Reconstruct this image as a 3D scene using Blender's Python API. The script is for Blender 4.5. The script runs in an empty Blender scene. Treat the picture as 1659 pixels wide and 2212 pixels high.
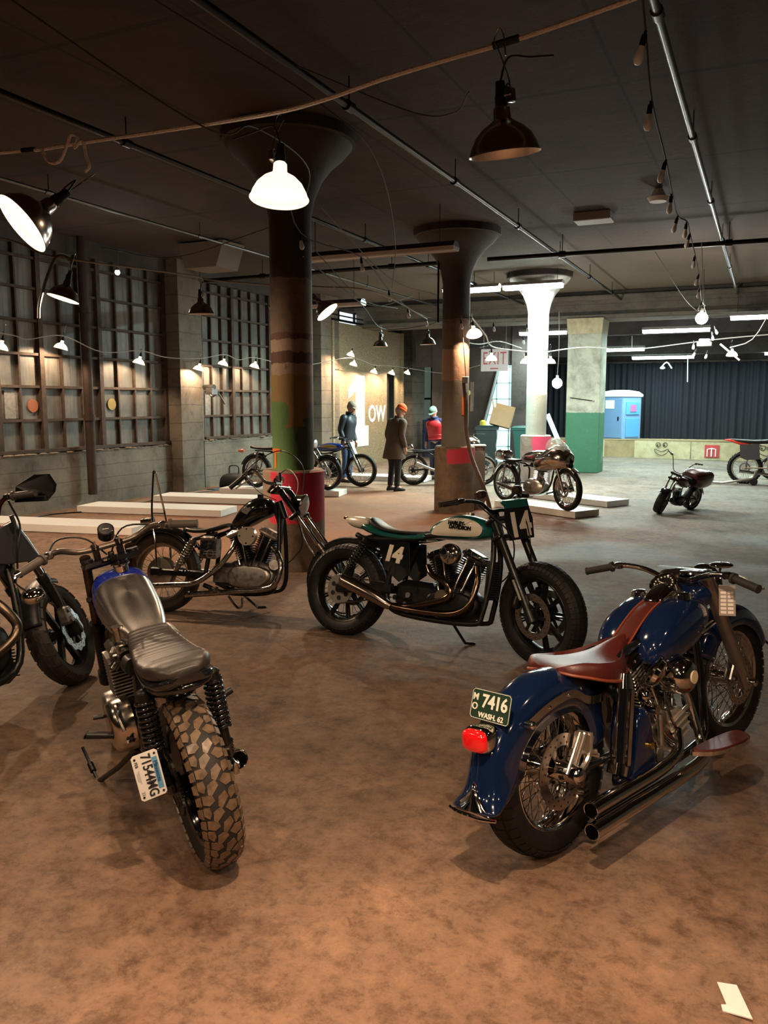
import bpy, math, random
from mathutils import Vector, Matrix, noise
random.seed(7)
PI=math.pi; R_=math.radians
SC=bpy.context.scene; COL=SC.collection
# ------------------------------------------------------------------ materials
MATS={}
def mat(name,col,rough=.5,metal=0,var=0,vscale=8,bump=0,bscale=60,coat=0,emit=None,es=0,rvar=0,trans=0,alpha=1,col2=None,aniso=0,spec=.5):
    if name in MATS: return MATS[name]
    m=bpy.data.materials.new(name); m.use_nodes=True; nt=m.node_tree; b=nt.nodes['Principled BSDF']; L=nt.links.new
    c=tuple(col)+(1,)
    b.inputs['Base Color'].default_value=c; b.inputs['Roughness'].default_value=rough; b.inputs['Metallic'].default_value=metal
    b.inputs['Specular IOR Level'].default_value=spec
    if coat: b.inputs['Coat Weight'].default_value=coat; b.inputs['Coat Roughness'].default_value=.04
    if trans: b.inputs['Transmission Weight'].default_value=trans
    if alpha<1: b.inputs['Alpha'].default_value=alpha
    if aniso: b.inputs['Anisotropic'].default_value=aniso
    if emit: b.inputs['Emission Color'].default_value=tuple(emit)+(1,); b.inputs['Emission Strength'].default_value=es
    if var or bump or rvar or col2:
        tc=nt.nodes.new('ShaderNodeTexCoord')
    if var or col2:
        n=nt.nodes.new('ShaderNodeTexNoise'); n.inputs['Scale'].default_value=vscale; n.inputs['Detail'].default_value=6; n.inputs['Roughness'].default_value=.65
        L(tc.outputs['Object'],n.inputs['Vector'])
        r=nt.nodes.new('ShaderNodeValToRGB'); r.color_ramp.elements[0].position=.38; r.color_ramp.elements[1].position=.66
        k=1-var
        r.color_ramp.elements[0].color=c; r.color_ramp.elements[1].color=(tuple(col2)+(1,)) if col2 else (col[0]*k,col[1]*k,col[2]*k,1)
        L(n.outputs['Fac'],r.inputs['Fac']); L(r.outputs['Color'],b.inputs['Base Color'])
    if rvar:
        n=nt.nodes.new('ShaderNodeTexNoise'); n.inputs['Scale'].default_value=vscale*1.7; n.inputs['Detail'].default_value=5
        L(tc.outputs['Object'],n.inputs['Vector']); mr=nt.nodes.new('ShaderNodeMapRange'); mr.inputs['From Min'].default_value=.3; mr.inputs['From Max'].default_value=.7
        mr.inputs['To Min'].default_value=max(.02,rough-rvar); mr.inputs['To Max'].default_value=min(1,rough+rvar)
        L(n.outputs['Fac'],mr.inputs['Value']); L(mr.outputs['Result'],b.inputs['Roughness'])
    if bump:
        n=nt.nodes.new('ShaderNodeTexNoise'); n.inputs['Scale'].default_value=bscale; n.inputs['Detail'].default_value=6
        L(tc.outputs['Object'],n.inputs['Vector']); bp=nt.nodes.new('ShaderNodeBump'); bp.inputs['Strength'].default_value=bump; bp.inputs['Distance'].default_value=.02
        L(n.outputs['Fac'],bp.inputs['Height']); L(bp.outputs['Normal'],b.inputs['Normal'])
    MATS[name]=m; return m
chrome=mat('chrome_plating',(.62,.60,.58),.07,1)
chromed=mat('weathered_chrome',(.45,.43,.40),.2,1,var=.45,vscale=30,rvar=.1)
steel=mat('brushed_bare_steel',(.66,.62,.58),.27,1,rvar=.03,vscale=3,aniso=.4)
alu=mat('cast_aluminium',(.50,.48,.45),.38,1,var=.25,vscale=25,rvar=.1)
alud=mat('dull_aluminium',(.26,.24,.22),.45,1,var=.4,vscale=20,rvar=.1)
blk=mat('black_gloss_paint',(.006,.006,.007),.12,0,coat=.6)
blkm=mat('black_satin_metal',(.006,.006,.006),.34,.0,rvar=.1,vscale=12,spec=.35)
blkf=mat('black_plastic',(.009,.009,.010),.45,spec=.35)
rubber=mat('tyre_rubber',(.010,.009,.009),.60,0,var=.4,vscale=20,rvar=.1,spec=.3)
rubdust=mat('dusty_tyre_rubber',(.030,.022,.017),.6,0,var=.5,vscale=60,rvar=.12)
grip=mat('grip_rubber',(.012,.010,.009),.7,bump=.1,bscale=200)
greyP=mat('dark_grey_paint',(.05,.05,.055),.4)
white=mat('white_paint',(.78,.77,.74),.45,var=.05,vscale=3)
brownpipe=mat('heat_browned_steel',(.25,.17,.11),.22,1,var=.5,vscale=14,rvar=.08)
# ------------------------------------------------------------------ mesh builder
def catmull(P,sub,closed=False):
    n=len(P)
    if n<3: return [Vector(p) for p in P]
    P=[Vector(p) for p in P]; out=[]
    rng=n if closed else n-1
    for i in range(rng):
        if closed: p0,p1,p2,p3=P[i-1],P[i],P[(i+1)%n],P[(i+2)%n]
        else: p0=P[i-1] if i else P[0]*2-P[1]; p1=P[i]; p2=P[i+1]; p3=P[i+2] if i+2<n else P[-1]*2-P[-2]
        for k in range(sub):
            t=k/sub; t2=t*t; t3=t2*t
            out.append(.5*((2*p1)+(p2-p0)*t+(2*p0-5*p1+4*p2-p3)*t2+(3*p1-p0-3*p2+p3)*t3))
    if not closed: out.append(P[-1].copy())
    return out
def frame_of(d):
    d=Vector(d).normalized(); a=Vector((0,0,1)) if abs(d.z)<.9 else Vector((1,0,0))
    u=d.cross(a).normalized(); return u,d.cross(u).normalized(),d
class MB:
    def __init__(s,T=None): s.v=[]; s.f=[]; s.mi=[]; s.m=0; s.T=T
    def add(s,vs,fs):
        o=len(s.v); s.v+=[Vector(v) for v in vs]; s.f+=[tuple(i+o for i in f) for f in fs]; s.mi+=[s.m]*len(fs); return s
    def box(s,c,d,rot=None):
        c=Vector(c); x,y,z=d[0]/2,d[1]/2,d[2]/2
        vs=[Vector((i,j,k)) for i in(-x,x) for j in(-y,y) for k in(-z,z)]
        if rot is not None: vs=[rot@v for v in vs]
        return s.add([v+c for v in vs],[(0,1,3,2),(4,6,7,5),(0,4,5,1),(2,3,7,6),(0,2,6,4),(1,5,7,3)])
    def bbox(s,c,d,r=.01,rot=None):   # chamfered box
        c=Vector(c); hx,hy,hz=d[0]/2,d[1]/2,d[2]/2; r=min(r,hx*.95,hy*.95,hz*.95); rings=[]
        for z,q in((-hz,r),(-hz+r,0),(hz-r,0),(hz,r)):
            X,Y=hx-q,hy-q; k=r*.6 if q==0 else r*.45
            rings.append([Vector(p) for p in((X-k,-Y,z),(X,-Y+k,z),(X,Y-k,z),(X-k,Y,z),(-X+k,Y,z),(-X,Y-k,z),(-X,-Y+k,z),(-X+k,-Y,z))])
        if rot is not None: rings=[[rot@v for v in g] for g in rings]
        return s.loft([[v+c for v in g] for g in rings])
    def loft(s,rings,caps=True,closed=True,loop=False):
        n=len(rings[0]); vs=[v for g in rings for v in g]; fs=[]; m=len(rings)
        for i in range(m if loop else m-1):
            for j in range(n if closed else n-1):
                a=i*n+j; b=i*n+(j+1)%n; i2=(i+1)%m; fs.append((a,b,i2*n+(j+1)%n,i2*n+j))
        if caps and not loop and closed: fs.append(tuple(range(n))[::-1]); fs.append(tuple((m-1)*n+j for j in range(n)))
        return s.add(vs,fs)
    def cyl(s,a,b,r,r2=None,n=16,cap=True):
        a=Vector(a);b=Vector(b);u,w,d=frame_of(b-a); r2=r if r2 is None else r2
        R=[[p+(u*math.cos(2*PI*i/n)+w*math.sin(2*PI*i/n))*q for i in range(n)] for p,q in((a,r),(b,r2))]
        return s.loft(R,caps=cap)
    def tube(s,P,r,n=8,sub=5,closed=False,cap=True):
        k=len(P); Q=catmull(P,sub,closed) if k>2 and sub>1 else [Vector(p) for p in P]
        rr=r if isinstance(r,(list,tuple)) else [r]*k
        m=len(Q); rings=[]; u=None
        for i,p in enumerate(Q):
            d=(Q[(i+1)%m]-Q[i-1]) if closed else (Q[min(i+1,m-1)]-Q[max(i-1,0)])
            if d.length<1e-9: d=Vector((0,0,1))
            d.normalize()
            if u is None: u=frame_of(d)[0]
            u=(u-d*u.dot(d)).normalized(); w=d.cross(u)
            t=i/(m-1)*(k-1) if m>1 and not closed else 0; j=min(int(t),k-2) if not closed else 0; f=t-j
            q=rr[j]*(1-f)+rr[j+1]*f if not closed else rr[0]
            rings.append([p+(u*math.cos(2*PI*a/n)+w*math.sin(2*PI*a/n))*q for a in range(n)])
        return s.loft(rings,caps=cap,loop=closed)
    def lathe(s,prof,o=(0,0,0),ax=(0,0,1),n=24,loop=False,caps=False,arc=None):
        u,w,d=frame_of(ax); o=Vector(o); rings=[]
        m=n if arc is None else n+1
        for i in range(m):
            a=2*PI*i/n if arc is None else arc[0]+(arc[1]-arc[0])*i/n
            e=u*math.cos(a)+w*math.sin(a); rings.append([o+e*r+d*h for r,h in prof])
        return s.loft(rings,caps=caps,closed=loop,loop=arc is None)
    def ell(s,c,r,n=14,m=10,rot=None):
        c=Vector(c); rings=[]
        for i in range(m+1):
            t=PI*i/m; st=max(math.sin(t),.002)
            g=[Vector((r[0]*st*math.cos(2*PI*j/n),r[1]*st*math.sin(2*PI*j/n),-r[2]*math.cos(t))) for j in range(n)]
            if rot is not None: g=[rot@v for v in g]
            rings.append([v+c for v in g])
        return s.loft(rings)
    def tor(s,c,ax,R,r,n=32,m=8): return s.lathe([(R+r*math.cos(2*PI*i/m),r*math.sin(2*PI*i/m)) for i in range(m)],c,ax,n,loop=True)
    def prism(s,pts,y0,y1,M=None):   # polygon (x,z) extruded along y
        n=len(pts); vs=[Vector((x,y0,z)) for x,z in pts]+[Vector((x,y1,z)) for x,z in pts]
        if M is not None: vs=[M@v for v in vs]
        fs=[tuple(range(n)),tuple(range(2*n-1,n-1,-1))]+[(i,i+n,(i+1)%n+n,(i+1)%n) for i in range(n)]
        return s.add(vs,fs)
    def mirror(s,i0=0,f0=0):
        o=len(s.v); k=o-i0; s.v+=[Vector((v.x,-v.y,v.z)) for v in s.v[i0:]]; fs=s.f[f0:]; ms=s.mi[f0:]
        s.f+=[tuple(j-i0+o for j in f)[::-1] for f in fs]; s.mi+=ms; return s
    def body(s,st,n=20,e=2.6,sub=4,yoff=0,cap=True):  # stations (x,zlow,ztop,halfwidth[,exp]); superellipse sections along x
        S=catmull([Vector((a[0],a[1],a[2])) for a in st],sub); W=catmull([Vector((a[3],a[4] if len(a)>4 else e,0)) for a in st],sub); rings=[]
        for p,q in zip(S,W):
            hz=max((p.z-p.y)/2,.001); hw=max(q.x,.001); zc=(p.z+p.y)/2; g=[]; ee=2/max(q.y,1)
            for j in range(n):
                a=2*PI*j/n; c,d=math.cos(a),math.sin(a)
                g.append(Vector((p.x,yoff+hw*math.copysign(abs(c)**ee,c),zc+hz*math.copysign(abs(d)**ee,d))))
            rings.append(g)
        return s.loft(rings,caps=cap)
    def build(s,name,mats,parent=None,smooth=40,solid=0,bevel=0,sub=0):
        me=bpy.data.meshes.new(name); T=s.T
        me.from_pydata([tuple(T@v) if T is not None else tuple(v) for v in s.v],[],s.f)
        for m in (mats if isinstance(mats,(list,tuple)) else [mats]): me.materials.append(m)
        me.polygons.foreach_set('material_index',s.mi)
        if smooth is not None:
            me.polygons.foreach_set('use_smooth',[True]*len(me.polygons)); me.set_sharp_from_angle(angle=R_(smooth))
        me.update(); o=bpy.data.objects.new(name,me); COL.objects.link(o)
        if parent is not None: o.parent=parent
        if bevel: q=o.modifiers.new('b','BEVEL'); q.width=bevel; q.segments=2; q.limit_method='ANGLE'
        if sub: q=o.modifiers.new('s','SUBSURF'); q.levels=sub; q.render_levels=sub
        if solid: q=o.modifiers.new('t','SOLIDIFY'); q.thickness=abs(solid); q.offset=-1 if solid>0 else 1
        return o
def tag(o,label=None,cat=None,group=None,kind=None):
    if label: o['label']=label
    if cat: o['category']=cat
    if group: o['group']=group
    if kind: o['kind']=kind
    return o
def thing(name,label,cat,loc=(0,0,0),rot=(0,0,0),group=None):
    o=bpy.data.objects.new(name,None); COL.objects.link(o); o.location=loc; o.rotation_euler=rot; o.empty_display_size=.2
    return tag(o,label,cat,group)
def struct(name,mb,m,smooth=None,**k):
    o=mb.build(name,m,smooth=smooth,**k); o['kind']='structure'; return o
def text(name,s,size,M,m,parent=None,depth=.001,sx=1,bold=0,space=1,shear=0):
    cu=bpy.data.curves.new(name,'FONT'); cu.body=s; cu.size=size; cu.extrude=depth; cu.align_x='CENTER'; cu.align_y='CENTER'; cu.offset=bold; cu.space_character=space; cu.shear=shear
    cu.resolution_u=3
    t=bpy.data.objects.new(name,cu); COL.objects.link(t); dg=bpy.context.evaluated_depsgraph_get(); dg.update()
    me=bpy.data.meshes.new_from_object(t.evaluated_get(dg)); bpy.data.objects.remove(t); bpy.data.curves.remove(cu)
    for v in me.vertices: v.co=M@Vector((v.co.x*sx,v.co.y,v.co.z))
    me.name=name; me.materials.clear(); me.materials.append(m); o=bpy.data.objects.new(name,me); COL.objects.link(o)
    if parent is not None: o.parent=parent
    return o
def basis(o,x,y):  # 4x4 with x,y axes, origin
    x=Vector(x).normalized(); y=Vector(y).normalized(); z=x.cross(y); M=Matrix((x,y,z)).transposed().to_4x4(); M.translation=Vector(o); return M
# ------------------------------------------------------------------ the hall
def newmat(name):
    m=bpy.data.materials.new(name); m.use_nodes=True; nt=m.node_tree
    return m,nt,nt.nodes['Principled BSDF'],nt.links.new
def nz(nt,vec,scale,detail=6,rough=.6,dist=0):
    n=nt.nodes.new('ShaderNodeTexNoise'); n.inputs['Scale'].default_value=scale; n.inputs['Detail'].default_value=detail
    n.inputs['Roughness'].default_value=rough; n.inputs['Distortion'].default_value=dist; nt.links.new(vec,n.inputs['Vector']); return n.outputs['Fac']
def ramp(nt,fac,*st):
    r=nt.nodes.new('ShaderNodeValToRGB'); e=r.color_ramp.elements
    while len(e)<len(st): e.new(.5)
    for q,(p,c) in zip(e,st): q.position=p; q.color=tuple(c)+(1,) if len(c)==3 else c
    nt.links.new(fac,r.inputs['Fac']); return r.outputs['Color']
def mix(nt,fac,a,b,mode='MIX'):
    m=nt.nodes.new('ShaderNodeMixRGB'); m.blend_type=mode
    for i,x in zip((0,1,2),(fac,a,b)):
        if hasattr(x,'links') or hasattr(x,'is_linked'): nt.links.new(x,m.inputs[i])
        else: m.inputs[i].default_value=x if i==0 else tuple(x)+(1,)
    return m.outputs[0]
def bumpn(nt,b,h,st,dist=.02):
    p=nt.nodes.new('ShaderNodeBump'); p.inputs['Strength'].default_value=st; p.inputs['Distance'].default_value=dist
    nt.links.new(h,p.inputs['Height']); nt.links.new(p.outputs['Normal'],b.inputs['Normal'])
def geo(nt):
    g=nt.nodes.new('ShaderNodeNewGeometry'); return g.outputs['Position']
def sep(nt,v):
    x=nt.nodes.new('ShaderNodeSeparateXYZ'); nt.links.new(v,x.inputs[0]); return x.outputs
def mth(nt,op,a,b=0,c=None):
    m=nt.nodes.new('ShaderNodeMath'); m.operation=op
    for i,x in enumerate((a,b,c)):
        if x is None: continue
        if hasattr(x,'is_linked'): nt.links.new(x,m.inputs[i])
        else: m.inputs[i].default_value=x
    return m.outputs[0]
# floor: worn, rust-brown dusted concrete
floorM,nt,b,L=newmat('worn_dusty_concrete_floor'); P=geo(nt)
c1=ramp(nt,nz(nt,P,.55,8,.62,.4),(.34,(.155,.088,.056)),(.50,(.275,.165,.112)),(.66,(.34,.225,.165)))
c2=mix(nt,ramp(nt,nz(nt,P,2.6,10,.7,.6),(.42,(0,0,0)),(.62,(1,1,1))),c1,(.29,.175,.115))
c3=mix(nt,ramp(nt,nz(nt,P,9,9,.75,.5),(.58,(0,0,0)),(.70,(.75,.75,.75))),c2,(.115,.058,.034))
c4=mix(nt,ramp(nt,nz(nt,P,38,4,.6),(.64,(0,0,0)),(.72,(.5,.5,.5))),c3,(.34,.25,.19))
# the floor colour turns greyer and less red towards the back of the hall
S=sep(nt,P); far=mth(nt,'ADD',mth(nt,'MULTIPLY',S[1],.12),mth(nt,'ADD',mth(nt,'MULTIPLY',S[0],.10),-1.05)); far=mth(nt,'ADD',far,mth(nt,'MULTIPLY',nz(nt,P,.35,5),.5))
far=ramp(nt,far,(.28,(0,0,0)),(.62,(.9,.9,.9)))
c5=mix(nt,far,c4,mix(nt,nz(nt,P,3,8,.7,.4),(.13,.115,.095),(.21,.20,.175)))
wet=ramp(nt,nz(nt,P,.42,3,.5,.3),(.46,(0,0,0)),(.58,(1,1,1)))
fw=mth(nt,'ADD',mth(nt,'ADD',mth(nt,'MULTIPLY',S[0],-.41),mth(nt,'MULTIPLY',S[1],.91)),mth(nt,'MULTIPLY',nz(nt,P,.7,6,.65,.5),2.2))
dim_band=ramp(nt,mth(nt,'MULTIPLY',fw,.08),(.27,(0,0,0)),(.40,(1,1,1)),(.78,(1,1,1)),(.92,(.25,.25,.25)))  # darker middle band: weaker light there is put into the floor colour
c5=mix(nt,mth(nt,'MULTIPLY',dim_band,.86),c5,mix(nt,nz(nt,P,2.2,9,.72,.5),(.045,.030,.019),(.13,.090,.06)))
pt=ramp(nt,nz(nt,P,1.3,10,.75,.3),(.40,(1,1,1)),(.47,(0,0,0)),(.60,(0,0,0)),(.68,(1,1,1))); c5=mix(nt,mth(nt,'MULTIPLY',pt,.38),c5,(.13,.062,.035))
sp=ramp(nt,nz(nt,P,22,6,.8,.3),(.60,(0,0,0)),(.66,(1,1,1))); c5=mix(nt,mth(nt,'MULTIPLY',sp,.45),c5,(.10,.055,.034))
c6=mix(nt,mth(nt,'MULTIPLY',wet,.35),c5,(.06,.042,.03))
mo=mix(nt,1.0,c6,ramp(nt,nz(nt,P,1.5,13,.80,.1),(.36,(.42,.36,.33)),(.47,(.95,.93,.90)),(.56,(1.08,1.06,1.04)),(.66,(1.5,1.42,1.34))),'MULTIPLY')
c6=mix(nt,1.0,mo,ramp(nt,nz(nt,P,11,8,.8,.2),(.38,(.62,.58,.55)),(.50,(1,1,1)),(.62,(1.25,1.2,1.16))),'MULTIPLY')
warm_pool=mth(nt,'SUBTRACT',1,mth(nt,'MULTIPLY',mth(nt,'ADD',mth(nt,'POWER',mth(nt,'SUBTRACT',S[0],-6.2),2),mth(nt,'MULTIPLY',mth(nt,'POWER',mth(nt,'SUBTRACT',S[1],10.8),2),.45)),.14))
warm_pool=ramp(nt,mth(nt,'ADD',warm_pool,mth(nt,'MULTIPLY',nz(nt,P,.8,7,.7),.9)),(.45,(0,0,0)),(1.0,(.62,.62,.62))); c6=mix(nt,warm_pool,c6,(.40,.185,.10))  # warm pool of lamp light painted as a reddish floor colour
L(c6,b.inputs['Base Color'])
b.inputs['Specular IOR Level'].default_value=.3; rg=mth(nt,'SUBTRACT',.68,mth(nt,'MULTIPLY',wet,.16)); rg=mth(nt,'ADD',rg,mth(nt,'MULTIPLY',nz(nt,P,14,6),.22)); L(rg,b.inputs['Roughness'])
h=mth(nt,'ADD',nz(nt,P,60,8,.7),mth(nt,'MULTIPLY',nz(nt,P,6,8,.6),1.6)); bumpn(nt,b,h,.35,.012)
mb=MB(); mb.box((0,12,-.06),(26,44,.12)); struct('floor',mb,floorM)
# ceiling
ceilM,nt,b,L=newmat('sooty_board_marked_ceiling'); P=geo(nt)
c=ramp(nt,nz(nt,P,.35,7,.6,.3),(.32,(.024,.017,.013)),(.5,(.056,.038,.028)),(.7,(.038,.029,.024)))
c=mix(nt,ramp(nt,nz(nt,P,2.2,8,.7,.5),(.58,(0,0,0)),(.70,(.65,.65,.65))),c,(.020,.016,.014))
S=sep(nt,P); ln=mth(nt,'ABSOLUTE',mth(nt,'SUBTRACT',mth(nt,'FRACT',mth(nt,'MULTIPLY',S[0],.82)),.5))
ln2=mth(nt,'ABSOLUTE',mth(nt,'SUBTRACT',mth(nt,'FRACT',mth(nt,'MULTIPLY',S[1],.41)),.5))
l=mth(nt,'MULTIPLY',mth(nt,'GREATER_THAN',mth(nt,'MAXIMUM',ln,ln2),.488),.8)
c=mix(nt,l,c,(.018,.014,.012))
pal=ramp(nt,mth(nt,'ADD',mth(nt,'MULTIPLY',S[1],.1),mth(nt,'MULTIPLY',nz(nt,P,.8,4),.3)),(.99,(0,0,0)),(1.0,(.0,.0,.0)))
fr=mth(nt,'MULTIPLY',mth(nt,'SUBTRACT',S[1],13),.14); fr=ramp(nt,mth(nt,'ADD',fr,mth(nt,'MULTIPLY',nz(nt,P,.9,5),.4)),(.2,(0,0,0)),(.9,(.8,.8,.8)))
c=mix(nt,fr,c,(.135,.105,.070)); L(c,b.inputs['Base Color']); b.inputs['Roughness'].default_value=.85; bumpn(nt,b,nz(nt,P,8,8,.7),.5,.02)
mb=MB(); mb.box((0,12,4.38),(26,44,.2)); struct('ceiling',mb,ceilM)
# concrete
def concrete(name,ca,cb,cc,lines=0,scale=1.2,bump=.5):
    m,nt,b,L=newmat(name); P=geo(nt)
    c=ramp(nt,nz(nt,P,scale,8,.65,.3),(.3,ca),(.5,cb),(.72,cc))
    c=mix(nt,ramp(nt,nz(nt,P,scale*6,8,.7),(.55,(0,0,0)),(.72,(.6,.6,.6))),c,tuple(x*.35 for x in ca))
    h=nz(nt,P,12,8,.7)
    if lines:
        z=sep(nt,P)[2]; q=mth(nt,'ABSOLUTE',mth(nt,'SUBTRACT',mth(nt,'FRACT',mth(nt,'ADD',mth(nt,'MULTIPLY',z,lines),mth(nt,'MULTIPLY',nz(nt,P,2,3),.15))),.5))
        g=mth(nt,'GREATER_THAN',q,.47); c=mix(nt,mth(nt,'MULTIPLY',g,.45),c,tuple(x*.4 for x in ca)); h=mth(nt,'SUBTRACT',h,mth(nt,'MULTIPLY',g,.5))
    L(c,b.inputs['Base Color']); b.inputs['Roughness'].default_value=.85; bumpn(nt,b,h,bump,.015); return m
wallC=concrete('board_marked_concrete_wall',(.10,.085,.066),(.20,.175,.135),(.26,.22,.17),4.5)
pierC=concrete('pier_concrete',(.08,.062,.046),(.17,.14,.105),(.22,.18,.135),3)
darkC=concrete('dark_stained_concrete',(.03,.026,.024),(.06,.052,.048),(.09,.08,.07),0)
darkW=concrete('dark_brown_stained_wall',(.02,.014,.011),(.04,.028,.022),(.07,.05,.04),0)
def band_mat(name,bands,base,chip=.25,ang=None):
    # colour bands by height, real paint and painted-in shade at the tops: (z0,z1,color,noise amount)
    m,nt,b,L=newmat(name); P=geo(nt); z=sep(nt,P)[2]
    c=ramp(nt,nz(nt,P,2.2,8,.7,.4),(.32,tuple(x*.45 for x in base)),(.55,base),(.75,tuple(min(1,x*1.25) for x in base)))
    zz=mth(nt,'ADD',z,mth(nt,'MULTIPLY',mth(nt,'SUBTRACT',nz(nt,P,5,8,.75),.5),.13))
    O=nt.nodes.new('ShaderNodeTexCoord').outputs['Object']; so=sep(nt,O); side=mth(nt,'ADD',mth(nt,'MULTIPLY',so[0],.91),mth(nt,'MULTIPLY',so[1],.41)); side=mth(nt,'ADD',side,mth(nt,'MULTIPLY',mth(nt,'SUBTRACT',nz(nt,P,5,8,.75),.5),.20))
    for bd in bands:
        z0,z1,col,cover=bd[:4]
        g=mth(nt,'MULTIPLY',mth(nt,'GREATER_THAN',zz,z0),mth(nt,'LESS_THAN',zz,z1))
        if len(bd)>4: g=mth(nt,'MULTIPLY',g,mth(nt,'GREATER_THAN',side,bd[4])); g=mth(nt,'MULTIPLY',g,mth(nt,'LESS_THAN',side,bd[5]))
        if cover<1: g=mth(nt,'MULTIPLY',g,mth(nt,'LESS_THAN',nz(nt,P,1.7,7,.7,.5),cover))
        v=mix(nt,nz(nt,P,7,6,.7),tuple(x*.72 for x in col),col); c=mix(nt,g,c,v)
    c=mix(nt,ramp(nt,nz(nt,P,14,8,.75,.4),(.60,(0,0,0)),(.70,(.7,.7,.7))),c,tuple(x*.3 for x in base))
    L(c,b.inputs['Base Color']); b.inputs['Roughness'].default_value=.7; bumpn(nt,b,nz(nt,P,9,8,.7),.5,.015); return m
def column(x,y,label,shaftM,baseM,r=.21,rb=.315,hb=1.02,capR=.66,octo=False):
    t=thing('column',label,'column',(x,y,0)); n=40
    mb=MB(); mb.lathe([(rb,0),(rb,hb-.02),(rb-.02,hb)],n=n); mb.lathe([(rb-.02,hb),(.001,hb)],n=n); mb.build('pedestal',baseM,t,30)
    mb=MB(); mb.lathe([(r,hb),(r,3.48),(r+.012,3.56),(r+.04,3.68),(r+.11,3.84),(r+.22,3.98),(r+.34,4.08),(capR-.06,4.14),(capR-.04,4.17)],n=n); mb.build('shaft',shaftM,t,50)
    mb=MB(); mb.lathe([(capR-.04,4.17),(capR,4.18),(capR,4.279),(.01,4.279)],n=n); mb.build('capital',capM,t,30); return t
capM=concrete('capital_concrete',(.028,.022,.018),(.05,.04,.032),(.06,.048,.04))
m1=band_mat('painted_column_green_bands_dim_top',[(1.0,1.90,(.13,.27,.085),1,-9,.06),(1.0,1.55,(.10,.12,.07),1,.06,9),(1.45,1.98,(.36,.20,.06),1,-.03,.14),(1.70,1.97,(.32,.21,.07),.6),(1.96,2.08,(.42,.30,.22),1),(2.08,2.19,(.13,.055,.035),1),(2.19,2.31,(.42,.30,.22),1),(2.31,2.37,(.16,.07,.05),1),(2.9,9,(.055,.045,.038),1)],(.22,.15,.11))  # dark top band: shade below the ceiling put into the colour
pedM=band_mat('red_topped_pedestal',[(.50,1.0,(.70,.03,.07),1,-.22,9)],(.24,.17,.12))
pedM2=band_mat('pink_topped_pedestal',[(.76,.99,(.66,.05,.09),1,-.13,9)],(.22,.15,.10))
pedM3=band_mat('pale_pink_topped_pedestal',[(.45,.99,(.85,.10,.22),1,-.12,9)],(.30,.24,.20))
m2=band_mat('worn_brown_column_dim_top',[(1.0,2.02,(.23,.20,.155),1),(2.02,2.5,(.46,.28,.18),.7),(2.95,9,(.06,.046,.036),1)],(.17,.11,.08))  # the highest band is painted-in shade under the ceiling
m3=band_mat('pale_grey_column',[(1.0,1.85,(.36,.40,.36),1)],(.62,.60,.55))
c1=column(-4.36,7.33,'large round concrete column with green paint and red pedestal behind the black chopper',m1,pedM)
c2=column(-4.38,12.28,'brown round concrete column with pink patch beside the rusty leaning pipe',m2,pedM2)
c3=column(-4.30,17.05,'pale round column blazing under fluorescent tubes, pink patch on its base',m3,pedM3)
def onround(cx,cy,r,ang,z): return Vector((cx+r*math.cos(ang),cy+r*math.sin(ang),z))
def patch(name,cx,cy,r,a0,a1,z0,z1,m,parent,poly=None):
    mb=MB(); n=8; rows=[[Vector((r*math.cos(a0+(a1-a0)*i/n),r*math.sin(a0+(a1-a0)*i/n),z)) for i in range(n+1)] for z in(z0,z1)]
    mb.loft(rows,caps=False,closed=False); mb.build(name,m,parent,60)
orangeP=mat('orange_spray_paint',(.75,.16,.03),.6)
patch('orange_letter_t',0,0,.213,R_(-138),R_(-98),1.195,1.235,orangeP,c1); patch('orange_letter_t_stem',0,0,.213,R_(-122),R_(-112),1.04,1.20,orangeP,c1)
patch('orange_paint_patch',0,0,.213,R_(-42),R_(-20),1.50,1.78,orangeP,c2)
# green pillar, square
pilM=band_mat('green_bottomed_square_pillar',[(-1,1.44,(.030,.145,.075),1),(.2,1.40,(.10,.22,.14),.40)],(.34,.34,.26))
t=thing('pillar','broad square concrete pillar with green painted lower half','pillar',(-3.97,20.55,0))
MB().box((0,0,1.82),(.80,.72,3.64)).build('shaft',pilM,t,None,bevel=.02)
mb=MB(); mb.prism([(-.40,3.3),(.40,3.3),(.43,3.66),(-.43,3.66)],-.40,.40); mb.build('capital',mat('yellowed_paint',(.42,.36,.22),.8,var=.3),t,None)
cv=MB(); cv.tube([(.25,-.37,1.72),(-.3,-.37,1.80)],.012,6,1); cv.cyl((.25,-.36,1.72),(.25,-.40,1.72),.02); cv.build('wall_rod',blkm,t)
# cross beam and back soffit
mb=MB(); mb.box((0,20.75,3.97),(26,.9,.66)); mb.box((0,20.25,3.70),(26,.12,.06)); mb.box((0,20.2,4.12),(26,.16,.1)); struct('trim_1',mb,concrete('beam_concrete',(.07,.06,.048),(.13,.115,.09),(.18,.16,.12),6))
mb=MB(); mb.box((3,26.4,3.45),(20,.5,.7)); mb.box((3,23.6,3.75),(20,.3,.5)); struct('trim_2',mb,darkC)
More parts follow.
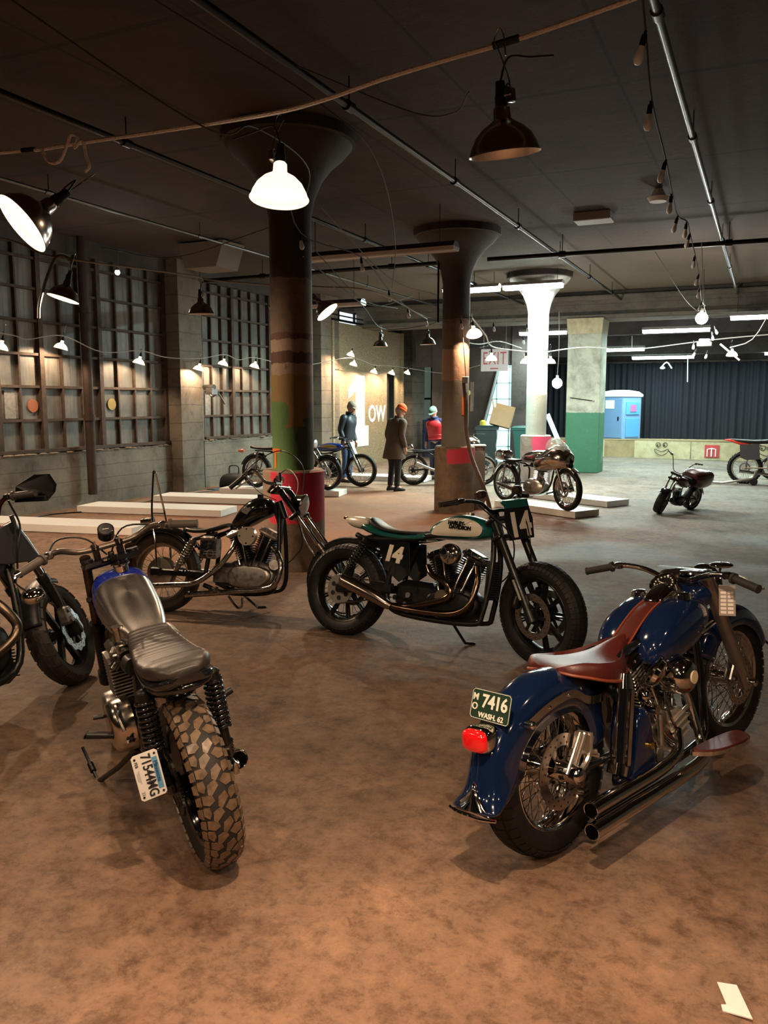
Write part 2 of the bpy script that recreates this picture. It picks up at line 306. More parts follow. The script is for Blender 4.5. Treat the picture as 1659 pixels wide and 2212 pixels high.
# left wall
mb=MB(); X=-10.1
def bay(y0,y1,sill): mb.box((X-.2,(y0+y1)/2,sill/2),(.4,y1-y0,sill)); mb2.box((X-.2,(y0+y1)/2,4.17),(.4,y1-y0,.28))
mb2=MB(); bay(-9,12.6,.90); bay(13.2,18.0,.93); mb.box((X-.2,13.35,2.14),(.4,.4,4.28)); struct('wall_left_top',mb2,darkC)
struct('wall_left',mb,wallC)
mb=MB(); mb.box((-10.1,12.87,2.14),(.5,.65,4.28)); mb.box((-10.12,18.45,2.14),(.5,.95,4.28)); mb.box((-10.1,24.2,2.14),(.5,1.0,4.28)); struct('wall_left_piers',mb,pierC)
mb=MB(); mb.box((X-.35,21.5,2.14),(.1,6,4.28)); struct('wall_left_far',mb,darkC)
# crumbling sill rubble: long irregular ledge
mb=MB()
def rub(y0,y1,z):
    y=y0
    while y<y1:
        s=random.uniform(.02,.06); mb.ell((X+random.uniform(-.10,-.0),y,z+s*.1),(s*1.2,s*1.8,s*.35),6,4); y+=random.uniform(.03,.07)
rub(6,12.4,.90); rub(13.6,17.9,.93)
tag(mb.build('sill_rubble',mat('rubble_dust',(.20,.16,.12),.95),smooth=None),'loose crumbled plaster and dust along the window sills','rubble',kind='stuff')
# steel sash windows with painted-over panes
paneM,nt,b,L=newmat('painted_over_window_glass'); P=geo(nt); S=sep(nt,P)
k=nt.nodes.new('ShaderNodeTexVoronoi'); k.inputs['Scale'].default_value=1.9; L(P,k.inputs['Vector'])
c=mix(nt,ramp(nt,nz(nt,P,1.1,3),(.40,(0,0,0)),(.60,(1,1,1))),(.075,.075,.065),(.19,.18,.15))
st=nt.nodes.new('ShaderNodeMapping'); L(P,st.inputs['Vector']); st.inputs['Scale'].default_value=(1,9,.5)
c=mix(nt,ramp(nt,nz(nt,st.outputs[0],1.4,6,.7),(.50,(0,0,0)),(.66,(.8,.8,.8))),c,(.08,.045,.028))
c=mix(nt,ramp(nt,nz(nt,P,.9,5,.6),(.55,(0,0,0)),(.7,(.5,.5,.5))),c,(.15,.15,.12))
L(c,b.inputs['Base Color']); b.inputs['Roughness'].default_value=.55; bumpn(nt,b,nz(nt,P,5,4),.2)
rust=mat('rusty_steel_sash',(.085,.055,.038),.75,.2,var=.5,vscale=9)
def window(num,y0,y1,z0,z1,nc,mull,rowz):
    fr=MB(); w=(y1-y0)/nc; rows=rowz
    t=bpy.data.objects.new('window_%d'%num,None); COL.objects.link(t); t['kind']='structure'
    MB().box((X-.13,(y0+y1)/2,(z0+z1)/2),(.012,y1-y0,z1-z0)).build('window_pane',paneM,t,None)
    for i in range(nc+1):
        big=i in mull; q=.085 if big else .032; fr.box((X-.09,y0+i*w,(z0+z1)/2),(.10 if big else .05,q,z1-z0))
    for r in rows: fr.box((X-.09,(y0+y1)/2,r),(.055,y1-y0,.04))
    fr.box((X-.06,(y0+y1)/2,z0+.02),(.14,y1-y0,.05)); fr.build('window_frame',rust,t,None)
    return t
RZ=[1.42,1.93,2.42,2.92,3.40,3.85]
window(1,5.4,12.52,.93,4.05,17,(0,4,8,10,13,17),RZ)
window(2,13.60,17.9,.96,4.05,12,(0,3,7,10,12),RZ)
# torn paper notes on the windows
pap=mat('torn_grey_paper',(.30,.29,.27),.9,var=.4,vscale=18)
def onwall(y,z,dy,dz): mb=MB(); mb.box((X-.11,y,z),(.01,dy,dz)); return mb
tag(onwall(9.02,1.66,.24,.42).build('paper_sheet',pap),'crumpled grey sheet stuck to a left window pane','paper')
tag(onwall(13.86,1.66,.22,.44).build('paper_sheet',pap),'torn sheet stuck to the window beyond the concrete pier','paper')
def disc(y,z,r,col,nm,lab):
    mb=MB(); mb.cyl((X-.115,y,z),(X-.10,y,z),r,n=20); tag(mb.build('paint_spot',mat(nm,col,.8),smooth=None),lab,'paint spot')
disc(9.42,1.64,.10,(.32,.11,.05),'orange_spot','orange round spot painted on the left window pane')
disc(11.12,1.66,.10,(.34,.26,.09),'yellow_spot','yellow round spot on the window left of the concrete pier')
# vertical pipe in front of the left wall
mb=MB(); mb.cyl((-9.93,10.3,.20),(-9.93,10.3,4.28),.075,n=16); mb.cyl((-9.93,10.3,3.1),(-9.93,10.3,3.2),.095); mb.cyl((-9.93,10.3,1.4),(-9.93,10.3,1.5),.09)
tag(mb.build('vertical_pipe',mat('dark_rusted_pipe',(.05,.028,.018),.7,.2,var=.4)),'dark rusty drain pipe running up in front of the left windows','pipe')
# small pipe stub on the pier
mb=MB(); mb.cyl((-9.87,13.3,1.98),(-9.55,13.15,1.98),.05); mb.box((-9.62,13.18,1.90),(.14,.18,.12)); mb.tube([(-9.87,13.35,1.92),(-9.7,13.3,1.80),(-9.6,13.35,1.86),(-9.55,13.5,1.66)],.018,6); tag(mb.build('pipe_bracket',alud),'broken pipe fitting sticking out of the concrete pier','pipe fitting')
# OSB partition with the white painted figures
osbM,nt,b,L=newmat('oriented_strand_board'); P=geo(nt)
st=nt.nodes.new('ShaderNodeMapping'); L(P,st.inputs['Vector']); st.inputs['Scale'].default_value=(30,11,30)
v=nt.nodes.new('ShaderNodeTexVoronoi'); v.inputs['Scale'].default_value=2.2; L(st.outputs[0],v.inputs['Vector'])
hs=ramp(nt,sep(nt,v.outputs['Color'])[0],(0,(.20,.14,.08)),(.5,(.30,.23,.135)),(1,(.37,.30,.18)))
hs=mix(nt,ramp(nt,nz(nt,P,1.2,5),(.4,(0,0,0)),(.7,(.5,.5,.5))),hs,(.30,.26,.17)); L(hs,b.inputs['Base Color']); b.inputs['Roughness'].default_value=.7
XO=-9.86
mb=MB(); mb.box((XO-.05,20.2,1.25),(.04,3.4,2.5)); mb.box((XO-.05,20.7,3.1),(.04,4.4,1.18)); mb.box((XO-.05,22.7,1.25),(.04,.4,2.5)); mb.box((XO-.01,18.55,1.85),(.08,.10,3.7)); mb.box((XO-.01,22.92,1.85),(.10,.10,3.7)); mb.box((XO-.02,20.2,2.505),(.02,3.4,.02))
struct('partition_boards',mb,osbM)
mb=MB(); mb.box((XO-.30,22.2,1.25),(.04,.8,2.5)); struct('door_2',mb,mat('dark_doorway',(.03,.025,.02),.9))
pw=mat('white_wall_paint',(.85,.84,.80),.6)
G=thing('painted_numeral','large white numeral 1 painted on the strand board partition','painted sign',(XO,0,0))
def pl(nm,pts,m,par,x0=-.028,x1=-.020):
    mb=MB(); mb.prism([(y,z) for y,z in pts],x0,x1,Matrix(((0,1,0,0),(1,0,0,0),(0,0,1,0),(0,0,0,1)))); mb.build(nm,m,par,None)
pl('numeral_stroke',[(19.06,.51),(20.66,.51),(20.66,1.06),(20.42,1.06),(20.42,2.40),(19.95,2.40),(19.45,2.02),(19.45,1.78),(19.88,2.0),(19.88,1.06),(19.06,1.06)],pw,G)
M=basis((XO-.026,21.22,1.35),(0,1,0),(0,0,1)); o=text('painted_letters','OW',.64,M,pw,None,.003,sx=.95,bold=.014)
tag(o,'white hand-painted letters OW on the strand board beside the doorway','painted sign')
mb=MB(); mb.box((XO-.02,20.7,3.74),(.05,4.4,.05)); mb.box((XO-.02,20.7,3.86),(.03,4.4,.03))
for y in(18.9,19.8,20.7,21.4,22.3): mb.box((XO-.02,y,3.86),(.05,.06,.28))
struct('trim_3',mb,blkm)
mb=MB(); mb.box((XO-.22,20.3,3.84),(.02,3.4,.32)); struct('window_3',mb,mat('daylit_frosted_glass',(.8,.85,.9),.5,emit=(.85,.93,1),es=.9))
# back left corner: dark wall, small lit windows, glazed overhead door behind a slanted steel stringer
mb=MB(); mb.box((-8.4,25.15,2.14),(3.6,.2,4.28)); struct('wall_back_left',mb,darkC)
t=bpy.data.objects.new('window_4',None); COL.objects.link(t); t['kind']='structure'
MB().box((-9.55,25.0,1.9),(.9,.04,2.1)).build('window_pane',mat('grey_green_lit_glass',(.22,.28,.25),.4,emit=(.5,.65,.55),es=.10),t,None)
MB().box((-9.42,24.97,1.15),(.42,.04,1.2)).build('window_pane',mat('bright_white_door_glass',(.9,.95,1),.4,emit=(.9,1,1),es=1.4),t,None)
mb=MB(); [mb.box((-9.98+i*.3,24.93,1.9),(.06,.06,2.2)) for i in range(4)]; mb.box((-9.55,24.93,2.95),(.95,.08,.1)); mb.box((-9.55,24.93,1.8),(.95,.08,.06)); mb.build('window_frame',blkm,t,None)
mb=MB(); mb.box((-9.6,24.9,3.3),(1.0,.1,.5)); struct('trim_4',mb,mat('pale_lintel',(.42,.44,.40),.7))
mb=MB(); mb.box((-8.15,22.7,2.14),(1.25,.2,4.28)); mb.box((-7.6,22.75,3.5),(3.4,.2,1.6)); mb.box((-6.18,22.7,2.14),(.46,.3,4.28)); struct('wall_back_center',mb,concrete('dark_umber_wall',(.035,.028,.026),(.06,.048,.044),(.075,.062,.055)))
t=bpy.data.objects.new('window_5',None); COL.objects.link(t); t['kind']='structure'
MB().box((-8.1,22.58,2.15),(.22,.02,1.0)).build('window_pane',mat('dark_glass',(.03,.035,.04),.2),t,None)
MB().box((-8.1,22.57,2.70),(.30,.05,.08)).build('window_frame',alud,t,None)
glassM=mat('backlit_frosted_door_glass',(.6,.8,.8),.4,emit=(.55,.93,1.0),es=1.15)
t=bpy.data.objects.new('door_1',None); COL.objects.link(t); t['kind']='structure'
MB().box((-7.0,22.62,1.35),(1.3,.02,2.7)).build('door_glass',glassM,t,None)
mb=MB()
for i in range(5): mb.box((-7.55+i*.36,22.59,1.35),(.025,.04,2.7))
for i in range(7): mb.box((-7.0,22.59,.02+i*.44),(1.3,.04,.025))
mb.build('door_frame',mat('door_muntin_grey',(.30,.38,.38),.5),t,None)
mb=MB(); mb.prism([(-8.0,0),(-7.38,0),(-7.32,.25),(-6.72,2.62),(-6.62,3.2),(-8.0,3.2)],22.38,22.5); struct('wall_slanted_stringer',mb,darkW)
mb=MB(); mb.prism([(-7.36,.25),(-7.32,.25),(-6.70,2.65),(-6.74,2.65)],22.33,22.40); struct('trim_5',mb,mat('pale_edge_angle',(.30,.34,.34),.5,.5))
yel=mat('yellow_safety_paint',(.62,.50,.06),.5)
mb=MB(); mb.cyl((-7.0,21.9,0),(-7.0,21.9,1.15),.09,n=20); mb.ell((-7.0,21.9,1.15),(.09,.09,.06)); tag(mb.build('bollard',yel),'yellow steel bollard in front of the bright glazed door','bollard')
mb=MB(); mb.cyl((-7.62,22.33,1.95),(-7.62,22.37,1.95),.09,n=18); tag(mb.build('round_marker',mat('yellow_green_marker',(.5,.5,.12),.6)),'small yellow round marker on the dark wall','marker')
mb=MB(); mb.cyl((-9.45,24.2,0),(-9.45,24.2,1.15),.24,n=18); mb.tor((-9.45,24.2,.8),(0,0,1),.24,.02,18,6); tag(mb.build('drum',mat('dark_blue_plastic',(.03,.05,.12),.5)),'dark blue drum standing in the lit doorway','drum')
# wall control switch box at pillar 2
# EXIT sign
t=thing('exit_sign','white board with red hand-painted EXIT hanging from the beam','sign',(-6.12,20.0,2.72),(0,0,R_(3)))
MB().box((0,0,0),(.68,.02,.54)).build('board',mat('sign_board_white',(.36,.31,.30),.7,var=.1),t,None)
redP=mat('faded_red_paint',(.26,.04,.045),.7)
text('lettering','EXIT',.44,basis((0,-.012,.03),(1,0,0),(0,0,1)),redP,t,.002,sx=.62,space=1.1)
mb=MB(); mb.box((0,-.013,-.205),(.20,.004,.03)); mb.build('underline',redP,t,None)
mb=MB(); [mb.cyl((s*.28,0,.27),(s*.28,0,.95),.004,n=5) for s in(-1,1)]; mb.build('hanging_wire',alud,t)
# wheelie bins with cardboard box
def bin_(x,y,lab,m,rot):
    t=thing('wheeled_bin',lab,'bin',(x,y,0),(0,0,rot))
    mb=MB(); mb.loft([[Vector(p) for p in((-a,-b,z),(a,-b,z),(a,b,z),(-a,b,z))] for a,b,z in((.21,.24,.12),(.27,.32,.98),(.29,.34,.98),(.29,.34,1.03))]); mb.build('bin_body',m,t,None,bevel=.02)
    mb=MB(); mb.loft([[Vector(p) for p in((-a,-b,z),(a,-b,z),(a,b,z),(-a,b,z))] for a,b,z in((.30,.35,1.03),(.30,.35,1.05),(.24,.28,1.09))]); mb.build('lid',m,t,None)
    for s in(-1,1):
        mb=MB(); mb.cyl((s*.22,.22,.1),(s*.27,.22,.1),.10,n=18); mb.build('wheel',blkf,t)
    MB().tube([(-.2,.38,1.0),(-.2,.42,1.02),(.2,.42,1.02),(.2,.38,1.0)],.016,6,1).build('handle',m,t)
bin_(-6.50,20.70,'nearly black wheeled bin with a cardboard box on top',mat('black_green_bin_plastic',(.02,.035,.035),.5),R_(15))
bin_(-5.50,20.95,'dark green wheeled bin half behind the glowing column',mat('green_bin_plastic',(.03,.12,.10),.45),R_(-8))
t=thing('cardboard_box','open brown cardboard box tilted on top of the black bin','box',(-6.12,20.70,1.28),(R_(-8),R_(14),R_(10)))
cb=mat('corrugated_cardboard',(.42,.28,.15),.85,var=.1)
MB().box((0,0,0),(.52,.4,.42)).build('carton',cb,t,None)
for (c,d,r) in(((-.30,0,.30),(.02,.4,.24),R_(-22)),((0,.22,.28),(.5,.015,.2),0)):
    mb=MB(); mb.box(c,d,Matrix.Rotation(r,3,'Y')); mb.build('flap',cb,t,None)
mb=MB(); mb.loft([[Vector((x+.02*math.sin(z*19+i),-.01*i,z)) for i,x in enumerate((-.16,-.08,.0,.09))] for z in(0,-.2,-.4,-.6,-.75)],caps=False,closed=False)
o=mb.build('plastic_bag',mat('clear_plastic_film',(.65,.75,.75),.15,alpha=.45),None,60); o.location=(-6.0,20.40,1.0); tag(o,'clear plastic bag draped down the front of the black bin','bag')
# small dark cart/compressor left of the bins
t=thing('hand_cart','small dark wheeled cart on the floor before the bins','cart',(-6.45,19.9,0))
mb=MB(); mb.bbox((0,0,.32),(.38,.3,.22),.04); mb.tube([(-.15,.1,.4),(-.2,.15,.9),(.1,.15,.9)],.012,6,1); mb.build('cart_body',mat('dusty_olive_metal',(.10,.11,.09),.6),t)
for s in(-1,1): MB().cyl((.08+s*.1,-.17,.12),(.08+s*.1,-.12,.12),.12,n=18).build('wheel',blkf,t)
# grey steel cabinet right of column 2 and leaning rusty pipe
t=thing('steel_cabinet','grey steel cabinet with a dial standing behind the pink-patched column','cabinet',(-4.26,12.80,0),(0,0,R_(20)))
gm=mat('grey_cabinet_paint',(.28,.28,.26),.45,var=.15,vscale=3)
MB().bbox((0,0,.50),(.40,.34,.98),.02).build('cabinet_body',gm,t,30)
MB().bbox((0,0,1.0),(.44,.38,.03),.01).build('cabinet_top',gm,t)
for z in(.80,.55): MB().cyl((-.04,-.17,z),(-.04,-.195,z),.032).build('knob',blkf,t)
mb=MB(); mb.cyl((.10,-.28,.16),(.10,-.12,.16),.11,n=18); mb.box((0,-.30,.04),(.4,.12,.08)); mb.build('pump',alud,t)
mb=MB(); mb.tube([(-4.165,12.06,1.98),(-4.12,12.02,1.7),(-4.09,11.98,1.30),(-3.98,11.9,.9),(-3.78,11.82,.5),(-3.66,11.8,.18),(-3.64,11.8,.03)],.032,8); tag(mb.build('leaning_pipe',mat('brown_rubber_hose',(.14,.085,.06),.35,.3,var=.3)),'thick brown hose running down beside the pink-patched column','hose')
t=thing('switch_box','small electrical box with a pale conduit on the second column','electrical box',(-4.14,12.08,1.98))
MB().bbox((0,-.02,.05),(.09,.07,.1),.008).build('box',gm,t); mb=MB(); mb.tube([(0,-.01,.1),(-.03,-.03,.5),(-.07,-.06,1.0)],.008,5,3); mb.build('wire',mat('brown_wire',(.10,.06,.04),.6),t)
mb=MB(); mb.cyl((.10,-.01,.02),(.10,-.01,-.42),.022); mb.build('tube_lamp',mat('pale_tube',(.6,.68,.7),.4),t)
# platforms
def plat(p0,ang,L_,W,lab,z=.1,part=None):
    o=MB().box((L_/2,W/2,z/2+.006),(L_,W,z)).build('display_platform',white,None,None,bevel=.004); o.location=(p0[0],p0[1],0); o.rotation_euler=(0,0,R_(ang))
    tag(o,lab,'platform','white display platforms'); return o
a=11
def plR(c,ang,L_,W,lab): # c = right front corner
    r=R_(ang); return plat((c[0]-L_*math.cos(r),c[1]-L_*math.sin(r)),ang,L_,W,lab)
plR((-7.27,8.18),11,2.40,.60,'nearest long white platform on the left, cut by the dark handguard')
plR((-7.25,10.07),11,2.40,.60,'white platform second from the left, behind the sissy bar')
plR((-7.3,11.60),10,2.20,.58,'white platform third from left, ending behind the red pedestal')
plR((-6.88,13.14),10,2.34,.50,'white platform carrying the chrome-wheeled motorcycle behind the green column')
plR((-6.5,16.30),5,2.30,.60,'farthest white platform below the painted numeral')
o=plR((-2.44,12.1),-30,1.72,.53,'white platform carrying the silver racer')
plR((-2.23,13.6),-29,2.06,.56,'bare white platform behind the silver racer')
# bag on the floor
t=thing('tool_bag','black bag with a loop handle on the floor by the left wall','bag',(-9.55,13.75,0),(0,0,R_(10)))
mb=MB(); mb.body([(-.28,0,.10,.10),(-.22,0,.25,.15),(0,0,.30,.17),(.22,0,.25,.15),(.28,0,.1,.10)]); mb.build('bag_body',mat('black_nylon',(.012,.012,.013),.6),t)
MB().tube([(-.1,0,.28),(-.1,0,.40),(-.06,0,.44),(.06,0,.44),(.1,0,.40),(.1,0,.28)],.012,6,3).build('handle',blkf,t)
mb=MB(); mb.ell((.32,-.12,.10),(.18,.14,.10)); mb.ell((.50,-.1,.08),(.10,.10,.08)); tag(mb.build('foil_bundle',mat('crumpled_foil',(.5,.5,.5),.25,1,bump=.8,bscale=18)),'crumpled silvery bundle beside the black bag','bundle').location=(-9.5,13.7,0)
mb=MB(); mb.loft([[Vector((x,y,.008+.004*math.sin(7*x+9*y))) for x in(-.45,-.2,.1,.4)] for y in(-.25,0,.2)],caps=False,closed=False); o=mb.build('blue_sheet',mat('blue_tarp',(.10,.16,.24),.5),None,60,solid=.003); o.location=(-9.4,13.45,0.004); tag(o,'small blue plastic sheet under the black bag','sheet')
# paper on the floor bottom right
mb=MB(); P=[(0.0,2.34),(.07,2.36),(.095,2.27),(-.01,2.26),(-.012,2.275),(.008,2.28)]
mb.v=[]; mb.add([(-.035,2.435,.012),(.018,2.442,.014),(.062,2.315,.014),(-.015,2.328,.004),(-.02,2.350,.006),(-.006,2.350,.010)],[(0,5,4,3,2,1)])
# long cable along the left wall
mb=MB(); mb.tube([(-9.9,5,.01),(-9.6,8,.01),(-9.75,9.2,.01),(-9.3,10.1,.01),(-9.55,11.2,.01),(-9.7,12.2,.01),(-9.5,13.2,.01)],.011,6,8); tag(mb.build('floor_cable',blkf),'black cable lying along the foot of the left wall','cable')
# ---------------- stage at the back: plywood hoarding, curtain, toilet
stM,nt,b,L=newmat('weathered_plywood_hoarding'); P=geo(nt)
c=ramp(nt,nz(nt,P,5,8,.7),(.3,(.36,.30,.17)),(.6,(.56,.50,.31)),(.8,(.44,.36,.20))); c=mix(nt,ramp(nt,nz(nt,P,.7,3),(.35,(.6,.6,.6)),(.6,(0,0,0))),c,(.34,.24,.12)); L(c,b.inputs['Base Color']); b.inputs['Roughness'].default_value=.7
mb=MB(); mb.box((-2.8,26.6,.25),(8.6,.04,.50)); mb.box((1.4,26.4,.25),(4,.04,.5)); mb.box((-1.2,27.6,.49),(12,2.0,.05)); mb.box((-2.8,26.66,.53),(8.8,.12,.05)); struct('stage_front',mb,mat('tan_plywood',(.36,.27,.14),.75,var=.3,vscale=3))
mb=MB(); r=Matrix.Rotation(0,3,'Z')
def hoard(x0,x1,y0,y1,lab):
    o=MB().box((0,0,.27),(math.hypot(x1-x0,y1-y0),.02,.52)).build('plywood_panel',stM,None,None); o.location=((x0+x1)/2,(y0+y1)/2,0); o.rotation_euler=(0,0,math.atan2(y1-y0,x1-x0)); tag(o,lab,'panel','plywood hoarding panels'); return o
h1=hoard(-3.55,-1.93,26.25,26.05,'plywood panel with a drawn smiling face below the blue toilet')
h2=hoard(-1.90,-.25,26.05,25.95,'plywood panel with a red square arch symbol')
h3=hoard(-5.95,-5.05,25.5,25.5,'orange-tinted plywood panel with small red sign beside the green pillar')
hoard(-.22,1.4,25.95,25.85,'plywood panel with a drawn smiling face behind the dirt bike wheel')
ink=mat('thin_black_paint',(.03,.03,.02),.8)
def smile(x,y,z,s,lab):
    t=thing('drawn_face',lab,'drawing',(x,y,z))
    mb=MB(); mb.tube([(-.16*s,0,0),(-.13*s,0,-.09*s),(0,0,-.15*s),(.13*s,0,-.09*s),(.16*s,0,0)],.008,5,4); mb.tube([(-.15*s,0,-.0*s),(0,0,-.06*s),(.15*s,0,.0*s)],.008,5,4); mb.build('mouth',ink,t)
    for q in(-1,1): m_=MB(); m_.tor((q*.08*s,0,.10*s),(0,1,0),.05*s,.010,14,5); m_.cyl((q*.08*s-.02,-.004,.09*s),(q*.08*s-.02,.004,.09*s),.018*s,n=8); m_.build('eye',ink,t)
smile(-2.75,26.12,.30,1.25,'smiling face drawn in thin black paint under the toilet'); smile(.12,25.90,.26,1.4,'smiling face drawn in thin black paint near the dirt bike')
redS=mat('red_sign_paint',(.48,.05,.05),.6)
def mark(x,y,z,w,lab):
    t=thing('painted_mark',lab,'painted sign',(x,y,z)); MB().bbox((0,0,0),(w,.012,w*.92),.03).build('red_square',redS,t,None)
    mb=MB(); k=w*.5
    mb.tube([(-.62*k,-.012,-.75*k),(-.62*k,-.012,.30*k),(-.02*k,-.012,.42*k),(.52*k,-.012,.30*k),(.52*k,-.012,-.75*k)],.018,5,1); mb.tube([(-.05*k,-.012,.38*k),(-.05*k,-.012,-.75*k)],.018,5,1); mb.build('white_arch',pw,t,None)
mark(-1.33,25.97,.27,.40,'red rounded square with a white arched m symbol on plywood')
mark(-5.42,25.46,.40,.30,'small red square symbol on the plywood beside the green pillar')
MB().box((-4.5,26.3,.27),(.05,.05,.52)).build('trim_6',mat('pale_timber',(.6,.5,.32),.7),None,None)['kind']='structure'
o=MB().box((0,0,.33),(.14,.03,1.42),Matrix.Rotation(R_(-24),3,'Y')).build('leaning_board',pw,None,None); o.location=(-5.75,25.3,.35); tag(o,'white board leaning behind the glowing column','board')
# curtain: pleated cloth
curM=mat('navy_black_curtain',(.0035,.005,.011),.85,var=.2)
mb=MB(); rows=[]
xs=[-7+ i*.03 for i in range(int(13.5/.03))]
for z in(.5,1.1,2.0,2.95): rows.append([Vector((x,28.3+.04*math.sin(x*31+.9*math.sin(x*3.1))+.035*math.sin(x*8.3+z*.3),z)) for x in xs])
mb.loft(rows,caps=False,closed=False); tag(mb.build('stage_curtain',curM,None,60),'long navy black pleated curtain behind the plywood stage','curtain')
mb=MB(); mb.cyl((-7,28.3,2.98),(6,28.3,2.98),.04); mb.box((0,28.6,3.5),(16,.2,1.1)); struct('trim_7',mb,darkC)
mb=MB(); mb.box((0,30,2.14),(26,.2,4.28)); struct('wall_back',mb,darkC)
mb=MB(); mb.box((8.5,12,2.14),(.2,44,4.28)); struct('wall_right',mb,wallC)
# portable toilet
t=thing('portable_toilet','blue portable toilet standing on the plywood stage','toilet cabin',(-4.18,27.3,.52),(0,0,R_(-28)))
tb=mat('blue_toilet_plastic',(.15,.27,.46),.4); tb2=mat('bright_blue_toilet_plastic',(.08,.28,.58),.4)
MB().bbox((0,0,.68),(.92,.92,1.36),.03).build('cabin',tb,t,None); MB().bbox((.10,-.47,.66),(.66,.03,1.22),.01).build('door',tb,t,None)
mb=MB(); mb.bbox((.475,0,.98),(.03,.66,.40),.01); mb.bbox((.475,0,.38),(.03,.66,.60),.01); mb.build('side_panel',tb2,t,None)
mb=MB(); mb.loft([[Vector(p) for p in((-a,-a,z),(a,-a,z),(a,a,z),(-a,a,z))] for a,z in((.49,1.34),(.50,1.40),(.40,1.50),(.20,1.55))]); mb.build('roof',mat('white_roof_plastic',(.75,.85,.9),.4),t,30)
MB().box((-.03,-.49,1.10),(.34,.01,.26)).build('notice',white,t,None); MB().box((.30,-.495,.66),(.04,.02,.12)).build('latch',blkf,t,None)
mb=MB(); mb.box((.495,0,.98),(.01,.30,.22)); mb.build('side_notice',mat('purple_white_notice',(.35,.12,.28),.5),t,None)
# ---------------- ceiling pipes
def pipe(nm,P,r,m,lab,hang=None,cat='pipe',sub=1,grp=None):
    t=thing(nm,lab,cat,P[0],group=grp); o=Vector(P[0]); Q=[Vector(p)-o for p in P]
    MB().tube(Q,r,10,sub).build('pipe_run',m,t)
    mb=MB(); d=(Q[-1]-Q[0]); n=int(d.length/2.4)
    for i in range(n):
        p=Q[0]+d*((i+.5)/n); e=d.normalized()*.05; mb=MB(); mb.cyl(p-e,p+e,r*1.45,n=10)
        if hang: mb.cyl(p,p+Vector((0,0,4.28-p.z-o.z)),.006,n=5)
        mb.build('coupling',m,t)
    return t
galv=mat('galvanised_pipe',(.20,.20,.19),.30,.9,var=.2); dkp=mat('dark_conduit',(.035,.028,.024),.35,.8,var=.4)
pipe('sprinkler_pipe',[(-3.17,2.5,4.05),(-3.15,20.1,4.05)],.030,dkp,'long dark ceiling pipe crossing the frame above the columns',1)
pipe('conduit_pipe',[(-.73,4.3,4.05),(-.68,20.1,4.05)],.028,galv,'shiny galvanised conduit at the upper right of the ceiling',1)
pipe('conduit_pipe',[(-5.45,2.5,4.05),(-5.45,20.1,4.05)],.026,dkp,'dark ceiling pipe on the left, passing the lit hanging lamp',1)
pipe('conduit_pipe',[(-7.6,6,4.08),(-7.6,20.1,4.08)],.018,galv,'thin pale ceiling conduit near the left windows',1)
pipe('cross_pipe',[(-4.2,13.25,3.98),(3,13.45,3.98)],.035,dkp,'dark pipe crossing the ceiling beyond the pink-patched column',1)
pipe('cross_pipe',[(-9.8,13.3,3.98),(-4.6,13.25,3.98)],.035,dkp,'dark cross pipe left of the pink-patched column',1)
pipe('down_conduit',[(-4.63,12.1,4.1),(-4.60,12.08,3.9),(-4.60,12.08,2.9)],.016,dkp,'thin conduit dropping down beside the second column')
# ceiling boxes
def cbox(x,y,w,d,h,m,lab,nm='ceiling_fixture'):
    t=MB().bbox((0,0,-h/2),(w,d,h),.01).build(nm,m,None,30); t.location=(x,y,4.28); return tag(t,lab,'ceiling fixture')
cbox(-2.29,12.0,.50,.34,.12,mat('dusty_white_plastic',(.35,.33,.31),.6),'small pale rectangular fixture flat on the ceiling')
sm=MB(); sm.cyl((0,0,.10),(0,0,0),.05,.10,n=20); sm.cyl((0,0,0),(0,0,-.05),.13,.10,n=20); o=sm.build('smoke_alarm',white); o.location=(-1.32,10.96,4.17); tag(o,'round white detector among the hanging bulbs','smoke alarm')
mb=MB(); mb.prism([(-.45,0),(.45,0),(.30,-.40),(-.30,-.40)],-.3,.3); o=mb.build('ceiling_hatch',mat('brown_hatch',(.16,.12,.08),.7),None,None); o.location=(-8.4,11.6,4.25); tag(o,'brown hopper-shaped hatch below the ceiling near the left wall','hatch')
# fluorescent fixtures
tubeM=mat('glowing_fluorescent_tube',(1,1,1),.4,emit=(.82,.96,1.0),es=16); tubeO=mat('unlit_tube',(.40,.36,.33),.4)
def fluo(x,y,z,ang,L_,lit,lab,power=60,two=True):
    t=thing('fluorescent_fixture',lab,'ceiling light',(x,y,z),(0,0,R_(ang)),'fluorescent fixtures' )
    mb=MB(); mb.prism([(-.13,0),(-.06,.07),(.06,.07),(.13,0)],-L_/2,L_/2,Matrix.Rotation(R_(90),4,'Z')); mb.build('housing',mat('fixture_enamel',(.55,.52,.48),.5) if lit else greyP,t,None)
    for s in(-1,1) if two else (0,):
        mb=MB(); mb.cyl((-L_/2+.02,s*.065,-.035),(L_/2-.02,s*.065,-.035),.044 if lit else .019,n=10); mb.build('tube',tubeM if lit else tubeO,t)
    mb=MB(); [mb.cyl((s*L_*.4,0,.07),(s*L_*.4,0,4.28-z),.005,n=5) for s in(-1,1)]; mb.build('hanging_rod',blkm,t)
    if not lit: MB().prism([(-.12,-.0),(-.10,-.045),(.10,-.045),(.12,0)],-L_/2,L_/2,Matrix.Rotation(R_(90),4,'Z')).build('diffuser',mat('dusty_diffuser',(.42,.37,.33),.5),t,None)
    if lit:
        l=bpy.data.lights.new('fluorescent_light','AREA'); l.shape='RECTANGLE'; l.size=L_; l.size_y=.2; l.energy=power; l.color=(.74,1.0,.93)
        o=bpy.data.objects.new('fluorescent_light',l); COL.objects.link(o); o.parent=t; o.location=(0,0,-.09); l.energy*=.72
    return t
fluo(-4.97,10.62,3.72,0,2.35,False,'long unlit fluorescent fixture hanging between the two front columns')
